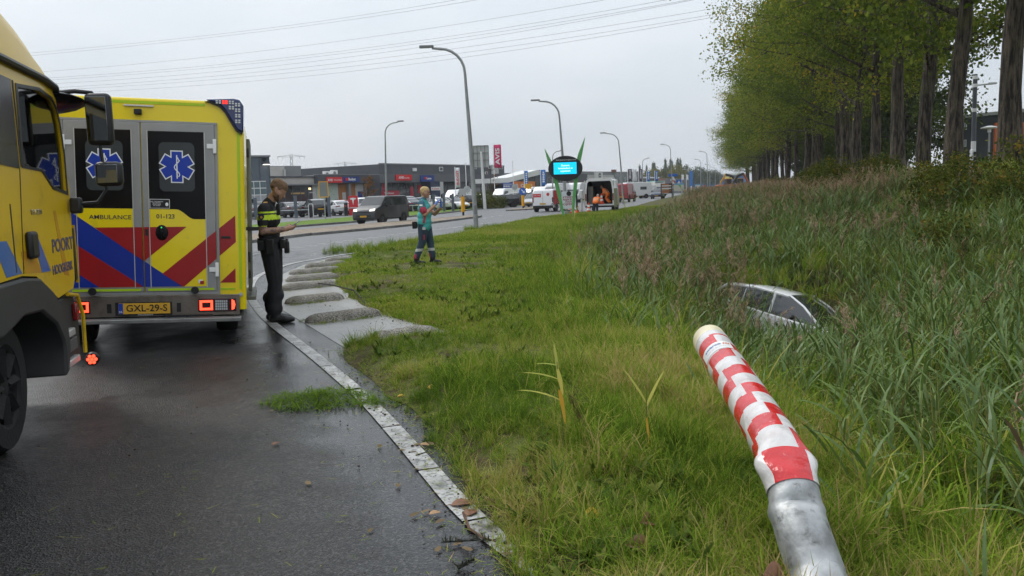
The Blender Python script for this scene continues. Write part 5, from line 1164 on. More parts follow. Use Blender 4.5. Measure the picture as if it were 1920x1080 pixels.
def head_prims(c, yawpitch, s=1., sk=0):
    """c: centre of the skull; forward +x, pitched by p (down positive)"""
    p = yawpitch; rot = Matrix.Rotation(p, 3, 'Y'); f = lambda x, y, z: tuple(Vector(c)+rot @ Vector((x*s, y*s, z*s)))
    P = [(f(-.018, 0, .035), f(.022, 0, .035), .088*s, .086*s, sk), (f(.03, -.022, -.02), f(.03, .022, -.02), .068*s, .068*s, sk), (f(.045, 0, -.055), f(.068, 0, -.095), .052*s, .033*s, sk), (f(.01, -.045, -.06), f(.05, -.02, -.095), .03*s, .026*s, sk), (f(.01, .045, -.06), f(.05, .02, -.095), .03*s, .026*s, sk),
         (f(.098, 0, .012), f(.118, 0, -.028), .011*s, .0165*s, sk), (f(.086, -.028, .03), f(.086, .028, .03), .016*s, .016*s, sk), (f(.094, -.014, -.062), f(.094, .014, -.062), .011*s, .011*s, sk)]
    for q in (-1, 1): P.append((f(-.008, q*.083, .012), f(-.004, q*.088, -.022), .018*s, .012*s, sk))
    return P, f
def face_parts(parent, f, hair_mat, hair_prims, beard=None, glasses=False, s=1.):
    for q in (-1, 1):
        mb = MB(); mb.ell(f(.087, q*.031, .008), (.011*s, .013*s, .008*s), 8, 6); mb.build('eye', eye_w, parent, smooth=True)
        mb = MB(); mb.ell(f(.0965, q*.031, .007), (.004*s, .006*s, .006*s), 8, 6); mb.build('iris', ink, parent, smooth=True)
    mb = MB(); mb.ell(f(.1015, 0, -.063), (.006*s, .022*s, .007*s), 10, 6); mb.build('mouth', lip, parent, smooth=True)
    grown('hair', [(f(*a), f(*b), ra*s, rb*s, 0) for a, b, ra, rb in hair_prims], [hair_mat], parent, .009)
    if glasses:
        mb = MB()
        for q in (-1, 1):
            ring = [f(.108, q*.033+.024*math.cos(t), .006+.017*math.sin(t)) for t in np.linspace(0, 6.283, 13)]; mb.tube(ring, .003, 4, caps=False); mb.tube([f(.106, q*.055, .01), f(.0, q*.09, .015)], .003, 4)
        mb.build('glasses', ink, parent)
def hand_prims(wrist, palm, grip, side, m, s=1.):
    """palm capsule, four bent fingers closing round grip point, and a thumb from the palm's side"""
    w, p, g = Vector(wrist), Vector(palm), Vector(grip); d = (p-w).normalized(); up = Vector((0, 0, 1)); lat = d.cross(up).normalized()*side
    P = [(tuple(w), tuple(p), .029*s, .033*s, m)]
    for k, (o, ln) in enumerate(((-.030, .062), (-.010, .072), (.010, .070), (.030, .056))):
        a = p+lat*o*s*.9+d*.02; b = a+(d*.75+up*.25)*ln*.55*s; e = b+(g-b).normalized()*ln*.6*s
        P += [(tuple(a), tuple(b), .0115*s, .010*s, m), (tuple(b), tuple(e), .010*s, .008*s, m)]
    a = w+(p-w)*.55+lat*-.028*s+up*.012; b = a+(d*.5+up*.75).normalized()*.038*s; e = b+(g-b).normalized()*.03*s
    return P+[(tuple(a), tuple(b), .013*s, .0115*s, m), (tuple(b), tuple(e), .0115*s, .009*s, m)]
# ---------------------------------------------------------------- police officer looking at his phone
off = thing('person', 'police officer in black uniform with yellow bands, looking down at a phone', 'person', (-3.12, 11.18, 0), R(4))
hp, hf = head_prims((.11, 0, 1.73), R(37), 1.05, 0)
body = hp+[((-.005, 0, 1.545), (.055, 0, 1.645), .064, .060, 0),
  ((-.015, -.085, 1.02), (-.015, .085, 1.02), .128, .128, 2), ((-.03, -.07, 1.15), (-.03, .07, 1.15), .128, .128, 1), ((-.02, -.085, 1.36), (-.02, .085, 1.36), .138, .138, 1), ((-.035, -.10, 1.47), (-.035, .10, 1.47), .105, .105, 1), ((-.035, -.17, 1.50), (-.035, .17, 1.50), .070, .070, 1), ((-.02, 0, 1.545), (.0, 0, 1.565), .082, .078, 1),
  ((-.035, -.195, 1.49), (-.055, -.235, 1.31), .074, .068, 1), ((-.055, -.235, 1.32), (-.06, -.245, 1.20), .052, .050, 3), ((-.06, -.245, 1.20), (.18, -.155, 1.215), .050, .036, 3),
  ((-.035, .195, 1.49), (-.05, .235, 1.31), .074, .068, 1), ((-.05, .235, 1.32), (-.05, .245, 1.20), .052, .048, 0), ((-.05, .245, 1.20), (.19, .09, 1.215), .048, .034, 0)]
for sd_, dx in ((-1, .035), (1, -.05)):
    body += [((-.015, sd_*.09, .98), (.012+dx*.4, sd_*.10, .54), .130, .098, 2), ((.012+dx*.4, sd_*.10, .54), (-.03+dx, sd_*.105, .17), .094, .090, 2), ((.03+dx*.5, sd_*.10, .36), (-.05+dx, sd_*.10, .31), .088, .090, 2), ((-.03+dx, sd_*.105, .22), (-.02+dx, sd_*.105, .19), .096, .094, 2), ((-.03+dx, sd_*.105, .20), (-.03+dx, sd_*.105, .10), .068, .062, 4), ((-.06+dx, sd_*.105, .055), (.10+dx, sd_*.115, .05), .056, .05, 4), ((.10+dx, sd_*.115, .045), (.19+dx, sd_*.12, .04), .05, .036, 4)]
GR_ = (.335, -.05, 1.275)
body += hand_prims((.19, -.15, 1.217), (.265, -.10, 1.235), GR_, 1, 0)+hand_prims((.20, .085, 1.217), (.27, .03, 1.235), GR_, -1, 0)
def off_paint(c, idx):
    torso = (idx == 1); z = c[:, 2]; out = idx.copy()
    out[torso & (((z > 1.345) & (z < 1.415)) | ((z > 1.432) & (z < 1.457)))] = 5
    out[torso & (np.abs(c[:, 1]) > .19) & (z > 1.268) & (z < 1.275)] = 5
    return out
grown('body', body, [skin, cloth_k, cloth_k, skin_t, boot, hiviz], off, .0105, off_paint)
face_parts(off, hf, hair_b, [((-.026, 0, .052), (.024, 0, .056), .087, .083), ((.03, 0, .078), (.058, 0, .072), .052, .046), ((-.055, -.03, .02), (-.055, .03, .02), .048, .048), ((-.045, -.058, .025), (.028, -.056, .038), .034, .032), ((-.045, .058, .025), (.028, .056, .038), .034, .032)], s=1.05)
grown('beard', [(hf(.066, 0, -.098), hf(.060, 0, -.104), .037, .036, 0), (hf(.025, -.052, -.072), hf(.058, -.025, -.096), .026, .029, 0), (hf(.025, .052, -.072), hf(.058, .025, -.096), .026, .029, 0)], [hair_b], off, .008)
mb = MB()
for k in range(28):
    a = 2*math.pi*k/28; x, y = -.015+.142*math.cos(a), .215*math.sin(a); mb.box((x, y, 1.085), (.035, .05, .055), rot=Matrix.Rotation(a, 3, 'Z'))
mb.build('duty_belt', cloth_k, off)
for x, y, z, d in ((.02, -.245, 1.0, (.10, .06, .20)), (-.10, -.215, 1.02, (.08, .05, .13)), (.155, -.10, 1.03, (.07, .09, .12)), (.19, -.02, .98, (.06, .08, .16)), (.16, .09, 1.03, (.06, .08, .12)), (-.15, .1, 1.03, (.06, .09, .12)), (.03, .24, 1.0, (.1, .05, .2))):
    mb = MB(); mb.box((x, y, z), d); mb.build('pouch', boot, off, bevel=.012)
mb = MB(); mb.box((.125, -.085, 1.475), (.045, .06, .15)); ra_ = mb.build('radio', boot, off, bevel=.008); mb = MB(); mb.tube([(.125, -.085, 1.55), (.135, -.085, 1.66)], .008, 6); mb.build('antenna', ink, ra_)
mb = MB(); mb.prism([(-.02, -.300, 1.43), (-.08, -.300, 1.43), (-.085, -.302, 1.385), (-.05, -.304, 1.335), (-.015, -.302, 1.385)], (0, -.006, 0)); em = mb.build('sleeve_badge', mat('badge_blue', (.012, .016, .05), .6), off); mb = MB(); mb.prism([(-.05, -.309, 1.405), (-.07, -.309, 1.385), (-.05, -.309, 1.365), (-.03, -.309, 1.385)], (0, -.002, 0)); mb.build('badge_emblem', mat('badge_gold', (.55, .28, .03), .4), em)
mb = MB(); mb.box((-.02, -.155, 1.568), (.05, .03, .012), rot=Matrix.Rotation(R(20), 3, 'X')); mb.build('epaulette', mat('badge_gold'), off)
ph = MB(); ph.box((0, 0, 0), (.15, .075, .01)); po = ph.build('phone', mat('phone_shell', (.55, .55, .56), .3), None, bevel=.004); mb = MB(); mb.box((0, 0, .0055), (.135, .066, .002)); mb.build('screen', ink, po)
tag(po, 'small phone in the police officer\'s hands', 'phone'); po.matrix_world = off.matrix_basis @ Matrix.Translation((.335, -.045, 1.288)) @ Matrix.Rotation(R(-28), 4, 'Y')
# ---------------------------------------------------------------- paramedic photographing
teal = mat('teal_shirt', (.055, .36, .34), .75, var=.12, vs=6, bump=.5, bs=14)
pattern = mat('patterned_sleeve', (.03, .10, .14), .75, dirt=(.10, .22, .25), dscale=60, dlo=.5, dhi=.56)
cuff = mat('red_cuff', (.36, .03, .06), .7, dirt=(.05, .02, .04), dscale=60, dlo=.55, dhi=.6)
slate = mat('slate_trousers', (.026, .048, .075), .8, var=.2, vs=8, bump=.5, bs=16)
glove = mat('blue_glove', (.12, .20, .52), .5); refl = mat('reflective_band', (.45, .46, .44), .4)
nurse = thing('person', 'blond paramedic in teal shirt and blue gloves, holding up a phone', 'person', (-1.94, 19.55, float(terrain_z(-1.94, 19.55))), R(-8))
hp, hf = head_prims((.03, 0, 1.625), R(3), 1.0, 0)
body = hp+[((-.02, 0, 1.44), (.0, 0, 1.56), .054, .052, 0), ((-.02, -.06, 1.46), (-.02, .06, 1.46), .07, .07, 2),
  ((-.01, -.075, .97), (-.01, .075, .97), .150, .150, 1), ((-.005, -.07, 1.10), (-.005, .07, 1.10), .148, .148, 1), ((.0, -.085, 1.27), (.0, .085, 1.27), .135, .135, 1), ((-.015, -.10, 1.38), (-.015, .10, 1.38), .095, .095, 1), ((-.015, -.06, .88), (-.015, .06, .88), .152, .152, 1),
  ((-.02, -.17, 1.39), (.02, -.215, 1.245), .078, .076, 2), ((.02, -.215, 1.25), (.035, -.222, 1.215), .082, .080, 3), ((.03, -.22, 1.25), (.06, -.225, 1.13), .050, .048, 0), ((.06, -.225, 1.13), (.275, -.13, 1.33), .049, .034, 0),
  ((-.02, .17, 1.39), (.06, .20, 1.25), .078, .074, 2), ((.06, .20, 1.255), (.075, .205, 1.225), .080, .078, 3), ((.06, .2, 1.25), (.20, .17, 1.13), .050, .046, 0), ((.20, .17, 1.13), (.38, .02, 1.27), .047, .034, 0)]
body += [((-.02, -.085, .90), (-.055, -.095, .52), .130, .092, 4), ((-.055, -.095, .52), (-.20, -.11, .17), .090, .074, 4), ((.0, .085, .90), (.075, .095, .52), .130, .090, 4), ((.075, .095, .52), (.12, .10, .17), .088, .074, 4)]
for x, y in ((-.205, -.11), (.12, .10)): body += [((x, y, .16), (x, y, .08), .066, .06, 5), ((x-.03, y, .05), (x+.12, y-.01, .045), .052, .046, 5), ((x+.12, y-.01, .042), (x+.19, y-.012, .038), .046, .034, 5)]
body += hand_prims((.285, -.125, 1.34), (.335, -.085, 1.41), (.40, -.045, 1.46), 1, 6)+hand_prims((.385, .015, 1.28), (.40, -.005, 1.36), (.40, -.03, 1.42), -1, 6)
def nurse_paint(c, idx):
    out = idx.copy(); z = c[:, 2]; leg = idx == 4; out[leg & (z > .30) & (z < .36)] = 7; out[leg & (z > .12) & (z < .24) & (c[:, 1] < .07) & (c[:, 1] > -.2) & (np.abs(c[:, 0]+.235) < .05)] = 3
    out[leg & (z > .1) & (z < .24) & (c[:, 1] < .09) & (np.abs(c[:, 0]-.06) < .03)] = 3
    return out
grown('body', body, [skin, teal, pattern, cuff, slate, boot, glove, refl], nurse, .0105, nurse_paint)
face_parts(nurse, hf, hair_y, [((-.026, 0, .056), (.022, 0, .058), .088, .083), ((.03, .02, .085), (.06, -.03, .08), .046, .036), ((-.05, 0, .02), (-.048, 0, -.015), .062, .05), ((-.03, -.052, .02), (-.035, .052, .02), .044, .044)], glasses=True)
mb = MB(); mb.box((-.20, -.16, .90), (.09, .13, .16)); bg_ = mb.build('belt_pouch', cloth_k, nurse, bevel=.015); mb = MB(); mb.box((-.252, -.17, .93), (.012, .07, .04)); mb.build('pouch_tag', mat('badge_gold'), bg_)
mb = MB(); mb.box((.045, -.228, 1.02), (.045, .012, .16), rot=Matrix.Rotation(R(10), 3, 'Y')); mb.build('lanyard', cuff, nurse)
mb = MB(); mb.box((.02, -.225, .62), (.03, .012, .12)); mb.build('pocket_trim', cuff, nurse)
mb = MB(); mb.box((.03, -.236, .82), (.07, .012, .06)); mb.build('id_card', refl, nurse)
mb = MB(); mb.box((-.01, -.262, 1.345), (.07, .01, .035), rot=Matrix.Rotation(R(-14), 3, 'X')); mb.build('shoulder_patch', white, nurse)
ph = MB(); ph.box((0, 0, 0), (.012, .078, .16)); po = ph.build('phone', mat('phone_black', (.015, .015, .017), .25), None, bevel=.004); mb = MB(); mb.box((-.0068, 0, 0), (.0018, .07, .148)); mb.build('screen', mat('phone_screen', (.05, .055, .06), .1), po)
tag(po, 'black phone held up by the paramedic', 'phone'); po.matrix_world = nurse.matrix_basis @ Matrix.Translation((.405, -.035, 1.46)) @ Matrix.Rotation(R(8), 4, 'Y') @ Matrix.Rotation(R(12), 4, 'Z')
# ---------------------------------------------------------------- two road workers at the service van
orange = mat('orange_jacket', (.85, .17, .012), .6, var=.12, vs=6, bump=.3, bs=12); navy = mat('navy_trousers', (.02, .026, .045), .8)
def worker(label, loc, rz, trousers, bend, arm_to, hat, crouch=0.):
    w = thing('person', label, 'person', loc, rz); hz = .92-crouch*.42; c_, s_ = math.cos(bend), math.sin(bend)
    q = lambda u, y, v=0.: (s_*u+c_*v, y, hz+c_*u-s_*v)
    hp, hf = head_prims(q(.70, 0, .03), bend*.9, 1., 0)
    B = hp+[(q(.48, 0), q(.60, 0, .02), .058, .055, 0), (q(.0, -.08), q(.0, .08), .135, .135, 1), (q(.16, -.08), q(.16, .08), .150, .150, 1), (q(.34, -.10), q(.34, .10), .150, .150, 1), (q(.44, -.16), q(.44, .16), .088, .088, 1)]
    for sd_ in (-1, 1):
        el = Vector(q(.20, sd_*.24, .12)).lerp(Vector(arm_to), .25); wr = Vector(arm_to)+Vector((-.06, sd_*.08, .03))
        B += [(q(.43, sd_*.18), tuple(el), .075, .065, 1), (tuple(el), tuple(wr), .062, .048, 1)]+hand_prims(tuple(wr), tuple(wr.lerp(Vector(arm_to), .5)), arm_to, -sd_, 0)
        kn = (.16*crouch+.02, sd_*.11, hz*.54); B += [((0, sd_*.09, hz), kn, .12, .088, 2), (kn, (-.05-.12*crouch, sd_*.12, .12), .086, .072, 2), ((-.07-.12*crouch, sd_*.12, .05), (.14-.12*crouch, sd_*.13, .045), .055, .042, 3)]
    def paint_fn(c, idx):
        o = idx.copy(); u = (c[:, 0]*s_+(c[:, 2]-hz)*c_); o[(idx == 1) & (((u > .10) & (u < .15)) | ((u > .24) & (u < .29)))] = 4; return o
    grown('body', B, [skin, orange, trousers, boot, mat('silver_band', (.62, .40, .25), .4)], w, .016, paint_fn)
    grown('hair', [(hf(-.02, 0, .06), hf(.03, 0, .065), .088, .082, 0), (hf(-.05, 0, .0), hf(-.05, 0, .03), .06, .06, 0)], [hat], w, .014)
    return w
worker('road worker in orange jacket and dark trousers bending at the open van', (6.06, 60.20, -0.15), R(66), navy, R(48), (.52, 0, .85), mat('grey_hair', (.35, .33, .3), .8))
worker('road worker in orange clothes crouching inside the open service van', (7.12, 61.7, .63), R(150), orange, R(40), (.45, 0, .55), hair_b, .55)
# ================================================================ buildings across the road
def wallm(name, col, ribs=0., rough=.6):
    m = mat(name, col, rough, var=.07, vs=.6, dirt=tuple(c*.75 for c in col), dscale=1.2, dlo=.55, dhi=.8)
    return m
w_blue = wallm('blue_grey_cladding', (.095, .115, .14)); w_beige = wallm('beige_panel', (.42, .40, .37)); w_dark = wallm('anthracite_cladding', (.075, .08, .09)); w_mid = wallm('grey_cladding', (.20, .205, .21))
w_white = wallm('white_fascia', (.66, .66, .65)); w_brown = wallm('rust_panel', (.30, .12, .03)); w_green = wallm('pale_green_panel', (.40, .46, .40)); w_brick = wallm('brick_red', (.20, .085, .06)); w_light = wallm('light_grey_panel', (.45, .45, .44))
shopglass = mat('shop_glass', (.03, .036, .038), .08, spec=.7, var=.4, vs=.5); sign_red = mat('sign_red', (.60, .03, .035), .4); sign_blue = mat('sign_blue', (.02, .045, .20), .4); teal_glass = mat('teal_glass', (.09, .14, .15), .1, spec=.7)
shop_red = mat('shop_red', (.35, .03, .05), .5); frame_w = mat('white_frame', (.7, .7, .69), .5)
class Facade:
    def __init__(s, name, label, cat, pts, z1, depth, m, group=None):
        (x0, y0), (x1, y1) = pts; s.W = math.hypot(x1-x0, y1-y0); s.root = thing(name, label, cat, (x0, y0, 0), math.atan2(y1-y0, x1-x0), group)
        s.box('wall', (0, s.W), (-.2, z1), 0, depth, m)
    def box(s, name, u, z, y0, y1, m, parent=None, bevel=0):
        mb = MB(); mb.b2((u[0], y0, z[0]), (u[1], y1, z[1])); return mb.build(name, m, parent or s.root, bevel=bevel)
    def rect(s, name, a, b, m, out=.05, parent=None, thick=None):
        return s.box(name, (min(a[0], b[0]), max(a[0], b[0])), (min(a[1], b[1]), max(a[1], b[1])), -out, -out+(thick or out-.003), m, parent)
    def text(s, txt, a, b, m, out, parent=None, bold=.03):
        lettering(txt, abs(b[1]-a[1]), m, parent or s.root, ((a[0]+b[0])/2, -out, (a[1]+b[1])/2), FRONT, width=abs(b[0]-a[0]), bold=bold, extrude=.01)
    def ribs(s, name, u0, u1, z0, z1, step, m, w=.06):
        u = u0+step
        while u < u1-.05: s.box(name, (u-w/2, u+w/2), (z0, z1), -.03, -.002, m); u += step
# workshop at the left with an overhead door
f = Facade('workshop', 'blue grey workshop with an overhead door, behind the police officer', 'building', ((-30.69, 86.00), (-24.84, 90.00)), (5.98, 6.28)[1], 22, w_blue)
f.ribs('cladding_joint', 0, f.W, 3.4, (5.98, 6.28)[1]-.05, 1.0, w_dark, .04)
f.box('roof_edge', (-.1, f.W+.1), ((5.98, 6.28)[1]-.08, (5.98, 6.28)[1]+.1), -.12, .1, w_mid)
dr = f.rect('overhead_door', (3.33, 3.70), (6.54, 0.25), w_mid, .06)
a, b = (3.33, 3.70), (6.54, 0.25); nx_ = 5
for i in range(nx_):
    for j in range(5):
        u0 = a[0]+(b[0]-a[0])*i/nx_; u1 = a[0]+(b[0]-a[0])*(i+1)/nx_; z1 = a[1]-(a[1]-.2)*j/5; z0 = a[1]-(a[1]-.2)*(j+1)/5
        f.box('door_pane', (u0+.06, u1-.06), (z0+.06, z1-.06), -.075, -.062, teal_glass if j < 2 else (w_light if j > 2 else mat('frosted', (.3, .32, .33), .3)), dr)
    f.box('door_bar', (a[0]+(b[0]-a[0])*(i)/nx_-.03, a[0]+(b[0]-a[0])*i/nx_+.03), (.2, a[1]), -.085, -.063, frame_w, dr)
for j in range(6): f.box('door_rail', (a[0], b[0]), (a[1]-(a[1]-.2)*j/5-.04, a[1]-(a[1]-.2)*j/5+.04), -.09, -.063, frame_w, dr)
p = (6.77, 5.51); fl = f.box('floodlight', (p[0]-.55, p[0]+.15), (p[1]-.1, p[1]+.12), -.6, -.003, w_dark); f.box('lamp_face', (p[0]-.5, p[0]+.1), (p[1]-.12, p[1]-.08), -.6, -.2, mat('floodlight_lit', (1, 1, .95), .3, emit=(1, .95, .85), es=4.), fl)
p = (6.52, 5.95); f.box('camera_box', (p[0]-.25, p[0]+.15), (p[1]-.1, p[1]+.12), -.3, -.003, black)
f = Facade('roof_block', 'light and dark grey rooftop block behind the shops', 'building', ((-35.89, 130.00), (-31.92, 133.00)), (2.89, 6.91)[1], 12, w_mid)
f.rect('light_side', (0.0, (0.77, 6.92)[1]-.1), ((2.25, 6.19)[0], 3.), w_beige, .1); p = (2.19, 5.38); f.rect('flue', (p[0]-.15, 5.), (p[0]+.15, (2.26, 6.35)[1]), alu, .35, thick=.2)
# showroom row with the rental signs
f = Facade('showroom', 'low beige fronted showroom with dark glazing left of the rental signs', 'building', ((-27.73, 100.00), (-23.93, 106.00)), (3.72, 4.40)[1], 16, w_beige)
f.rect('glazing', (0.73, 3.48), (6.70, -0.04), shopglass, .04)
for px in (0.12, .3, .48, .66, .84): f.box('mullion', (f.W*px-.05, f.W*px+.05), (.2, 3.0), -.08, -.042, w_dark)
p = (6.23, 2.98); f.box('hanging_lamp', (p[0]-.2, p[0]+.2), (p[1]-.12, p[1]+.12), -.06, -.045, mat('warm_lamp', (1, .8, .4), .4, emit=(1, .75, .35), es=2.))
f.box('counter', ((3.15, 2.63)[0], (5.31, 2.60)[0]), ((4.42, 2.36)[1], (4.43, 2.55)[1]), -.06, -.045, mat('oak', (.45, .3, .12), .5))
f.text('Lounge', (6.01, 2.46), (7.01, 2.64), white, .05, bold=.0)
f.box('fascia_edge', (0, f.W), ((3.65, 3.52)[1]-.1, (3.65, 3.52)[1]+.05), -.5, -.003, w_mid); f.box('roof_edge', (0, f.W), ((3.72, 4.40)[1]-.03, (3.72, 4.40)[1]+.12), -.15, .1, w_dark)
f = Facade('rental_office', 'long rental office with dark fascia and red and blue signs', 'building', ((-23.96, 106.00), (-17.46, 117.00)), (6.09, 4.60)[1], 16, w_light)
zt = (6.09, 4.60)[1]; zl = (6.00, 3.58)[1]; f.box('fascia', (0, f.W), (zl, zt+.05), -.6, -.003, w_dark)
r1 = f.rect('sign_board', (1.51, 4.37), (4.39, 3.66), sign_red, .75, thick=.14); f.text('AVIS', (1.66, 3.84), (2.55, 4.13), white, .77, r1); f.text('Autoverhuur', (2.73, 3.93), (4.22, 4.08), white, .77, r1, 0)
r2 = f.rect('sign_board', (4.50, 4.43), (7.68, 3.71), sign_blue, .75, thick=.14); f.text('Budget', (5.52, 3.92), (6.88, 4.26), white, .77, r2); p = (5.23, 4.09); f.rect('sign_logo', (p[0]-.25, p[1]-.18), (p[0]+.25, p[1]+.18), sign_red, .765, r2, .015)
f.rect('green_panel', (0.31, 3.58), (4.08, 1.16), w_green, .05); f.rect('rust_panel', (4.33, 3.56), (7.57, 1.07), w_brown, .06); f.rect('grey_panel', (7.82, 3.53), (12.50, 0.94), w_light, .05)
rr = random.Random(5)
mb = MB()
for i in range(40):
    p = (2.75, 3.07); x = p[0]+rr.uniform(0, 2.0); z = p[1]-rr.uniform(-.4, 2.2); mb.box((x, -.055, z), (rr.uniform(.06, .2), .006, .05), rot=Matrix.Rotation(rr.uniform(-1, 1), 3, 'Y'))
lo_ = mb.build('leaf_motif', w_dark, f.root); lo_['kind'] = 'stuff'
p = (6.02, 2.48); f.box('column', (p[0]-.2, p[0]+.2), (0, zl), -.5, -.1, w_mid); f.rect('door', (4.99, 2.43), (5.61, 1.26), w_light, .09); f.rect('notice', (8.01, 2.52), (8.89, 1.60), sign_blue, .09)
f.rect('window', (11.25, 2.33), (12.11, 1.74), shopglass, .09); p = (9.22, 3.00); f.box('column', (p[0]-.1, p[0]+.1), (0, zl), -.5, -.1, w_mid); p = (12.54, 2.96); f.box('column', (p[0]-.25, p[0]+.25), (0, zl), -.55, -.1, w_mid)
mb = MB()
f.box('roof_edge', (0, f.W), (zt+.05, zt+.16), -.65, .1, w_mid)
for px, py in ((626, 327), (640, 325)):
    p = (3.68, 4.73) if px == 626 else (5.09, 4.87); t_ = f.box('air_conditioner', (p[0]-.45, p[0]+.45), (zt+.17, p[1]+.45), 1.0, 1.5, w_white, bevel=.03)
    mb = MB(); mb.lathe([(.001, .0), (.26, 0), (.26, .02), (.001, .02)], (p[0]-.12, 1.0, p[1]+.05), (0, -1, 0), 14); mb.build('fan', w_mid, t_)
f = Facade('rental_office', 'glazed end of the rental office with the second red and blue signs', 'building', ((-16.87, 113.00), (-5.90, 128.00)), (4.91, 4.64)[1], 18, w_dark)
zt = (4.91, 4.64)[1]; zl = (4.83, 3.56)[1]; f.box('fascia', (0, f.W), (zl, zt+.04), -.7, -.003, wallm('fascia_grey', (.11, .115, .125)))
r1 = f.rect('sign_board', (2.16, 4.57), (5.27, 3.81), sign_red, .85, thick=.14); f.text('AVIS', (2.68, 4.01), (3.63, 4.32), white, .87, r1); f.text('Autoverhuur', (3.67, 4.07), (4.77, 4.22), white, .87, r1, 0)
r2 = f.rect('sign_board', (7.04, 4.49), (9.86, 3.59), sign_blue, .85, thick=.14); f.text('Logo', (8.26, 3.90), (9.22, 4.19), white, .87, r2); p = (8.05, 4.09); f.rect('sign_logo', (p[0]-.2, p[1]-.15), (p[0]+.2, p[1]+.15), sign_red, .865, r2, .015)
f.rect('glazing', (0.34, 3.53), (18.24, 0.05), shopglass, .04)
for px in np.linspace(.03, .97, 13): f.box('mullion', (f.W*px-.05, f.W*px+.05), (.2, zl), -.09, -.042, w_dark)
f.rect('red_banner', (0.16, 2.49), (3.46, 1.79), shop_red, .1); f.text('Verhuur', (0.63, 2.06), (2.46, 2.27), white, .11, bold=.02); f.rect('red_poster', (0.33, 3.46), (0.86, 2.55), shop_red, .1); f.rect('blue_strip', (1.01, 1.81), (3.45, 1.65), sign_blue, .1)
for px in (770, 784): 
    a, b = ((5.64, 2.98), (6.29, 1.36)) if px == 770 else ((7.17, 3.18), (7.97, 2.06)); f.rect('red_poster', a, b, shop_red, .1)
bx = f.rect('entrance', (8.85, 3.60), (10.79, 0.50), wallm('entrance_blue', (.03, .04, .08)), 1.0, thick=.9); f.rect('entrance_sign', (8.91, 2.86), (10.80, 2.38), w_white, 1.05, bx, .045); f.text('Logo', (9.11, 2.52), (10.59, 2.69), sign_red, 1.06, bx)
p = (11.18, 2.90); f.box('white_column', (p[0]-.2, p[0]+.5), (0, zl), -.9, -.1, w_light)
# big dark hall behind
f = Facade('hall', 'large anthracite hall with small white framed windows', 'building', ((-22.39, 150.00), (-0.82, 185.00)), (18.74, 7.42)[1], 40, w_dark)
zt = (18.74, 7.42)[1]; f.ribs('cladding_joint', 0, f.W, 2, zt-.1, 6.2, w_blue, .12); f.box('roof_edge', (0, f.W), (zt-.02, zt+.2), -.1, .2, w_mid)
for a, b in (((17.50, 7.10), (18.66, 6.30)), ((29.39, 7.42), (30.32, 6.78)), ((34.76, 7.59), (35.54, 6.93)), ((39.12, 7.41), (40.37, 6.85)), ((33.46, 6.26), (34.43, 5.71))):
    w = f.rect('window', a, b, frame_w, .12); c_ = ((a[0]+b[0])/2, (a[1]+b[1])/2); f.rect('pane', (c_[0]-abs(b[0]-a[0])*.36, c_[1]-abs(b[1]-a[1])*.36), (c_[0]+abs(b[0]-a[0])*.36, c_[1]+abs(b[1]-a[1])*.36), w_dark, .14, w, .018)
f.rect('light_bay', (35.80, 7.71), (38.37, 5.61), w_light, .3)
f.rect('loft_window', (9.25, 6.83), (10.32, 6.26), frame_w, .2)
# showroom with the rising white roof edge
f = Facade('white_roof_showroom', 'showroom with a white roof edge rising to the right', 'building', ((-6.85, 128.00), (4.46, 150.00)), (5.35, 3.21)[1]-.6, 14, w_mid)
zb = (5.34, 3.13)[1]; mb = MB(); q = [(0.49, 3.87), (12.13, 4.11), (23.73, 5.50), (24.79, 5.32), (24.74, 4.68), (12.44, 3.34), (0.44, 3.23)]
mb.prism([(u, -1.2, z) for u, z in q], (0, 3.0, 0)); mb.build('white_roof_edge', w_white, f.root)
f.rect('glazing', (0.76, 3.15), (24.16, -0.58), shopglass, .04); f.rect('upper_glazing', (15.33, 4.03), (24.41, 3.02), shopglass, .05)
for px in np.linspace(.04, .96, 11): f.box('mullion', (f.W*px-.06, f.W*px+.06), (.2, zb), -.1, -.042, w_dark)
b1 = f.rect('blue_banner', (10.52, 3.35), (14.02, 1.86), mat('banner_blue', (.10, .15, .36), .5), 1.3, thick=.05); 
for q, r_ in (((10.77, 3.01), (13.55, 3.06)), ((10.74, 2.67), (11.30, 2.88)), ((11.47, 2.66), (12.04, 2.87)), ((12.21, 2.66), (12.78, 2.87)), ((11.27, 2.37), (12.75, 2.42)), ((11.25, 2.20), (13.11, 2.25)), ((11.24, 2.03), (12.91, 2.08))): f.rect('banner_print', q, r_, w_white, 1.31, b1, .008)

b2 = f.rect('orange_banner', (14.24, 3.51), (22.42, 1.93), mat('banner_orange', (.62, .17, .03), .5), 1.3, thick=.05); f.text('OSGR', (16.77, 2.53), (21.45, 3.08), white, 1.31, b2, .02)
p = (15.43, 2.76); mb = MB(); mb.lathe([(.28, 0), (.40, 0), (.40, .02), (.28, .02), (.28, 0)], (p[0], -1.31, p[1]), (0, -1, 0), 18); mb.build('banner_ring', white, b2)
f = Facade('dark_showroom', 'dark showroom with a canopy right of the white roof', 'building', ((4.28, 150.00), (10.59, 158.00)), (4.98, 5.23)[1], 14, w_dark)
f.rect('glazing', (0.30, 4.41), (9.78, 0.08), shopglass, .05)
for px in (.2, .4, .6, .8): f.box('mullion', (f.W*px-.06, f.W*px+.06), (.2, 5), -.1, -.052, w_mid)
f.text('BMW', (0.63, 4.77), (1.43, 5.05), white, .06); f.rect('blue_pylon', (1.61, 5.52), (2.20, 4.58), sign_blue, .5)
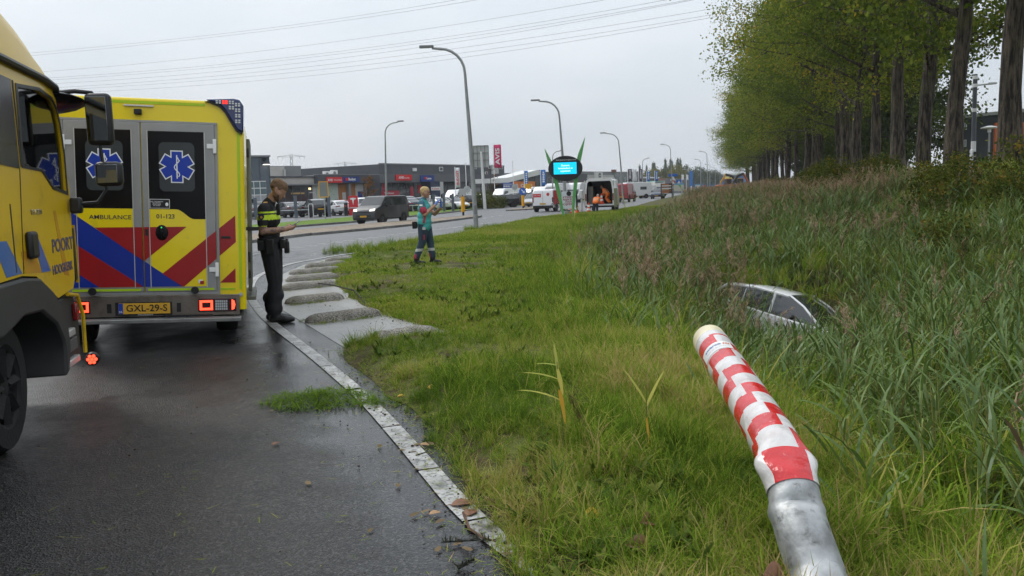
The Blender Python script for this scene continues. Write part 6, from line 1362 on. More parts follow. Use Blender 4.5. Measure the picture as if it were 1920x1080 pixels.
# glass showroom with a round emblem
f = Facade('glass_showroom', 'grey glass showroom with a round dark emblem on a white panel', 'building', ((11.84, 180.00), (33.66, 215.00)), (26.81, 5.86)[1], 25, w_mid)
f.rect('glazing', (5.48, 4.41), (23.69, 2.15), teal_glass, .06); f.rect('corner_glazing', (24.41, 5.11), (40.58, 1.95), mat('smoked_glass', (.06, .085, .085), .1, spec=.7), .06)
f.rect('upper_band', (5.52, 5.09), (23.79, 4.43), w_light, .08); f.rect('brick_base', (1.06, 3.64), (13.10, 2.51), w_brick, .4); f.rect('dark_wing', (0.68, 5.31), (9.75, 3.59), w_dark, .35)
for px in np.linspace(.15, .95, 12): f.box('mullion', (f.W*px-.08, f.W*px+.08), (.5, 4.6), -.12, -.062, w_light)
pn = f.rect('emblem_panel', (13.66, 5.69), (16.95, 3.54), w_white, .6); p = (15.37, 4.92); mb = MB(); mb.lathe([(.001, .0), (.62, 0), (.62, .06), (.001, .06)], (p[0], -.61, p[1]), (0, -1, 0), 24); eb = mb.build('emblem', w_dark, pn); f.box('emblem_bar', (p[0]-.5, p[0]+.5), (p[1]-.12, p[1]+.12), -.70, -.672, w_light, pn)
f.rect('roof_unit', (22.72, 6.33), (24.74, 5.85), w_brick, .4)
f = Facade('low_hall', 'low dark hall with a brick end far along the road', 'building', ((33.43, 230.00), (60.90, 290.00)), (29.27, 3.10)[1]+1.5, 20, w_dark)
f.rect('brick_end', (20.86, 4.66), (33.04, 2.45), w_brick, .3); f.box('roof_edge', (0, f.W*.4), ((29.27, 3.10)[1]+1.5, (29.27, 3.10)[1]+1.9), -.2, .2, w_white)
for px in (.1, .25, .45, .8): f.box('window', (f.W*px, f.W*px+3), (1.2, 2.6), -.05, -.003, teal_glass)
f = Facade('blue_store', 'distant blue store with big yellow letters', 'building', ((115.72, 480.00), (139.19, 500.00)), (14.13, 8.00)[1], 60, mat('store_blue', (.03, .09, .24), .6, var=.05))
f.text('IKEA', (7.51, 5.69), (21.35, 7.01), mat('store_yellow', (.75, .55, .05), .5), .3, bold=.09); f.box('roof_edge', (0, f.W), ((14.13, 8.00)[1]-.2, (14.13, 8.00)[1]+.8), -.3, .3, w_light)
f = Facade('dark_factory', 'dark building with white window frames behind the trees at right', 'building', ((36.96, 72.00), (41.21, 64.00)), (3.56, 6.56)[1], 20, w_dark)
f.box('roof_edge', (0, f.W), ((3.56, 6.56)[1]-.05, (3.56, 6.56)[1]+.2), -.15, .2, w_light)
for a, b in (((0.88, 6.25), (1.46, 5.55)), ((0.78, 4.74), (1.45, 4.17)), ((0.07, 4.66), (0.56, 4.14))):
    w = f.rect('window', a, b, frame_w, .06); n_ = 4
    for i in range(n_):
        u0 = a[0]+(b[0]-a[0])*i/n_; u1 = a[0]+(b[0]-a[0])*(i+1)/n_; f.box('pane', (u0+.05, u1-.05), (min(a[1], b[1])+.06, max(a[1], b[1])-.06), -.075, -.062, teal_glass, w)
fr_ = thing('steel_portal', 'orange steel portal frame in front of the dark factory', 'frame', (33.25, 58.00, 3.52), R(5)); om = mat('rust_orange', (.42, .10, .025), .6)
mb = MB(); mb.b2((-.55, -.08, -2), (-.40, .08, 1.7)); mb.build('post', om, fr_); mb = MB(); mb.b2((-.399, -.075, .9), (1.6, .075, 1.68)); mb.build('beam', om, fr_); mb = MB(); mb.b2((1.601, -.08, -2), (1.75, .08, 1.7)); mb.build('post', om, fr_)
# ================================================================ lamps, flags, signs
lamp_g = mat('lamp_grey', (.30, .31, .31), .5, .4, var=.15, vs=3); lamp_h = mat('lamp_head', (.20, .205, .21), .45, .4)
def lamp(base, top, arm, label, r=.085, head=.75):
    """base, top: world points (post may lean); arm: horizontal vector of the outreach"""
    b, t_, a = Vector(base), Vector(top), Vector(arm); o = thing('street_lamp', label, 'street lamp', b, 0, 'street lamps along the main road')
    t = t_-b; k = min(1.1, a.length*.55); u = a.normalized(); mb = MB()
    p = [Vector((0, 0, -.1)), Vector((0, 0, .0)), t*.5, t-Vector((0, 0, k))]
    for i in range(1, 7): q = math.pi/2*i/6; p.append(t-Vector((0, 0, k))+Vector((0, 0, k*math.sin(q)))+u*k*(1-math.cos(q)))
    p.append(t+a*.72+Vector((0, 0, .03)))
    mb.tube(p, [r*1.25, r*1.2, r*.95]+[r*.62]*7+[r*.5], 10); mb.build('post', lamp_g, o, smooth=40)
    mb = MB(); e = t+a+Vector((0, 0, .06)); s0 = t+a*.68+Vector((0, 0, .06)); n_ = Vector((-u.y, u.x, 0))*.16*head/.75
    mb.prism([tuple(s0-n_*.6), tuple(e-n_*.7), tuple(e+n_*.7), tuple(s0+n_*.6)], (0, 0, .11)); mb.build('lamp_head', lamp_h, o, bevel=.03)
    mb = MB(); mb.prism([tuple(s0.lerp(e, .3)-n_*.5-Vector((0, 0, .012))), tuple(e-n_*.5-Vector((0, 0, .012))), tuple(e+n_*.5-Vector((0, 0, .012))), tuple(s0.lerp(e, .3)+n_*.5-Vector((0, 0, .012)))], (0, 0, .01)); mb.build('lamp_lens', lens, o)
    mb = MB(); mb.b2((-.06, -r*1.32, .7), (.06, -r*1.15, 1.1)); mb.build('inspection_door', lamp_h, o)
LAMPS = [((-1.55, 39.30, -0.02), (-1.80, 39.30, 8.15), (-2.0, 0, 0), 'tall grey street lamp rising from the grass behind the paramedic'),
 ((4.12, 62.00, 0.07), (3.79, 62.00, 8.05), (-2.0, .2, 0), 'grey street lamp rising behind the oval screen sign'),
 ((12.65, 95.00, -0.18), (12.27, 95.00, 7.77), (-2.0, .3, 0), 'grey street lamp beside the open service van'),
 ((-11.16, 78.00, 0.55), (-10.97, 78.00, 8.25), (1.75, -.3, 0), 'grey street lamp with its arm to the right, behind the dark van'),
 ((28.60, 150.00, 0.74), (28.33, 150.00, 9.13), (-1.7, .3, 0), 'far street lamp left of the brown information board'),
 ((44.03, 190.00, 0.84), (43.92, 190.00, 9.37), (-1.7, .3, 0), 'far street lamp right of the map board'),
 ((51.44, 230.00, 0.89), (51.44, 230.00, 8.96), (-1.6, .3, 0), 'far street lamp next to the blue poster'),
 ((65.58, 280.00, 0.99), (65.64, 280.00, 8.92), (-1.6, .3, 0), 'distant street lamp near the excavators, nearer one'),
 ((79.35, 330.00, 1.02), (79.40, 330.00, 8.95), (-1.6, .3, 0), 'distant street lamp near the excavators, middle one'),
 ((93.50, 380.00, 1.10), (93.54, 380.00, 8.83), (-1.6, .3, 0), 'distant street lamp near the excavators, farthest one'),
 ((23.37, 150.00, 0.63), (23.43, 150.00, 6.82), (1.2, -.2, 0), 'far street lamp with a short arm among the flags'),
 ((5.70, 112.00, 0.36), (5.84, 112.00, 6.83), (1.4, .2, 0), 'thin street lamp half hidden by the oval sign')]
for b, t, a, l_ in LAMPS: lamp((b[0], b[1], 0), t, a, l_, .10 if b[1] < 70 else .09)
def pole(o, h, r, m, z0=0, lean=(0, 0)):
    mb = MB(); mb.tube([(0, 0, z0), (lean[0], lean[1], h)], [r, r*.8], 8); return mb.build('pole', m, o, smooth=40)
def flag(px_base, top, w, drop, col, txt, label, tcol=None, wav=.12, vertical=True, tip=None):
    b = Vector((px_base[0], px_base[1], 0)); o = thing('banner_flag', label, 'flag', b, 0, 'banner flags of the dealers'); h = top-0
    pole(o, h, .06, white); mb = MB(); n = 7; m_ = 8
    vs_ = [(.06+w*i/(n-1), wav*math.sin(i*1.1+j*.5), h-.1-drop*j/(m_-1)+(tip or 0)*i/(n-1)) for j in range(m_) for i in range(n)]
    mb.add(vs_, [(j*n+i, j*n+i+1, (j+1)*n+i+1, (j+1)*n+i) for j in range(m_-1) for i in range(n-1)]); fo_ = mb.build('cloth', col, o, smooth=True); md = fo_.modifiers.new('thick', 'SOLIDIFY'); md.thickness = .01
    if txt == '~':
        mb = MB(); rr = random.Random(len(label))
        for k in range(6): zz = h-.1-drop*(.16+.115*k); mb.box((.06+w*.5, -wav-.03, zz), (w*rr.uniform(.3, .5), .008, drop*.07))
        so_ = mb.build('print', tcol or white, o); so_['kind'] = 'stuff'
    elif txt: lettering(txt, w*.55, tcol or white, o, (.06+w*.5, -wav-.03, h-.1-drop*.5), (R(90), R(-90), 0), width=drop*.72, bold=.03, extrude=.006)
    return o
fm = lambda n, c: mat('flag_'+n, c, .75, var=.08)
def fl(pb, pt, w, drop, *a, **k): flag((pb[0], pb[1]), pt[2], w, drop, *a, **k)
fl((-1.92, 118.00, 0.56), (-1.75, 118.00, 8.38), 1.0, 3.15, fm('pink', (.55, .035, .13)), 'AVIS', 'tall pink banner flag lettered AVIS')
fl((-6.49, 105.00, 1.02), (-6.43, 105.00, 5.03), .52, 2.4, fm('white', (.72, .72, .74)), 'BUDGET', 'white banner flag with red and blue print left of the lamp post', sign_red)
fl((2.30, 125.00, 0.82), (2.35, 125.00, 4.90), .5, 2.5, fm('blue', (.04, .16, .45)), '~', 'blue banner flag above the orange banner')
fl((4.59, 122.00, 0.76), (4.64, 122.00, 4.89), .65, 2.3, fm('blue'  , (.04, .16, .45)), '~', 'blue banner flag just left of the oval sign')
fl((22.91, 165.00, 1.96), (22.88, 165.00, 5.61), .75, 2.3, fm('purple', (.10, .075, .11)), '~', 'purple banner flag nearest the service van')
fl((23.89, 165.00, 1.92), (23.85, 165.00, 5.58), .65, 2.4, fm('white', (.7, .7, .7)), None, 'white banner flag between two purple ones')
fl((25.02, 165.00, 1.89), (24.97, 165.00, 5.54), .6, 2.3, fm('purple', (.1, .07, .1)), '~', 'purple banner flag right of the white one')
fl((28.16, 175.00, 1.85), (28.11, 175.00, 5.19), .6, 2.0, fm('blue', (.04, .16, .45)), '~', 'blue banner flag left of the pair near the tall poplars')
fl((29.79, 175.00, 1.80), (29.79, 175.00, 5.25), .6, 2.0, fm('blue', (.04, .16, .45)), '~', 'blue banner flag right of the pair near the tall poplars')
fl((46.37, 230.00, 1.91), (46.34, 230.00, 5.17), .5, 1.4, fm('white', (.7, .7, .7)), None, 'small white banner flag near the map board')
fl((47.59, 230.00, 1.87), (47.55, 230.00, 5.13), .5, 1.4, fm('white', (.7, .7, .7)), None, 'small white banner flag beside the blue pylon sign')
for (b, t, l_) in (((0.68, 122.00, 0.66), (0.78, 122.00, 6.14), 'bare white flagpole right of the pink flag'), ((-5.51, 112.00, 0.59), (-5.38, 112.00, 5.69), 'bare grey flagpole left of the lamp post')):
    o = thing('flagpole', l_, 'flagpole', (b[0], b[1], 0)); pole(o, t[2], .06, white)
    mb = MB(); mb.ell((0, 0, t[2]), (.09, .09, .09), 8, 6); mb.build('finial', white, o)
b = (51.00, 240.00, 1.54); t_ = thing('pylon_sign', 'tall blue pylon sign far along the road', 'sign', (b[0], b[1], 0)); mb = MB(); mb.b2((-.45, -.15, 2), (.45, .15, 6.2)); mb.build('panel', fm('blue', (.04, .16, .45)), t_); pole(t_, 2.1, .2, white)
# billboard seen from behind
b = (-2.61, 92.00, 0.76); t = (-2.81, 92.00, 6.14); bb = thing('billboard', 'grey billboard seen from behind on a white post above the bush', 'billboard', (b[0], b[1], 0), R(0)); pole(bb, t[2], .17, w_white, lean=(t[0]-b[0], 0))
u0, u1, z0, z1 = (-3.64, 92.00, 4.54)[0]-b[0], (-2.02, 92.00, 4.48)[0]-b[0], (-2.87, 92.00, 4.46)[2], (-2.79, 92.00, 6.76)[2]
for i in range(4):
    for j in range(3):
        mb = MB(); mb.b2((u0+(u1-u0)*i/4+.015, .20, z0+(z1-z0)*j/3+.015), (u0+(u1-u0)*(i+1)/4-.015, .24, z0+(z1-z0)*(j+1)/3-.015)); mb.build('back_panel', w_light, bb)
for i in range(5):
    mb = MB(); x = u0+(u1-u0)*i/4; mb.b2((x-.03, .12, z0), (x+.03, .198, z1)); mb.build('rib', w_mid, bb)
for j in (0, 1, 2, 3):
    mb = MB(); z = z0+(z1-z0)*j/3; mb.b2((u0, .06, z-.03), (u1, .118, z+.03)); mb.build('rail', w_mid, bb)
# bollards with the yellow sleeves
yel = mat('bollard_yellow', (.75, .36, .01), .45)
def bollard(p, h, label, top):
    o = thing('bollard', label, 'bollard', (p[0], p[1], .1)); mb = MB(); mb.tube([(0, 0, .22), (0, 0, .24), (0, 0, h), (0, 0, h+.02)], [.13, .15, .15, .12], 14); mb.build('sleeve', yel, o, smooth=40); mb = MB(); mb.tube([(0, 0, -.05), (0, 0, .25)], .08, 10); mb.build('foot', black, o, smooth=40)
    if top == 'sign':
        mb = MB(); mb.lathe([(.001, -.02), (.36, -.02), (.36, .02), (.001, .02)], (0, 0, h+.42), (0, 1, 0), 24); s = mb.build('sign', mat('traffic_blue', (.02, .12, .50), .4), o); mb = MB(); mb.prism([(-.16, -.024, h+.56), (.05, -.024, h+.35), (-.04, -.024, h+.28), (.20, -.024, h+.24), (.18, -.024, h+.48), (.11, -.024, h+.40), (-.10, -.024, h+.62)], (0, -.006, 0)); mb.build('arrow', white, s)
        mb = MB(); mb.tube([(0, 0, h), (0, 0, h+.2)], .04, 8); mb.build('neck', black, o)
    elif top == 'box':
        mb = MB(); mb.box((0, 0, h+.33), (.5, .07, .55)); mb.build('sign_back', steel, o, bevel=.02); mb = MB(); mb.tube([(0, 0, h), (0, 0, h+.15)], .05, 8); mb.build('neck', black, o)
bollard((-3.48, 64.52), 1.35, 'yellow bollard with a grey sign back on the near median tip', 'box')
bollard((1.36, 84.34), 1.25, 'yellow bollard with a round blue arrow sign', 'sign')
b = (23.47, 150.00, 0.54); bollard((b[0], b[1]), 1.0, 'yellow bollard beside the white crossing car', None)
b = (44.08, 215.00, 1.07); bollard((b[0], b[1]), 1.1, 'yellow bollard behind the map board', None)
b = (49.58, 230.00, 1.24); bollard((b[0], b[1]), 1.1, 'yellow bollard left of the blue poster', None)
# small road signs
def road_sign(p, h, kind, label, m, r=.32, dirx=0):
    o = thing('road_sign', label, 'sign', (p[0], p[1], 0), dirx); pole(o, h, .04, steel)
    mb = MB()
    if kind == 'round': mb.lathe([(.001, -.015), (r, -.015), (r, .015), (.001, .015)], (0, -.06, h-.05), (0, 1, 0), 20)
    elif kind == 'tri': mb.prism([(-r, -.07, h-r), (r, -.07, h-r), (0, -.07, h+r*.75)], (0, .02, 0))
    elif kind == 'back': mb.prism([(-r, -.08, h-.98), (r, -.08, h-.98), (r, -.08, h+.09), (-r, -.08, h+.09)], (0, .02, 0))
    else: mb.b2((-r, -.08, h-r), (r, -.06, h+r*.6))
    s = mb.build('sign_plate', m, o); return o, s
b = (2.44, 108.00, 0.30); road_sign(b, (2.50, 108.00, 2.50)[2], 'sq', 'small yellow sign on a post among the parked cars', yel, .42)
o, s = road_sign((-13.90, 64.64), (-15.31, 72.00, 2.80)[2], 'back', 'grey sign back with yellow edge on a thin post on the lawn', w_mid, .30)
mb = MB(); q = (-15.31, 72.00, 2.80)[2]
for x0, z0, x1, z1 in ((-.36, q-1.0, -.302, q+.1), (.302, q-1.0, .36, q+.1), (-.36, q+.092, .36, q+.15), (-.36, q-1.05, .36, q-.985)): mb.b2((x0, -.088, z0), (x1, -.06, z1))
mb.build('yellow_edge', yel, o)
b = (0.79, 112.00, 0.38); road_sign(b, (0.85, 112.00, 2.46)[2], 'round', 'round grey sign back in front of the orange banner', steel, .4)
b = (-4.84, 100.00, 0.45); road_sign(b, (-4.77, 100.00, 2.30)[2], 'round', 'round grey sign back left of the bush', steel, .4)
b = (32.13, 168.00, 0.32); o, s = road_sign(b, (32.17, 168.00, 3.64)[2], 'tri', 'red and white warning signs stacked on one post', frame_w, .55)
for z_, c_ in ((.9, mat('traffic_red', (.6, .03, .03), .4)), (1.8, mat('traffic_red'))):
    mb = MB(); h = (32.17, 168.00, 3.64)[2]; mb.prism([(-.7, -.09, h-z_-.55), (.7, -.09, h-z_-.55), (0, -.09, h-z_+.5)], (0, .02, 0)); sp = mb.build('warning_plate', c_, o); mb = MB(); mb.prism([(-.42, -.112, h-z_-.4), (.42, -.112, h-z_-.4), (0, -.112, h-z_+.22)], (0, .02, 0)); mb.build('warning_field', frame_w, sp)
mb = MB(); mb.b2((-.9, -.1, (32.18, 168.00, 3.85)[2]), (.9, -.06, (32.18, 168.00, 4.36)[2])); mb.build('blue_plate', mat('traffic_blue'), o)
b = (34.08, 172.00, 0.57); o, s = road_sign(b, (34.10, 172.00, 2.59)[2]+.3, 'sq', 'blue pedestrian crossing sign above the map board', mat('traffic_blue'), .55); mb = MB(); h = (34.10, 172.00, 2.59)[2]+.3; mb.prism([(-.35, -.084, h-.42), (.35, -.084, h-.42), (0, -.084, h+.22)], (0, -.004, 0)); mb.build('white_triangle', frame_w, s)
# ---------------------------------------------------------------- oval screen with two green blades
sg = thing('leaf_screen_sign', 'black oval sign with lit blue screen held by two tall green blades', 'sign', (3.45, 50.2, .05), R(-2))
leafg = mat('blade_green', (.10, .36, .10), .4, var=.06, coat=.2); s_y = 50.2
def lx(p): return (p[0]-3.45, p[1]-s_y, p[2]-.05)
def blade(pts, ws, name='blade'):
    mb = MB(); front = [(x-w/2, 0, z) for (x, z), w in zip(pts, ws)]+[(x+w/2, 0, z) for (x, z), w in list(zip(pts, ws))[::-1]]; mb.prism(front, (0, .16, 0)); return mb.build(name, leafg, sg, bevel=.01)
q = [lx((3.20, 50.20, 0.01)), lx((2.98, 50.20, 1.21)), lx((2.79, 50.20, 2.14)), lx((2.56, 50.20, 3.01)), lx((2.39, 50.20, 3.51)), lx((2.17, 50.20, 4.10))]
blade([(p[0], p[2]) for p in q], [.10, .20, .24, .24, .2, .02])
q = [lx((3.68, 50.20, -0.06)), lx((3.79, 50.20, 1.09)), lx((3.91, 50.20, 2.01)), lx((4.06, 50.20, 3.09)), lx((4.23, 50.20, 3.76)), lx((4.53, 50.20, 4.70))]
blade([(p[0], p[2]) for p in q], [.09, .17, .22, .26, .24, .02])
c_ = lx((3.34, 50.20, 2.93)); mb = MB(); n = 40; mb.prism([(c_[0]+1.0*math.cos(2*math.pi*k/n), -.14, c_[2]+.73*math.sin(2*math.pi*k/n)) for k in range(n)], (0, .28-.03, 0)); ov = mb.build('oval_panel', mat('sign_black', (.012, .013, .015), .35), sg, bevel=.015)
mb = MB(); mb.box((c_[0]-.02, -.15, c_[2]+.01), (1.40, .02, .74)); mb.build('screen_frame', ink, ov, bevel=.004)
scr = mat('screen_lit', (.0, .3, .45), .3, emit=(.0, .55, .85), es=1.15); scr_t = mat('screen_text', (.8, .9, .95), .3, emit=(.75, .93, 1.), es=1.)
mb = MB(); mb.box((c_[0]-.02, -.163, c_[2]+.01), (1.33, .006, .68)); sc_o = mb.build('screen', scr, ov)
for i, tx in enumerate(('Ontmoet,', 'kortedenkers en', 'aanpakkers')): lettering(tx, .088, scr_t, ov, (c_[0], -.167, c_[2]+.17-i*.16), FRONT, bold=.03)
lettering('bedrijvenvereniging wz.nl', .062, white, ov, (c_[0]+.05, -.142, c_[2]+.49), FRONT, width=1.15, bold=.01)
# poster board behind it
b = (3.96, 57.00, 0.25); pb = thing('poster_board', 'white poster board with dark red words under the oval sign', 'board', (b[0], b[1], 0.0), R(-4)); wq = .47
mb = MB(); mb.b2((-wq, -.03, (3.97, 57.00, 0.46)[2]), (wq, .03, (4.00, 57.00, 1.61)[2])); mb.build('poster', mat('poster_white', (.62, .66, .70), .5), pb); mb = MB(); mb.b2((wq+.005, -.05, (3.97, 57.00, 0.39)[2]), (wq+.12, .05, (4.00, 57.00, 1.63)[2])); mb.b2((-wq-.04, -.05, (3.97, 57.00, 0.39)[2]-.06), (wq+.12, .05, (3.97, 57.00, 0.39)[2]-.002)); mb.build('frame', black, pb); mb = MB(); mb.tube([(-.1, 0, -.05), (-.1, 0, (3.97, 57.00, 0.39)[2]-.06)], .2, 10); mb.build('foot', lamp_g, pb, smooth=40)
zt = (4.00, 57.00, 1.61)[2]
for i, tx in enumerate(('STEEDS', 'RIJKER', 'DAN', 'CIJFERS')): lettering(tx, .115, mat('dark_red_ink', (.30, .02, .03), .5), pb, (0, -.034, zt-.40-i*.155), FRONT, bold=.03, width=(.80 if tx != 'DAN' else .42))
mb = MB(); mb.lathe([(.001, 0), (.16, 0), (.16, .004), (.001, .004)], (.02, -.031, zt-.16), (0, -1, 0), 14); mb.build('logo', ink, pb)
# brown information board, map board, posters further along
b = (23.52, 128.00, 0.18); wo_ = mat('dark_wood', (.05, .03, .02), .6); ib = thing('information_board', 'dark wooden information board with brown and white strips by the verge', 'board', (b[0], b[1], 0), R(-12)); w2 = .80; zt = (23.55, 128.00, 2.31)[2]; zb = (23.53, 128.00, 0.89)[2]
for s_ in (-1, 1): mb = MB(); mb.b2((s_*w2-.06, -.06, -.1), (s_*w2+.06, .06, zt+.02)); mb.build('post', wo_, ib)
mb = MB(); mb.b2((-w2+.062, .0, zb), (w2-.062, .04, zt)); mb.build('back', wo_, ib)
cols = [mat('strip_orange', (.42, .16, .05), .6), w_white, mat('strip_brown', (.28, .11, .04), .6), w_white, mat('strip_tan', (.45, .30, .2), .6), mat('strip_brown'), mat('strip_orange')]
for i in range(7): mb = MB(); z = zt-.08-(zt-zb-.1)*i/7; mb.b2((-w2+.08, -.03, z-(zt-zb)/9), (w2-(.1 if i % 2 else .45), -.002, z)); mb.build('strip', cols[i], ib)
b = (27.73, 140.00, 0.50); mbd = thing('map_board', 'pale map board with a blue header and green area', 'board', (b[0], b[1], 0), R(-12)); zt = (27.76, 140.00, 2.32)[2]; zb = (27.74, 140.00, 1.11)[2]
for s_ in (-1, 1): mb = MB(); mb.b2((s_*.85-.04, -.04, -.1), (s_*.85+.04, .04, zt)); mb.build('post', mat('teal_post', (.05, .16, .18), .5), mbd)
mb = MB(); mb.b2((-.80, -.02, zb), (.80, .02, zt)); mb.build('panel', mat('map_paper', (.52, .50, .42), .5), mbd); mb = MB(); mb.b2((-.80, -.03, zt-.22), (.80, -.021, zt)); mb.build('header', mat('map_blue', (.12, .35, .50), .5), mbd); mb = MB(); mb.prism([(-.1, -.03, zt-.25), (.35, -.03, zt-.25), (.3, -.03, zt-.75)], (0, .008, 0)); mb.build('map_area', leafg, mbd)
b = (36.33, 165.00, 0.70); pp = thing('blue_poster_case', 'light blue poster case on a foot by the verge', 'board', (b[0], b[1], 0), R(-14)); mb = MB(); mb.b2((-.5, -.06, .75), (.5, .06, 2.2)); mb.build('case', mat('poster_blue', (.06, .33, .50), .4), pp); mb = MB(); mb.b2((-.4, -.07, 1.5), (.4, -.061, 2.05)); mb.build('print', w_white, pp); mb = MB(); mb.b2((-.15, -.05, -.1), (.15, .05, .748)); mb.build('foot', black, pp)
b = (36.48, 160.00, 0.78); rp = thing('red_post_box', 'narrow red advertising column beside the blue poster case', 'column', (b[0], b[1], 0)); mb = MB(); mb.b2((-.22, -.2, 0), (.22, .2, 1.9)); mb.build('column', mat('column_red', (.5, .05, .04), .5), rp, bevel=.03); mb = MB(); mb.b2((-.2, -.212, 1.0), (.2, -.202, 1.7)); mb.build('notice', w_light, rp)
b = (38.44, 165.00, 0.73); rp = thing('construction_cabinet', 'grey roadside cabinet right of the red column', 'cabinet', (b[0], b[1], 0)); mb = MB(); mb.b2((-.45, -.25, 0), (.45, .25, 1.5)); mb.build('housing', w_mid, rp, bevel=.03); mb = MB(); mb.b2((-.4, -.262, .1), (.4, -.252, 1.3)); mb.build('cabinet_door', w_blue, rp)
b = (32.14, 150.00, 0.71); cb = thing('concrete_block', 'pale concrete block lying at the edge of the verge', 'block', (b[0], b[1], 0), R(10)); mb = MB(); mb.b2((-.6, -.3, 0), (.6, .3, .62)); mb.build('block', w_light, cb, bevel=.05); mb = MB(); mb.b2((-.4, -.306, .2), (.4, -.301, .48)); mb.build('marking', w_mid, cb)
mb = MB(); mb.b2((-9, -.1, 0), (9, .1, 1.7)); gw = mb.build('noise_fence', w_mid, None); b = (54.27, 260.00, 1.25); gw.location = (b[0], b[1], 0); tag(gw, 'low grey fence behind the map board', 'fence')
# guard rail and grey posts in front of the parked cars
ra = thing('guard_rail', 'low steel tube rail on short posts in front of the parked cars', 'rail', (0, 0, 0)); pts = [(-23.62, 76.00, 0.91), (-19.15, 78.00, 0.91), (-14.84, 81.00, 0.92), (-10.29, 85.00, 0.93), (-6.27, 88.00, 0.92)]
rl = smooth_line([(p[0], p[1]) for p in pts], 1.0); mb = MB(); mb.tube([(x, y, .72) for x, y in rl], .045, 6); mb.build('tube', steel, ra, smooth=True)
for i in range(0, 30):
    c2 = cut(rl, i*1.55, i*1.55+.01)
    if not c2: break
    mb = MB(); mb.tube([(c2[0][0], c2[0][1], .0), (c2[0][0], c2[0][1], .70)], .055, 6); mb.build('post', steel, ra, smooth=True)
for i, (b, t) in enumerate((((-21.29, 72.00, 0.46), (-21.25, 72.00, 1.84)), ((-18.17, 73.00, 0.51), (-18.16, 73.00, 1.91)), ((-15.75, 75.00, 0.48), (-15.73, 75.00, 1.78)), ((-7.02, 80.00, 0.38), (-7.01, 80.00, 1.67)), ((-5.38, 82.00, 0.39), (-5.36, 82.00, 1.66)), ((-6.15, 81.00, 0.38), (-6.12, 81.00, 1.74)))):
    o = thing('grey_bollard', 'square grey post with a small black lamp in the lawn, %s from the left' % ordn[i], 'post', (b[0], b[1], .1), 0, 'grey posts along the lawn'); mb = MB(); mb.b2((-.12, -.12, 0), (.12, .12, t[2])); mb.build('post', w_blue, o, bevel=.02); mb = MB(); mb.b2((-.26, -.08, t[2]-.45), (-.122, .08, t[2]-.1)); mb.build('lamp', black, o)
b = (-14.89, 82.00, 0.55); ts = thing('brand_sign', 'red upright sign with a white T emblem, behind the dark van', 'sign', (b[0], b[1], 0)); mb = MB(); mb.b2((-.44, -.08, .0), (.44, .08, (-14.82, 82.00, 1.87)[2])); mb.build('panel', sign_red, ts, bevel=.02); zt = (-14.82, 82.00, 1.87)[2]
mb = MB(); mb.prism([(-.30, -.09, zt-.24), (-.24, -.09, zt-.36), (-.09, -.09, zt-.36), (0, -.09, zt-.90), (.09, -.09, zt-.36), (.24, -.09, zt-.36), (.30, -.09, zt-.24), (0, -.09, zt-.18)], (0, .008, 0)); mb.build('emblem', white, ts); lettering('TESLA', .11, white, ts, (0, -.086, zt-1.15), FRONT, width=.6, bold=.02)
b = (-15.23, 80.00, 0.60); cp = thing('charge_post', 'small black charging post left of the red sign', 'post', (b[0], b[1], 0)); mb = MB(); mb.b2((-.16, -.1, 0), (.16, .1, 1.25)); mb.build('housing', black, cp, bevel=.04); mb = MB(); mb.lathe([(.001, 0), (.07, 0), (.001, .01)], (0, -.105, .95), (0, -1, 0), 12); mb.build('socket', sign_red, cp)
b = (-17.59, 76.00, 0.52); cp = thing('charge_post', 'white framed charging post in front of the dark parked car', 'post', (b[0], b[1], 0)); mb = MB(); mb.tube([(-.2, 0, 0), (-.2, 0, 1.15), (-.12, 0, 1.25), (.12, 0, 1.25), (.2, 0, 1.15), (.2, 0, 0)], .035, 6); mb.build('frame', white, cp, smooth=True); mb = MB(); mb.b2((-.13, -.08, .15), (.13, .08, 1.1)); mb.build('housing', black, cp)
# young tree and autumn bush on the lawn
rust_leaf = leaf_mat('rusty_leaves', [(.0, (.10, .07, .02)), (.5, (.24, .10, .03)), (1., (.32, .13, .03))], trans=.25, nscale=1.)
b = (-13.69, 84.00, 0.53); yt = thing('young_tree', 'thin young tree with rusty leaves in front of the rental office', 'tree', (b[0], b[1], 0)); mb = MB(); H_ = (-13.50, 84.00, 4.15)[2]; mb.tube([(0, 0, 0), (.03, 0, H_*.5), (-.02, 0, H_)], [.06, .04, .012], 6); rr = random.Random(3); cs = []
for i in range(22):
    z = H_*(.38+.5*rr.random()); a = rr.uniform(0, 6.28); l_ = rr.uniform(.4, 1.1)*(1.25-z/H_); e = (math.cos(a)*l_, math.sin(a)*l_, z+l_*.35); mb.tube([(0, 0, z), e], [.018, .006], 4, caps=False); cs += [e, (e[0]*.6, e[1]*.6, e[2]-.1)]
mb.build('trunk', bark, yt); V, F, q = leaf_cloud(cs, (.14, .14, .12), 11, .12, 5); inst('crown', quads_mesh('young_crown', V, F, None, [rust_leaf], q), yt)
b = (-2.30, 95.00, 0.37); ab = thing('roadside_bush', 'dense green and reddish bush at the foot of the billboard', 'bush', (b[0], b[1], 0)); ab.scale = (1.25, 1.0, .95); inst('foliage', bush_mesh(333, 1.5, 1.35, 110, 26, .13), ab); inst('stems', bush_stem, ab)
b = (-2.97, 96.00, 0.50); ab = thing('roadside_bush', 'taller left half of the bush under the billboard post', 'bush', (b[0], b[1], 0)); inst('foliage', bush_mesh(334, 1.3, 1.7, 90, 26, .13), ab); inst('stems', bush_stem, ab)
b = (-2.13, 90.00, 0.04); st_ = thing('thin_tree', 'thin dark tree with few rusty leaves beside the pink flag', 'tree', (b[0], b[1]+12, 0)); mb = MB(); mb.tube([(0, 0, 0), (0, 0, 5.2)], [.06, .015], 6); cs = []
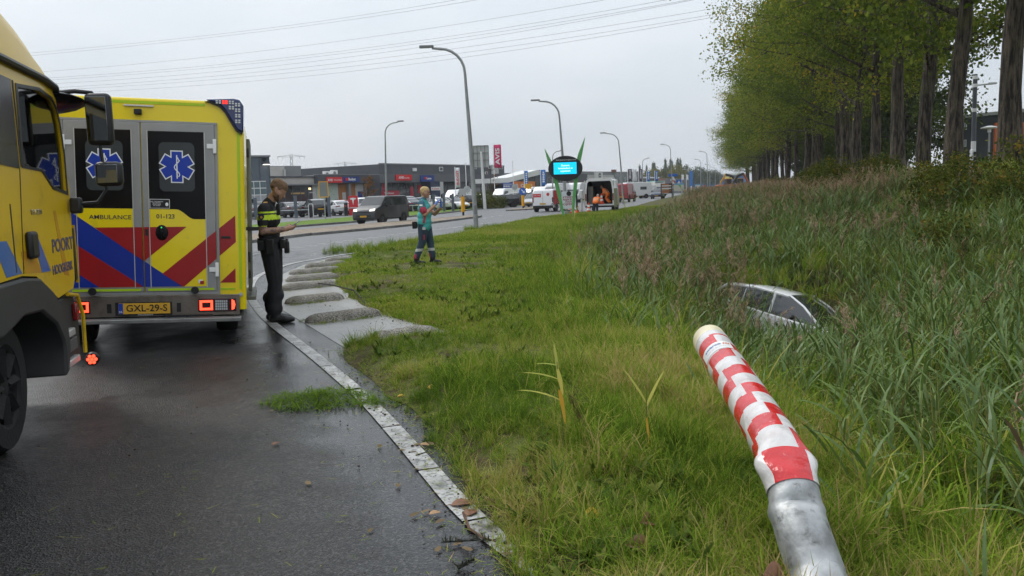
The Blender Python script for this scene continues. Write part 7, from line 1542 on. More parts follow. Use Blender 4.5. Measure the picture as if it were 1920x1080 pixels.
for i in range(16):
    z = 1.5+3.2*rr.random(); a = rr.uniform(0, 6.28); e = (math.cos(a)*.6, math.sin(a)*.6, z+.3); mb.tube([(0, 0, z), e], [.015, .005], 4, caps=False); cs.append(e)
mb.build('trunk', bark, st_); V, F, q = leaf_cloud(cs, (.16, .16, .14), 8, .12, 6); inst('crown', quads_mesh('thin_crown', V, F, None, [rust_leaf], q), st_)
# ================================================================ parked cars and vans
LOT = [(-23.74, 80.00, 'fastback', 'grey', (-.5, .86), 'dark grey car parked behind the police officer'), (-21.16, 82.00, 'fastback', 'grey', (-.55, .83), 'grey car parked between the two lawn posts left of the dark one'), (-18.15, 80.00, 'suv', 'black', (-.45, .9), 'black car parked behind the white charging post'), (-16.87, 84.00, 'fastback', 'white', (-.5, .86), 'white sedan parked left of the red T sign'), (-15.83, 90.00, 'suv', 'white', (-.5, .86), 'white car parked right behind the red T sign'), (-19.16, 98.00, 'hatch', 'red', (-.5, .86), 'red car glimpsed between the white parked cars'),
 (-21.64, 90.00, 'fastback', 'white', (.5, -.86), 'white car behind the dark ones near the showroom'), (-10.33, 88.00, 'fastback', 'blue', (-.5, .86), 'dark blue car parked just right of the dark van'), (-9.77, 92.00, 'hatch', 'black', (-.5, .86), 'black car parked left of the paramedic'), (-7.82, 90.00, 'fastback', 'white', (-.55, .83), 'white sedan parked behind the paramedic'), (-6.22, 92.00, 'fastback', 'white', (.7, -.7), 'white sedan parked right of the paramedic'), (-4.80, 98.00, 'fastback', 'white', (-.6, .8), 'white sedan parked left of the tall lamp post'), (-5.19, 94.00, 'suv', 'black', (-.5, .86), 'black car parked between white ones near the lamp post'),
 (-13.03, 100.00, 'fastback', 'white', (-.5, .86), 'white car in the second row behind the dark van'), (-9.99, 104.00, 'suv', 'silver', (-.5, .86), 'silver car in the second row behind the paramedic'),
 (-0.93, 100.00, 'hatch', 'black', (-.93, -.2), 'black hatchback with light wheels parked right of the bush'), (1.16, 108.00, 'suv', 'grey', (-.9, -.2), 'grey car parked behind the blue arrow sign'), (2.55, 116.00, 'suv', 'black', (-.9, -.2), 'black car in the row behind the yellow sign'), (0.41, 122.00, 'hatch', 'silver', (-.9, -.2), 'silver car in the back row under the orange banner'), (-2.06, 112.00, 'hatch', 'white', (-.9, -.2), 'white car half hidden by the bush'), (-25.18, 90.00, 'suv', 'white', (0.5, -0.86), 'white car half hidden by the police officer'), (-20.03, 94.00, 'hatch', 'grey', (-0.5, 0.86), 'grey car in the second row left of the white sedan'), (-18.63, 100.00, 'fastback', 'white', (-0.5, 0.86), 'white sedan in the second row above the red T sign'), (-16.46, 104.00, 'fastback', 'white', (-0.5, 0.86), 'white sedan in the second row behind the dark van roof'), (-10.04, 98.00, 'fastback', 'white', (-0.5, 0.86), 'white sedan in the second row left of the paramedic'), (-7.78, 102.00, 'fastback', 'white', (-0.5, 0.86), 'white sedan in the second row behind the paramedic hands'), (-4.06, 106.00, 'suv', 'white', (-0.6, 0.8), 'white car just left of the bush'), (4.27, 124.00, 'hatch', 'white', (-0.9, -0.2), 'white car behind the silver hatchback'), (0.02, 116.00, 'suv', 'white', (-0.9, -0.2), 'white car behind the black hatchback'), (-11.56, 94.00, 'suv', 'black', (-0.5, 0.86), 'black car glimpsed above the dark van bonnet')]
for i, (x, y, kd, pt, hd, lab) in enumerate(LOT):
    car(kd, pt, 'parked_car', lab, 'car', (x, y, .02), hd, 'cars parked in front of the showrooms')
def camper(p, heading, label, s=1., hdr=None):
    t_ = van([(0, .45), (0, 2.55), (.12, 2.75), (4.6, 2.8), (5.2, 2.6), (5.45, 2.0), (5.6, 1.55), (6.0, 1.15), (6.35, .95), (6.4, .42)], 1.08, 'white' if hdr is None else 'beige', 'camper_van', label, 'camper van', p, heading, (1.1, 5.1), .35, [('front', ((6.0, 1.2), (5.55, 1.85), .9, .86)), ('side', [(4.75, 1.25), (5.6, 1.25), (5.45, 1.75), (4.75, 1.8)]), ('side', [(1.0, 1.5), (2.2, 1.5), (2.2, 2.0), (1.0, 2.0)])], 'camper vans and vans parked at the dealer', taper=.05, zt=1.5); t_.scale = (s, s, s)
    if hdr:
        mb = MB(); mb.b2((-1.0, -2.9, 2.81), (1.0, 2.0, 3.0)); mb.build('roof_box', mat('mint', (.35, .58, .52), .5), t_)
    return t_
def bigvan(p, heading, label, paint='white'):
    return van(BIGVAN, 1.0, paint, 'parked_van', label, 'van', p, heading, (1.0, 4.5), .35, [('front', ((4.68, 1.45), (4.12, 2.2), .92, .86)), ('side', [(3.3, 1.35), (4.5, 1.35), (4.1, 1.95), (3.3, 1.98)])], 'camper vans and vans parked at the dealer')
def put(p): return (p[0], p[1], .02)
bigvan(put((-0.52, 128.00, 0.58)), (-.6, -.8), 'white van parked under the orange banner')
bigvan(put((3.48, 118.00, 0.67)), (-.7, -.7), 'white van with a sloping nose left of the oval sign')
bigvan(put((5.01, 116.00, 0.70)), (-.6, -.8), 'white van with a red panel just left of the left green blade')
camper(put((7.02, 122.00, 0.68)), (-.5, -.86), 'white camper behind the left green blade')
camper(put((8.85, 130.00, 0.65)), (-.5, -.86), 'white camper seen between the two green blades')
camper(put((10.14, 124.00, 0.72)), (-.45, -.9), 'white camper right of the right green blade')
camper(put((13.13, 145.00, 0.71)), (-.5, -.86), 'white camper behind the small white hatchback')
bigvan(put((-6.94, 118.00, 0.79)), (-.5, -.86), 'white van parked behind the white flag')
bigvan(put((2.62, 138.00, 0.65)), (-.5, -.86), 'white van in the back row behind the yellow sign')
camper(put((21.60, 150.00, 0.60)), (-.95, -.3), 'white camper parked below the purple flags', 1.)
bigvan(put((27.06, 175.00, 0.81)), (-.9, -.3), 'white van parked right of the camper below the flags')
camper(put((30.62, 178.00, 1.02)), (.2, -.98), 'off-white kiosk van with mint roof behind the crossing cars', 1.05, True)
rt = van(BIGVAN, 1.05, 'red', 'red_truck', 'dark red truck parked behind the third street lamp', 'truck', put((15.07, 112.00, 0.33)), (.33, .94), (1.0, 4.5), .42, [('side', [(3.4, 1.35), (4.5, 1.35), (4.1, 1.95), (3.4, 1.98)])])
mb = MB()
for i in range(4): mb.b2((-.9, -2.80, .8+i*.4), (.9, -2.76, .83+i*.4))
mb.build('rear_shutter', PAINT['grey'], rt)
# ================================================================ traffic cones
def cone(p, label, z=0.02, h=.75):
    o = thing('traffic_cone', label, 'cone', (p[0], p[1], z), 0, 'traffic cones around the service van'); mb = MB(); r = lambda t: .17*(1-t)+.035*t
    cuts = [0, .22, .42, .56, .76, 1.]
    for i in range(5): 
        mb = MB(); mb.lathe([(r(cuts[i]), .06+h*cuts[i]*.92), (r(cuts[i+1]), .06+h*cuts[i+1]*.92)]+([(.001, .06+h*.92)] if i == 4 else []), (0, 0, 0), (0, 0, 1), 16); mb.build('band', mat('cone_orange', (.72, .06, .015), .5) if i % 2 == 0 else mat('cone_white', (.75, .75, .74), .4), o, smooth=40)
    mb = MB(); mb.box((0, 0, .03), (.42, .42, .06)); mb.build('foot', mat('cone_orange'), o, bevel=.02)
cone((5.58, 60.25), 'traffic cone on the ground left of the open van')
cone((4.78, 60.58), 'tall traffic cone on the road right of the poster board', h=.95)
cone((4.18, 59.07), 'traffic cone between the green blades')
cone((6.62, 61.45), 'traffic cone standing inside the open van between the workers', .64)
# ================================================================ bicycle behind the parcel van
bk = thing('bicycle', 'dark bicycle leaning at the back of the red and white van', 'bicycle', (3.7, 68.6, .0), R(25)); 
for y in (-.52, .52):
    mb = MB(); ring = [(0, y+.33*math.cos(t), .34+.33*math.sin(t)) for t in np.linspace(0, 6.283, 25)]; mb.tube(ring, .022, 5, caps=False)
    for k in range(8): a = k*math.pi/4; mb.tube([(0, y, .34), (0, y+.32*math.cos(a), .34+.32*math.sin(a))], .004, 3, caps=False)
    mb.build('wheel', rubber, bk)
mb = MB(); mb.tube([(0, -.52, .34), (0, -.05, .32), (0, .40, .85), (0, -.18, .80), (0, -.05, .32)], .02, 6); mb.tube([(0, -.52, .34), (0, -.18, .80), (0, -.2, .95)], .016, 6); mb.tube([(0, .52, .34), (0, .40, .85), (0, .37, 1.02)], .018, 6); mb.build('frame', PAINT['dark'], bk, smooth=True)
mb = MB(); mb.ell((0, -.21, .97), (.07, .13, .035), 10, 6); mb.build('saddle', black, bk, smooth=True); mb = MB(); mb.tube([(-.28, .25, 1.05), (-.2, .36, 1.05), (.2, .36, 1.05), (.28, .25, 1.05)], .014, 6); mb.build('handlebar', black, bk, smooth=True)
# ================================================================ excavators far along the verge
exo = mat('excavator_orange', (.72, .13, .015), .45); exy = mat('excavator_yellow', (.70, .38, .02), .45); exd = mat('excavator_dark', (.05, .045, .04), .5)
def excavator(p, rz, m, label, sw):
    o = thing('excavator', label, 'excavator', p, rz)
    for s_ in (-1, 1): mb = MB(); mb.prism([(s_*1.0-.25, -1.6, .3), (s_*1.0-.25, -1.3, 0), (s_*1.0-.25, 1.3, 0), (s_*1.0-.25, 1.6, .3), (s_*1.0-.25, 1.3, .75), (s_*1.0-.25, -1.3, .75)], (.5, 0, 0)); mb.build('track', exd, o, bevel=.05)
    mb = MB(); mb.b2((-1.2, -1.9, .95), (1.2, .9, 1.75)); mb.build('house', m, o, bevel=.1); mb = MB(); mb.b2((-1.15, .0, 1.75), (-.2, 1.2, 2.85)); mb.build('cab', exd, o, bevel=.08); mb = MB(); mb.b2((-1.2, .0, 2.86), (-.15, 1.25, 2.95)); mb.build('cab_roof', m, o)
    mb = MB(); mb.tube([(.3, .8, 1.5), (.3, 2.2, 3.4), (.3, 3.6, 3.9)], [.28, .32, .24], 6); mb.build('boom', exd if sw else m, o); mb = MB(); mb.tube([(.3, 3.5, 4.0), (.3, 4.6, 2.2), (.3, 4.7, 1.7)], [.2, .2, .15], 6); mb.build('arm', m, o); mb = MB(); mb.prism([(-.2, 4.6, 1.7), (-.2, 5.1, 1.5), (-.2, 5.0, .9), (-.2, 4.4, .8), (-.2, 4.3, 1.2)], (1.0, 0, 0)); mb.build('bucket', exd, o)
b = (44.47, 175.00, 1.53); excavator((b[0], b[1], .2), R(-75), exo, 'orange excavator with raised arm at the far end of the verge', 1)
b = (48.66, 178.00, 1.42); excavator((b[0], b[1], .2), R(75), exy, 'yellow excavator facing the orange one', 1)
# ================================================================ far trees
far_leaf = leaf_mat('far_poplar_leaves', [(.0, (.05, .075, .04)), (.5, (.09, .115, .055)), (1., (.13, .15, .07))], trans=.2, nscale=.2)
far_yel = leaf_mat('far_yellow_leaves', [(.0, (.12, .13, .04)), (.5, (.22, .20, .05)), (1., (.32, .25, .05))], trans=.2, nscale=.2)
def far_tree(kind, seed):
    r = random.Random(seed); mb = MB(); cs = []
    if kind == 'poplar':
        H_ = 20; mb.tube([(0, 0, -.3), (0, 0, H_*.9)], [.35, .05], 7)
        for i in range(110): z = H_*(.12+.88*r.random()); q = 2.0*math.sin(math.pi*min(1, (z/H_)*.9+.14))**.8*math.sqrt(r.random()); a = r.uniform(0, 6.28); cs.append((q*math.cos(a), q*math.sin(a), z))
        V, F, q = leaf_cloud(cs, (.3, .3, .8), 16, .55, seed)
    else:
        H_ = 11; mb.tube([(0, 0, -.3), (0, 0, H_*.5)], [.3, .15], 7)
        for i in range(6): a = i*1.05; mb.tube([(0, 0, H_*.35), (math.cos(a)*2, math.sin(a)*2, H_*.6)], [.12, .04], 5)
        for i in range(120): th = r.uniform(0, 6.28); ph = math.acos(r.uniform(-.8, 1)); k = r.uniform(.5, 1)*(1+.2*math.sin(3*th)); cs.append((3.6*k*math.sin(ph)*math.cos(th), 3.6*k*math.sin(ph)*math.sin(th), H_*.58+4.2*k*math.cos(ph)))
        V, F, q = leaf_cloud(cs, (.5, .5, .5), 18, .5, seed)
    return mb.mesh('far_trunk', bark, True), (V, F, q)
PT = [far_tree('poplar', 501+i) for i in range(2)]; RT = [far_tree('round', 511+i) for i in range(2)]
pm = [(t_, quads_mesh('far_crown', *v[:2], None, [far_leaf], v[2])) for t_, v in PT]; rm = [(t_, quads_mesh('far_crown', *v[:2], None, [far_leaf], v[2])) for t_, v in RT]; ym = [(t_, quads_mesh('far_crown', *v[:2], None, [far_yel], v[2])) for t_, v in RT]
FT = [((64.20, 420.00, 2.34), 0.63, pm[0], 'poplar'), ((67.59, 420.00, 2.23), 0.63, pm[1], 'poplar'), ((70.72, 420.00, 2.13), 0.69, pm[0], 'poplar'), ((72.35, 425.00, 2.11), 0.69, pm[1], 'poplar'), ((73.07, 400.00, 1.91), 0.73, pm[0], 'poplar'), ((75.55, 400.00, 1.83), 0.72, pm[1], 'poplar'), ((77.12, 405.00, 1.81), 0.69, pm[0], 'poplar'), ((78.78, 400.00, 1.72), 0.73, pm[1], 'poplar'), ((80.42, 402.00, 1.68), 0.72, pm[0], 'poplar'),
 ((49.42, 330.00, 2.21), .75, rm[0], 'round'), ((51.88, 330.00, 2.13), .75, ym[1], 'round'), ((55.36, 330.00, 2.02), .85, ym[0], 'round'), ((58.23, 330.00, 1.92), .85, ym[1], 'round'), ((61.10, 330.00, 1.83), .9, rm[1], 'round'), ((62.23, 320.00, 1.72), .95, ym[0], 'round'), ((67.46, 330.00, 1.62), .95, rm[0], 'round'), ((90.29, 420.00, 1.74), .95, rm[1], 'round'), ((93.42, 420.00, 1.64), 1.1, rm[0], 'round'), ((100.61, 440.00, 1.55), .9, rm[1], 'round'), ((101.79, 430.00, 1.70), .95, rm[0], 'round'), ((104.20, 430.00, 1.62), .85, rm[1], 'round')]
for i, (p, s, (tm, cm), kd) in enumerate(FT):
    y_ = cm in [q[1] for q in ym]; cn_ = globals().setdefault('_cn', {}); kk = kd+str(y_); cn_[kk] = cn_.get(kk, 0)+1; od = ordn[cn_[kk]-1]
    lab = 'slim poplar above the distant rooftops, %s from the left' % od if kd == 'poplar' else ('distant yellowing round tree below the poplars, %s from the left' % od if y_ else 'distant round green tree on the horizon, %s from the left' % od)
    t_ = thing('poplar_tree' if kd == 'poplar' else 'distant_tree', lab, 'tree', (p[0], p[1], 0), i*1.3, 'poplars on the horizon' if kd == 'poplar' else ('yellow trees on the horizon' if y_ else 'green trees on the horizon')); t_.scale = (s, s, s); inst('trunk', tm, t_); inst('crown', cm, t_)
# ================================================================ pylons and overhead wires
pyl = mat('pylon_steel', (.35, .36, .38), .6, .3)
def pylon(p, s, label):
    o = thing('pylon', label, 'pylon', p, R(20)); mb = MB(); H_ = 30.
    for a in (-1, 1):
        for b in (-1, 1): mb.tube([(a*2.4, b*2.4, 0), (a*.9, b*.9, 20), (a*.5, b*.5, H_)], .14, 4)
    for i in range(9):
        z = i*3.2; w = 2.4-1.5*min(1, z/20); w1 = 2.4-1.5*min(1, (z+3.2)/20)
        for a in (-1, 1): mb.tube([(-w, a*w, z), (w1, a*w1, z+3.2)], .08, 3); mb.tube([(w, a*w, z), (-w1, a*w1, z+3.2)], .08, 3)
    mb.build('tower', pyl, o); mb = MB(); mb.tube([(-8.5, 0, 28.4), (0, 0, 29.4), (8.5, 0, 28.4)], .13, 4); mb.tube([(-8.5, 0, 28.4), (0, 0, 28.1), (8.5, 0, 28.4)], .11, 4); mb.build('crossarm', pyl, o)
    for x in (-8, -5, 5, 8): mb = MB(); mb.tube([(x, 0, 28.3), (x, 0, 26.9)], .14, 4); mb.build('insulator', pyl, o)
    o.scale = (s, s, s)
b = (-155.39, 620.00, 0.99); pylon((b[0], b[1], 0), 1.17, 'lattice pylon behind the grey rooftop block'); b = (-131.93, 700.00, 0.78); pylon((b[0], b[1], 0), 1.06, 'lattice pylon behind the rental office air conditioners')
WIRES = [[(-177.8, 330.0, 60.2), (-62.9, 270.0, 55.5), (2.2, 200.0, 47.6)], [(-177.9, 330.0, 59.2), (-62.9, 270.0, 54.7), (2.2, 200.0, 46.7)], [(-178.5, 330.0, 53.0), (-56.7, 270.0, 49.4), (43.4, 200.0, 47.5)], [(-178.7, 330.0, 50.6), (-50.2, 270.0, 47.0), (37.3, 200.0, 44.2)], [(-178.8, 330.0, 49.8), (-50.3, 270.0, 46.2), (42.2, 200.0, 44.0)], [(-179.0, 330.0, 48.4), (-50.3, 270.0, 44.9), (41.0, 200.0, 43.6)], [(-179.1, 330.0, 46.9), (-50.4, 270.0, 43.4), (58.0, 200.0, 43.3)], [(-179.2, 330.0, 46.1), (-40.6, 270.0, 42.8), (58.0, 200.0, 42.0)], [(-179.3, 330.0, 44.9), (-40.6, 270.0, 41.3), (58.0, 200.0, 41.5)], ]
for i, (a, b, c) in enumerate(WIRES):
    a, b, c = Vector(a), Vector(b), Vector(c); pts = []
    for t in np.linspace(-.15, 1.1, 26):      # quadratic through the three points, with the sag they show
        t1 = (b-a).length/((b-a).length+(c-b).length); la = (t-t1)*(t-1)/t1; lb_ = t*(t-1)/(t1*(t1-1)); lc = t*(t-t1)/(1-t1); pts.append(a*la+b*lb_+c*lc)
    mb = MB(); mb.tube(pts, .036, 4, caps=False); o = mb.build('power_line', mat('wire', (.16, .16, .17), .6), None); tag(o, 'thin overhead power line, %s from the top of the bundle' % ordn[i], 'power line', 'overhead power lines')
# ================================================================ struck, bent post wrapped in red and white film
post = thing('bent_post', 'bent grey steel post wrapped in red and white checked film', 'post', (0, 0, 0))
PP = [Vector(p) for p in ((1.08, 2.72, -0.04), (1.08, 2.86, 0.05), (1.10, 3.03, 0.13), (1.09, 3.15, 0.23), (1.09, 3.24, 0.30), (1.10, 3.30, 0.35), (1.10, 3.40, 0.44), (1.13, 3.70, 0.47), (1.17, 4.25, 0.52), (1.21, 4.95, 0.59), (1.22, 5.25, 0.63))]
SS = [0]
for i in range(1, len(PP)): SS.append(SS[-1]+(PP[i]-PP[i-1]).length)
def post_at(s):
    s = min(max(s, 0), SS[-1]); i = max(j for j in range(len(SS)-1) if SS[j] <= s); t = (s-SS[i])/(SS[i+1]-SS[i]); return PP[i].lerp(PP[i+1], t)
RB = .101
def post_pt(s, ang, off=0.):
    """point on the skin: s along the axis, ang from the top side; dented near the bend"""
    e = .05; t = (post_at(s+e)-post_at(s-e)).normalized(); n = Vector((0, 0, 1))-t*t.z; n.normalize(); b = t.cross(n)
    d = math.exp(-((s-SS[6])/.055)**2); d2 = math.exp(-((s-SS[4]+.0)/.022)**2); r = RB+off
    ru = r*(1-.36*d-.24*d2*(.5+.5*math.cos(ang))); rw = r*(1+.22*d+.10*d2)
    if s < SS[4]: ru *= 1-.10*math.sin((s)*9)*max(0, math.cos(ang)); rw *= 1.03
    return post_at(s)+n*math.cos(ang)*ru+b*math.sin(ang)*rw
def skin_mesh(mb, s0, s1, ns, na, fm, off=0., a0=-math.pi, a1=math.pi):
    vs_ = [tuple(post_pt(s0+(s1-s0)*i/ns, a0+(a1-a0)*k/na, off)) for i in range(ns+1) for k in range(na+1)]
    for i in range(ns):
        for k in range(na): mb.add([], [], 0); 
    o = len(mb.v); mb.v += vs_
    for i in range(ns):
        for k in range(na): mb.f.append((o+i*(na+1)+k, o+i*(na+1)+k+1, o+(i+1)*(na+1)+k+1, o+(i+1)*(na+1)+k)); mb.m.append(fm(s0+(s1-s0)*(i+.5)/ns, a0+(a1-a0)*(k+.5)/na))
galv = mat('dented_zinc', (.36, .37, .37), .52, .55, var=.45, vs=9, bump=.35, bs=14, dirt=(.10, .10, .09), dscale=11, dlo=.54, dhi=.68)
S_W = SS[5]+.01; S_E = SS[-1]
mb = MB(); skin_mesh(mb, 0, S_W+.03, 46, 28, lambda s, a: 0); mb.build('steel_tube', galv, post, smooth=60)
cream = mat('cream_plastic', (.62, .56, .38), .4, var=.12, vs=12)
mb = MB(); skin_mesh(mb, S_E-.18, S_E, 4, 28, lambda s, a: 0, .001)
ring = [tuple(post_pt(S_E, -math.pi+2*math.pi*k/28, .001)) for k in range(28)]; c_ = Vector((0, 0, 0))
for p in ring: c_ += Vector(p)/28
ax_ = (PP[-1]-PP[-2]).normalized(); inner = [tuple(Vector(p).lerp(c_, .10)-ax_*.0) for p in ring]; deep = [tuple(Vector(p).lerp(c_, .10)-ax_*.12) for p in ring]
o = len(mb.v); mb.v += ring+inner+deep; 
for a, b in ((0, 28), (28, 56)):
    for k in range(28): mb.f.append((o+a+k, o+a+(k+1) % 28, o+b+(k+1) % 28, o+b+k)); mb.m.append(0)
mb.f.append(tuple(o+56+k for k in range(28))); mb.m.append(0)
mb.build('tube_end', cream, post, smooth=50)
film = dict(rough=.26, coat=.3, bump=.9, bs=11)
wr = mat('film_red', (.55, .018, .022), var=.12, vs=10, dirt=(.60, .25, .24), dscale=24, dlo=.60, dhi=.72, **film); ww = mat('film_white', (.62, .60, .585), var=.10, vs=8, dirt=(.50, .44, .43), dscale=7, dlo=.5, dhi=.75, **film)
def checker(s, a):
    row = int((s-S_W)/.148); sh = .22*row+.9; cell = int(((a+math.pi+sh) % (2*math.pi))/(math.pi/2)); 
    return 0 if ((cell+(row//1)) % 2 == 0) else 1
def chk(s, a):
    u = (S_E-.14-s); return 1 if u < .05 else checker(s+.004*math.sin(a*3+s*5), a)
mb = MB(); skin_mesh(mb, S_W, S_E-.115, 150, 56, chk, .0035); mb.build('film_wrap', [wr, ww], post, smooth=60)
# the maker's label, bent round the tube
s_l, a_l = S_E-.42, None
view = (Vector((0, 0, 1.58))-post_at(S_E-.42)).normalized()
best = max(np.linspace(-math.pi, math.pi, 90), key=lambda a: (post_pt(S_E-.42, a)-post_at(S_E-.42)).normalized().dot(view)); a_l = best
mb = MB(); skin_mesh(mb, s_l-.075, s_l+.06, 6, 14, lambda s, a: 0, .0055, a_l-1.0, a_l+.95); lb_o = mb.build('label', mat('label_white', (.70, .70, .69), .3), post, smooth=60)
def wrap_text(txt, h, m, width, ds, da, bold=.02):
    me = text_mesh(txt, h, m, width, bold, .0004); sgn = 1
    p0, p1 = post_pt(s_l, a_l-.3), post_pt(s_l, a_l+.3); sgn = 1 if p1.x > p0.x else -1
    for v in me.vertices: v.co = post_pt(s_l+ds+v.co.y, a_l+da+sgn*v.co.x/RB, .0066+abs(v.co.z))
    inst('lettering', me, lb_o)
wrap_text('swarco', .030, mat('swarco_blue', (.03, .13, .45), .4), .105, .012, -.14, .03); wrap_text('werkt aan het verkeer', .011, ink, .125, -.038, .0, .0)
mb = MB()
for k in range(3):
    q = .53+.0; a0 = a_l+(1 if post_pt(s_l, a_l+.3).x > post_pt(s_l, a_l-.3).x else -1)*(.52+k*.13); vs_ = [tuple(post_pt(s_l+.012+dy, a0+da, .007)) for dy, da in ((-.014, -.05), (-.014, .03), (.016, .08), (.016, .0))]; mb.add(vs_, [(0, 1, 2, 3)])
mb.build('label_logo', mat('label_orange', (.55, .12, .02), .5), lb_o)
# ================================================================ slim detector pole among the trees at right
b = (12.43, 23.00, 1.19); dp_ = thing('detector_pole', 'slim dark pole with grey bands and a side arm in front of the trees', 'pole', (b[0], b[1], .3)); h = (12.35, 23.00, 4.36)[2]-.3; z = lambda y: (12.35, 23.00, 4.36)[2]-.3 if y == 136 else 0
zz = {y: v-.3 for y, v in ((145, (12.35, 23.00, 4.23)[2]), (160, (12.36, 23.00, 4.02)[2]), (206, (12.37, 23.00, 3.38)[2]), (265, (12.40, 23.00, 2.56)[2]), (285, (12.40, 23.00, 2.28)[2]))}
mb = MB(); mb.tube([(0, 0, -.6), (0, 0, zz[285])], .058, 12); mb.build('foot', alu, dp_, smooth=40); mb = MB(); mb.tube([(0, 0, zz[265]), (0, 0, h-.05)], .055, 12); mb.build('shaft', mat('pole_dark', (.05, .055, .065), .4), dp_, smooth=40)
for y in (145, 160, 206): mb = MB(); mb.tube([(0, 0, zz[y]-.05), (0, 0, zz[y]+.04)], .064, 12); mb.build('band', alu, dp_, smooth=40)
mb = MB(); mb.tube([(0, 0, zz[265]-.28), (0, 0, zz[265])], .062, 12); mb.build('collar', alu, dp_, smooth=40)
mb = MB(); mb.tube([(0, 0, zz[160]), (.3, 0, zz[160]+.02), (.5, 0, zz[160]+.03)], [.022, .02, .02], 8); mb.build('arm', alu, dp_, smooth=True); mb = MB(); mb.box((.46, 0, zz[160]+.04), (.22, .06, .05)); mb.build('detector', steel, dp_, bevel=.01)
mb = MB(); mb.box((-.05, -.07, zz[285]-.25), (.12, .12, .62)); cb_ = mb.build('cabinet', alu, dp_, bevel=.015)
for i in range(4): mb = MB(); mb.box((-.03, -.134, zz[285]-.05-.13*i), (.07, .006, .10)); mb.build('solar_cell', ink, cb_)
b = (22.34, 40.00, 2.89); lp_ = thing('path_lamp', 'short path lamp with a flat white head on the grassy slope', 'street lamp', (b[0], b[1], b[2]-.4)); mb = MB(); hh = (22.31, 40.00, 3.87)[2]-b[2]+.4; mb.tube([(0, 0, -1), (0, 0, hh)], .045, 8); mb.build('post', lamp_g, lp_, smooth=40); mb = MB(); mb.lathe([(.001, .10), (.10, .10), (.38, .02), (.36, -.02), (.08, -.06), (.08, -.2)], (0, 0, hh), (0, 0, 1), 16); mb.build('lamp_head', white, lp_, smooth=40)
# ================================================================ litter on road and verge
yl = mat('yellow_leaf', (.62, .36, .03), .5, var=.2, vs=30); tl_ = mat('tan_leaf', (.34, .20, .10), .6, var=.25, vs=30); bl = mat('brown_leaf', (.17, .075, .035), .55, var=.3, vs=25)
def fallen(p, size, m, label, rz, tilt=(0, 0), z=None, curl=.25):
    mb = MB(); n = 9; out = []
    for k in range(n): t = k/(n-1); w = math.sin(math.pi*t)**.7*.42*(1-.25*t); out.append((t-.5, w))
    vs_ = []
    for x, w in out:
        for s_ in (-1, 0, 1): vs_.append((x*size, s_*w*size, (abs(s_)*curl*w+.18*curl*math.cos(x*3))*size))
    mb.add(vs_, [(3*i+j, 3*i+3+j, 3*i+4+j, 3*i+1+j) for i in range(n-1) for j in range(2)]); o = thing('fallen_leaf', label, 'leaf', (p[0], p[1], (z if z is not None else max(.012, float(terrain_z(p[0], p[1])) if p[0] > edge_x(p[1]) else .012))), rz, 'fallen leaves'); o.rotation_euler = (tilt[0], tilt[1], rz)
    mb.build('blade', m, o, smooth=True).modifiers.new('t', 'SOLIDIFY').thickness = .0015
    mb = MB(); mb.tube([(-.5*size, 0, .05*size), (-.72*size, .04*size, .02*size)], [.0025, .0015], 5); mb.build('stalk', bl, o)
g = (-0.89, 6.59); fallen(g, .085, yl, 'yellow leaf at the asphalt edge beside the grass', .3)
g = (-0.64, 6.52); fallen((g[0], g[1]), .09, yl, 'brighter yellow leaf lying on the first grass blades', .1, (.3, 0), .10)
g = (-0.42, 4.10); fallen(g, .062, tl_, 'tan leaf alone on the wet asphalt', .4)
g = (-0.59, 5.28); fallen(g, .07, tl_, 'pale brown leaf lying on the white line', -.2)
g = (-0.29, 4.21); fallen(g, .12, bl, 'largest brown leaf of the clump on the white line', .2); g = (-0.24, 4.09); fallen(g, .09, bl, 'smaller brown leaf below the large one on the white line', 1.2)
g = (0.33, 3.75); fallen(g, .075, yl, 'yellow leaf in the long grass near the bottom edge', .5, (.9, .2), .12); g = (0.55, 3.62); fallen(g, .09, bl, 'curled brown leaf in the grass left of the post', 1.0, (.9, .3), .12, .9); g = (0.48, 3.36); fallen(g, .10, bl, 'brown leaf at the bottom edge in the grass', .2, (.7, .3), .12, .9)
p = (0.91, 2.95, 0.18); fallen((p[0], p[1]), .15, bl, 'large curled brown leaf at the foot of the post', .7, (.9, .1), p[2]-.02, .5); p = (0.98, 2.92, 0.17); fallen((p[0], p[1]), .11, bl, 'second brown leaf touching the foot of the post', 2., (.6, .4), p[2]-.03, .5)
g = (0.28, 4.31); fallen(g, .07, tl_, 'tan leaf deep in the grass left of the yellow shoot', 2., (.3, .2), .1); g = (-1.57, 5.42); fallen(g, .06, bl, 'brown leaf on the dark asphalt left of the heap', 1.)
# twigs
tw = mat('twig_brown', (.11, .06, .035), .7, var=.3, vs=30); tk = mat('dark_sprig', (.02, .022, .012), .8)
def twig(pts, r, label, m=None, leaves=0):
    o = thing('twig', label, 'twig', (0, 0, 0)); mb = MB(); P_ = [Vector(p) for p in pts]; mb.tube(P_, [r]*(len(P_)-1)+[r*.4], 5); mb.build('stem', m or tw, o, smooth=True)
    if leaves:
        b = Blades(); rr = random.Random(len(label))
        for i in range(leaves):
            k = rr.random()*(len(P_)-1); j = int(k); q = P_[j].lerp(P_[j+1], k-j); b.blade(q, rr.uniform(0, 6.28), R(rr.uniform(5, 60)), rr.uniform(.02, .05), .008, R(30), 2, rr.random(), 0)
        inst('leaves', b.mesh('sprig_leaves', [m or tw]), o)
def gp(x, y, z=.012): return (x, y, z)
a, b, c, d = (-0.28, 4.10), (-0.24, 3.89), (-0.17, 3.77), (-0.11, 3.73); twig([gp(*a), gp(*b), gp(*c), gp(*d)], .007, 'curved reddish twig across the white line at the bottom')
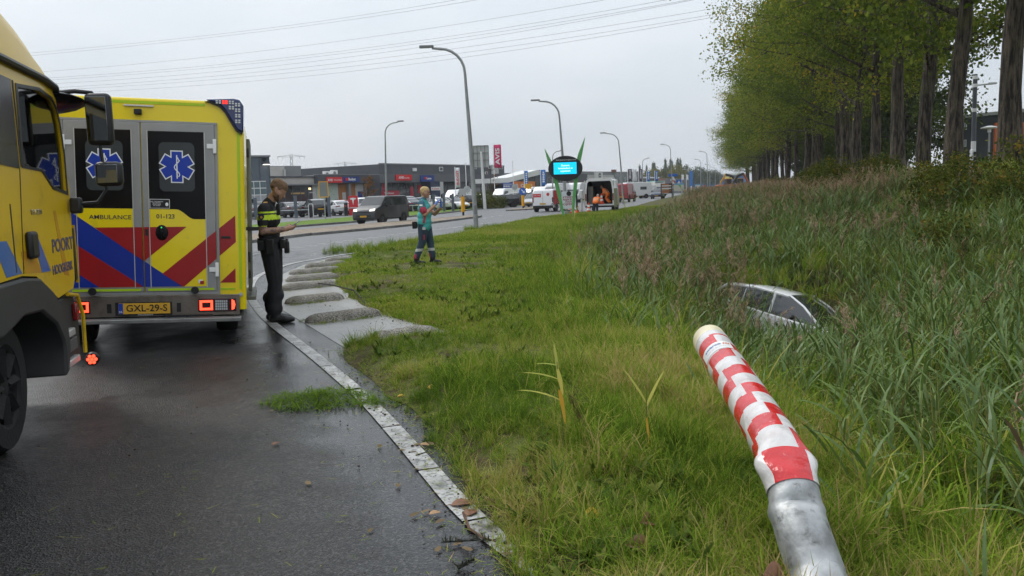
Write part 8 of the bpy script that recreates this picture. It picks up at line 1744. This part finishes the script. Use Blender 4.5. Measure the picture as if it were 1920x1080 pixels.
a, b, c = (-0.36, 3.74), (-0.23, 3.73), (-0.10, 3.75); twig([gp(*a), gp(*b, .02), gp(*c)], .004, 'dark needle-like sprig beside the white line', tk, 60)
a, b = (-0.27, 3.47), (-0.20, 3.50); twig([gp(*a), gp(*b, .03)], .012, 'dark cone-like sprig at the bottom edge of the road', tk, 50)
a, b, c = (-0.19, 4.31), (-0.10, 4.16), (-0.06, 4.01); twig([gp(*a), gp(*b, .03), gp(*c, .02)], .007, 'broken light stick on the dirt beside the line')
a, b = (-0.62, 5.07), (-0.55, 5.14); twig([gp(*a), gp(*b)], .005, 'short dark twig lying over the white line', tk)
a, b, c, d = (-3.72, 15.86), (-3.06, 14.54), (-2.56, 13.79), (-2.07, 12.13); twig([gp(*a, .06), gp(*b, .12), gp(*c, .1), gp(*d, .03)], .012, 'dark bare branch lying over the concrete bars', tk, 160)
# heap of mown grass on the asphalt
def heap(cx, cy, rx, ry, h, n, label):
    b = Blades(); rr = random.Random(int(cx*100)); o = thing('grass_heap', label, 'grass heap', (cx, cy, .006))
    for i in range(n):
        q = rr.random()**.8; a = rr.uniform(0, 6.28); x, y = rx*q*math.cos(a), ry*q*math.sin(a); b.blade((x, y, h*(1-q)**1.2*rr.random()), rr.uniform(0, 6.28), R(rr.uniform(-4, 40)), rr.uniform(.05, .14), rr.uniform(.005, .010), R(rr.uniform(10, 60)), 2, rr.uniform(-.15, .4))
    inst('clippings', b.mesh('clippings', [grass_m]), o)
g = (-1.56, 6.62); heap(g[0], g[1], .44, .36, .055, 1500, 'heap of mown grass lying on the asphalt left of the line'); g = (-1.08, 6.45); heap(g[0], g[1], .22, .16, .03, 240, 'thin scatter of mown grass across the white line')
# reed shoots with yellow leaves standing in the long grass
yel_l = leaf_mat('yellow_reed_leaf', [(.0, (.30, .33, .08)), (.5, (.48, .42, .10)), (1., (.55, .30, .04))], trans=.25, nscale=3)
def shoot(x, y, h, leaves, label, plume=None, lean=(0, 0)):
    o = thing('reed_shoot', label, 'reed', (x, y, float(terrain_z(x, y)))); b = Blades(); b.stalk([(0, 0, 0), (lean[0]*.5, lean[1]*.5, h*.5), (lean[0], lean[1], h)], .0045, .3, 0); inst('stem', b.mesh('shoot_stem', [stem_m]), o)
    for z, az, el, ln, w, dr, rd in leaves: b = Blades(); b.blade((lean[0]*z/h, lean[1]*z/h, z), R(az), R(el), ln, w, R(dr), 6, rd, 0); inst('leaf', b.mesh('shoot_leaf', [yel_l]), o)
    if plume:
        b = Blades(); rr = random.Random(2)
        for i in range(90): t = rr.random(); b.blade((plume[0]+.05*t+rr.gauss(0, .012), plume[1]+rr.gauss(0, .012), plume[2]-.16*t), rr.uniform(-.6, .6), R(rr.uniform(-80, -30)), rr.uniform(.04, .09), .006, R(30), 2, rr.random()*.5, 0)
        inst('plume', b.mesh('shoot_plume', [plume_m]), o)
g = (0.27, 4.75); shoot(g[0], g[1], .52, [(.30, 172, 25, .26, .036, 30, .2), (.42, 170, 20, .22, .034, 25, .25), (.46, 100, 70, .18, .02, 20, .3), (.50, 165, 12, .14, .028, 25, .1), (.36, -60, -70, .20, .03, 10, .95), (.48, -70, -60, .16, .028, 10, .6)], 'reed shoot with several yellow leaves and a brown plume', (.03, 0, .36), (-.03, 0))
g = (0.72, 4.61); shoot(g[0], g[1], .42, [(.32, 140, 55, .24, .024, 12, .3), (.30, 45, 50, .24, .022, 12, .3), (.24, -80, -75, .16, .014, 6, .95)], 'reed shoot with two spread yellow leaves right of the first')
g = (2.74, 36.98); shoot(g[0], g[1], .8, [(.3, 150, 60, .8, .05, 20, .1), (.3, 50, 65, .8, .05, 20, .2), (.3, 95, 75, .7, .05, 10, .1)], 'leafy reed shoot standing alone below the oval sign')
g = (7.36, 67.67); shoot(g[0], 54.5, 1.2, [(.3, 150, 40, 1.5, .06, 50, .3), (.3, 20, 50, 1.7, .06, 50, .2), (.3, 95, 65, 1.5, .05, 30, .1), (.4, 170, 50, 1.2, .05, 40, .0)], 'long-leaved reed in front of the open service van')
# crumbs of soil, clippings and bits on the wet road and along the grass edge
def clod(seed):
    r = random.Random(seed); mb = MB(); mb.ell((0, 0, .3), (1, .7+r.random()*.3, .6), 6, 4); mb.v = [(x*(1+r.uniform(-.25, .25)), y*(1+r.uniform(-.25, .25)), z) for x, y, z in mb.v]; return mb.mesh('crumb', mat('soil_crumb', (.035, .026, .018), .9, var=.4))
def bit(seed):
    b = Blades(); r = random.Random(seed)
    for i in range(2): b.blade((r.uniform(-.02, .02), r.uniform(-.02, .02), .003), r.uniform(0, 6.28), R(r.uniform(0, 10)), r.uniform(.03, .09), .004, R(8), 2, r.random()*.9, 0)
    return b.mesh('clipping', [grass_m])
def dryleaf(seed):
    b = Blades(); r = random.Random(seed); b.blade((0, 0, .004), 0, R(6), .06, .03, R(14), 3, r.random(), 0); return b.mesh('dry_leaf', [dry_m])
bits = proto_set('road_bit', [clod(1), clod(2), clod(3), bit(4), bit(5), bit(6), dryleaf(7), dryleaf(8)])
n1 = 2600; y = 2.2+9.5*rng.random(n1)**1.3; x = edge_x(y)-np.abs(rng.normal(0, .22, n1))+.10; n2 = 700; y2 = 2.4+12*rng.random(n2)**1.2; x2 = edge_x(y2)-rng.gamma(1.6, .75, n2)
n3 = 420; k = rng.random(n3); y3 = 9.2+13*k; x3 = edge_x(y3)-rng.random(n3)*1.5
x = np.concatenate([x, x2, x3]); y = np.concatenate([y, y2, y3]); n = len(x); ix = np.where(rng.random(n) < .45, rng.integers(0, 3, n), np.where(rng.random(n) < .95, rng.integers(3, 6, n), rng.integers(6, 8, n)))
sc = np.where(ix < 3, rng.gamma(2., .0014, n)+.0015, np.where(ix < 6, rng.uniform(.6, 1.3, n), rng.uniform(.5, 1.2, n)))
scatter('road_litter', 'crumbs of soil and grass clippings on the wet asphalt edge', 'litter', bits, np.stack([x, y, np.where(x > edge_x(y), .03, .009)], -1), np.stack([np.zeros(n), np.zeros(n), rng.uniform(0, 6.28, n)], -1), uni(sc), ix, rng.normal(0, .1, n))
# moss and short grass growing in the joints beside the concrete bars
bx_, by_ = [], []
for a, b in BARS:
    for k in range(26): t = rng.random(); s_ = rng.choice([-1, 1])*rng.uniform(.15, .26); dx, dy = b[0]-a[0], b[1]-a[1]; l_ = math.hypot(dx, dy); bx_.append(a[0]+dx*t*1.05-dy/l_*s_); by_.append(a[1]+dy*t*1.05+dx/l_*s_)
n = len(bx_); scatter('joint_grass', 'moss and short grass in the joints beside the concrete bars', 'grass', short, np.stack([bx_, by_, np.full(n, .004)], -1), rots(n, .2), uni(rng.uniform(.3, .9, n)), rng.integers(0, 5, n), rng.normal(0, .12, n))
# weeds: broad leaves among the verge grass
weed_m = leaf_mat('weed_leaves', [(.0, (.05, .09, .018)), (.6, (.10, .15, .03)), (1., (.18, .19, .05))], trans=.25, nscale=4)
def weed(seed):
    b = Blades(); r = random.Random(seed)
    for i in range(14): b.blade((0, 0, .0), r.uniform(0, 6.28), R(r.uniform(15, 70)), r.uniform(.05, .14), r.uniform(.018, .034), R(r.uniform(20, 70)), 3, r.random(), 0)
    return b.mesh('weed', [weed_m])
weeds = proto_set('weed', [weed(i) for i in range(4)]); n = 1500; y = 3+26*rng.random(n)**1.5; x = edge_x(y)+.1+rng.random(n)*(reed_x(y)-edge_x(y)+.6)
keep = vnoise(x, y, 1.2, 61) > .45; x, y = x[keep], y[keep]; n = len(x)
scatter('verge_weeds', 'broad-leaved weeds scattered through the verge grass', 'weeds', weeds, place(x, y, .0), rots(n, .15), uni(rng.uniform(.5, 1.2, n)), rng.integers(0, 4, n), (rng.random(n)-.5)*.4)
# ================================================================ damp air
hz = MB(); hz.b2((-700, -40, -3), (700, 1000, 60)); ho = hz.build('haze', mat('haze_air', (1, 1, 1))); ho['kind'] = 'stuff'; ho['label'] = 'thin damp haze over the whole street'
m = MT['haze_air']; t = m.node_tree; t.nodes.remove(t.nodes['Principled BSDF']); pv_ = t.nodes.new('ShaderNodeVolumePrincipled'); pv_.inputs['Color'].default_value = (.86, .9, .95, 1); pv_.inputs['Density'].default_value = .0003; pv_.inputs['Anisotropy'].default_value = .2
t.links.new(pv_.outputs[0], t.nodes['Material Output'].inputs['Volume'])
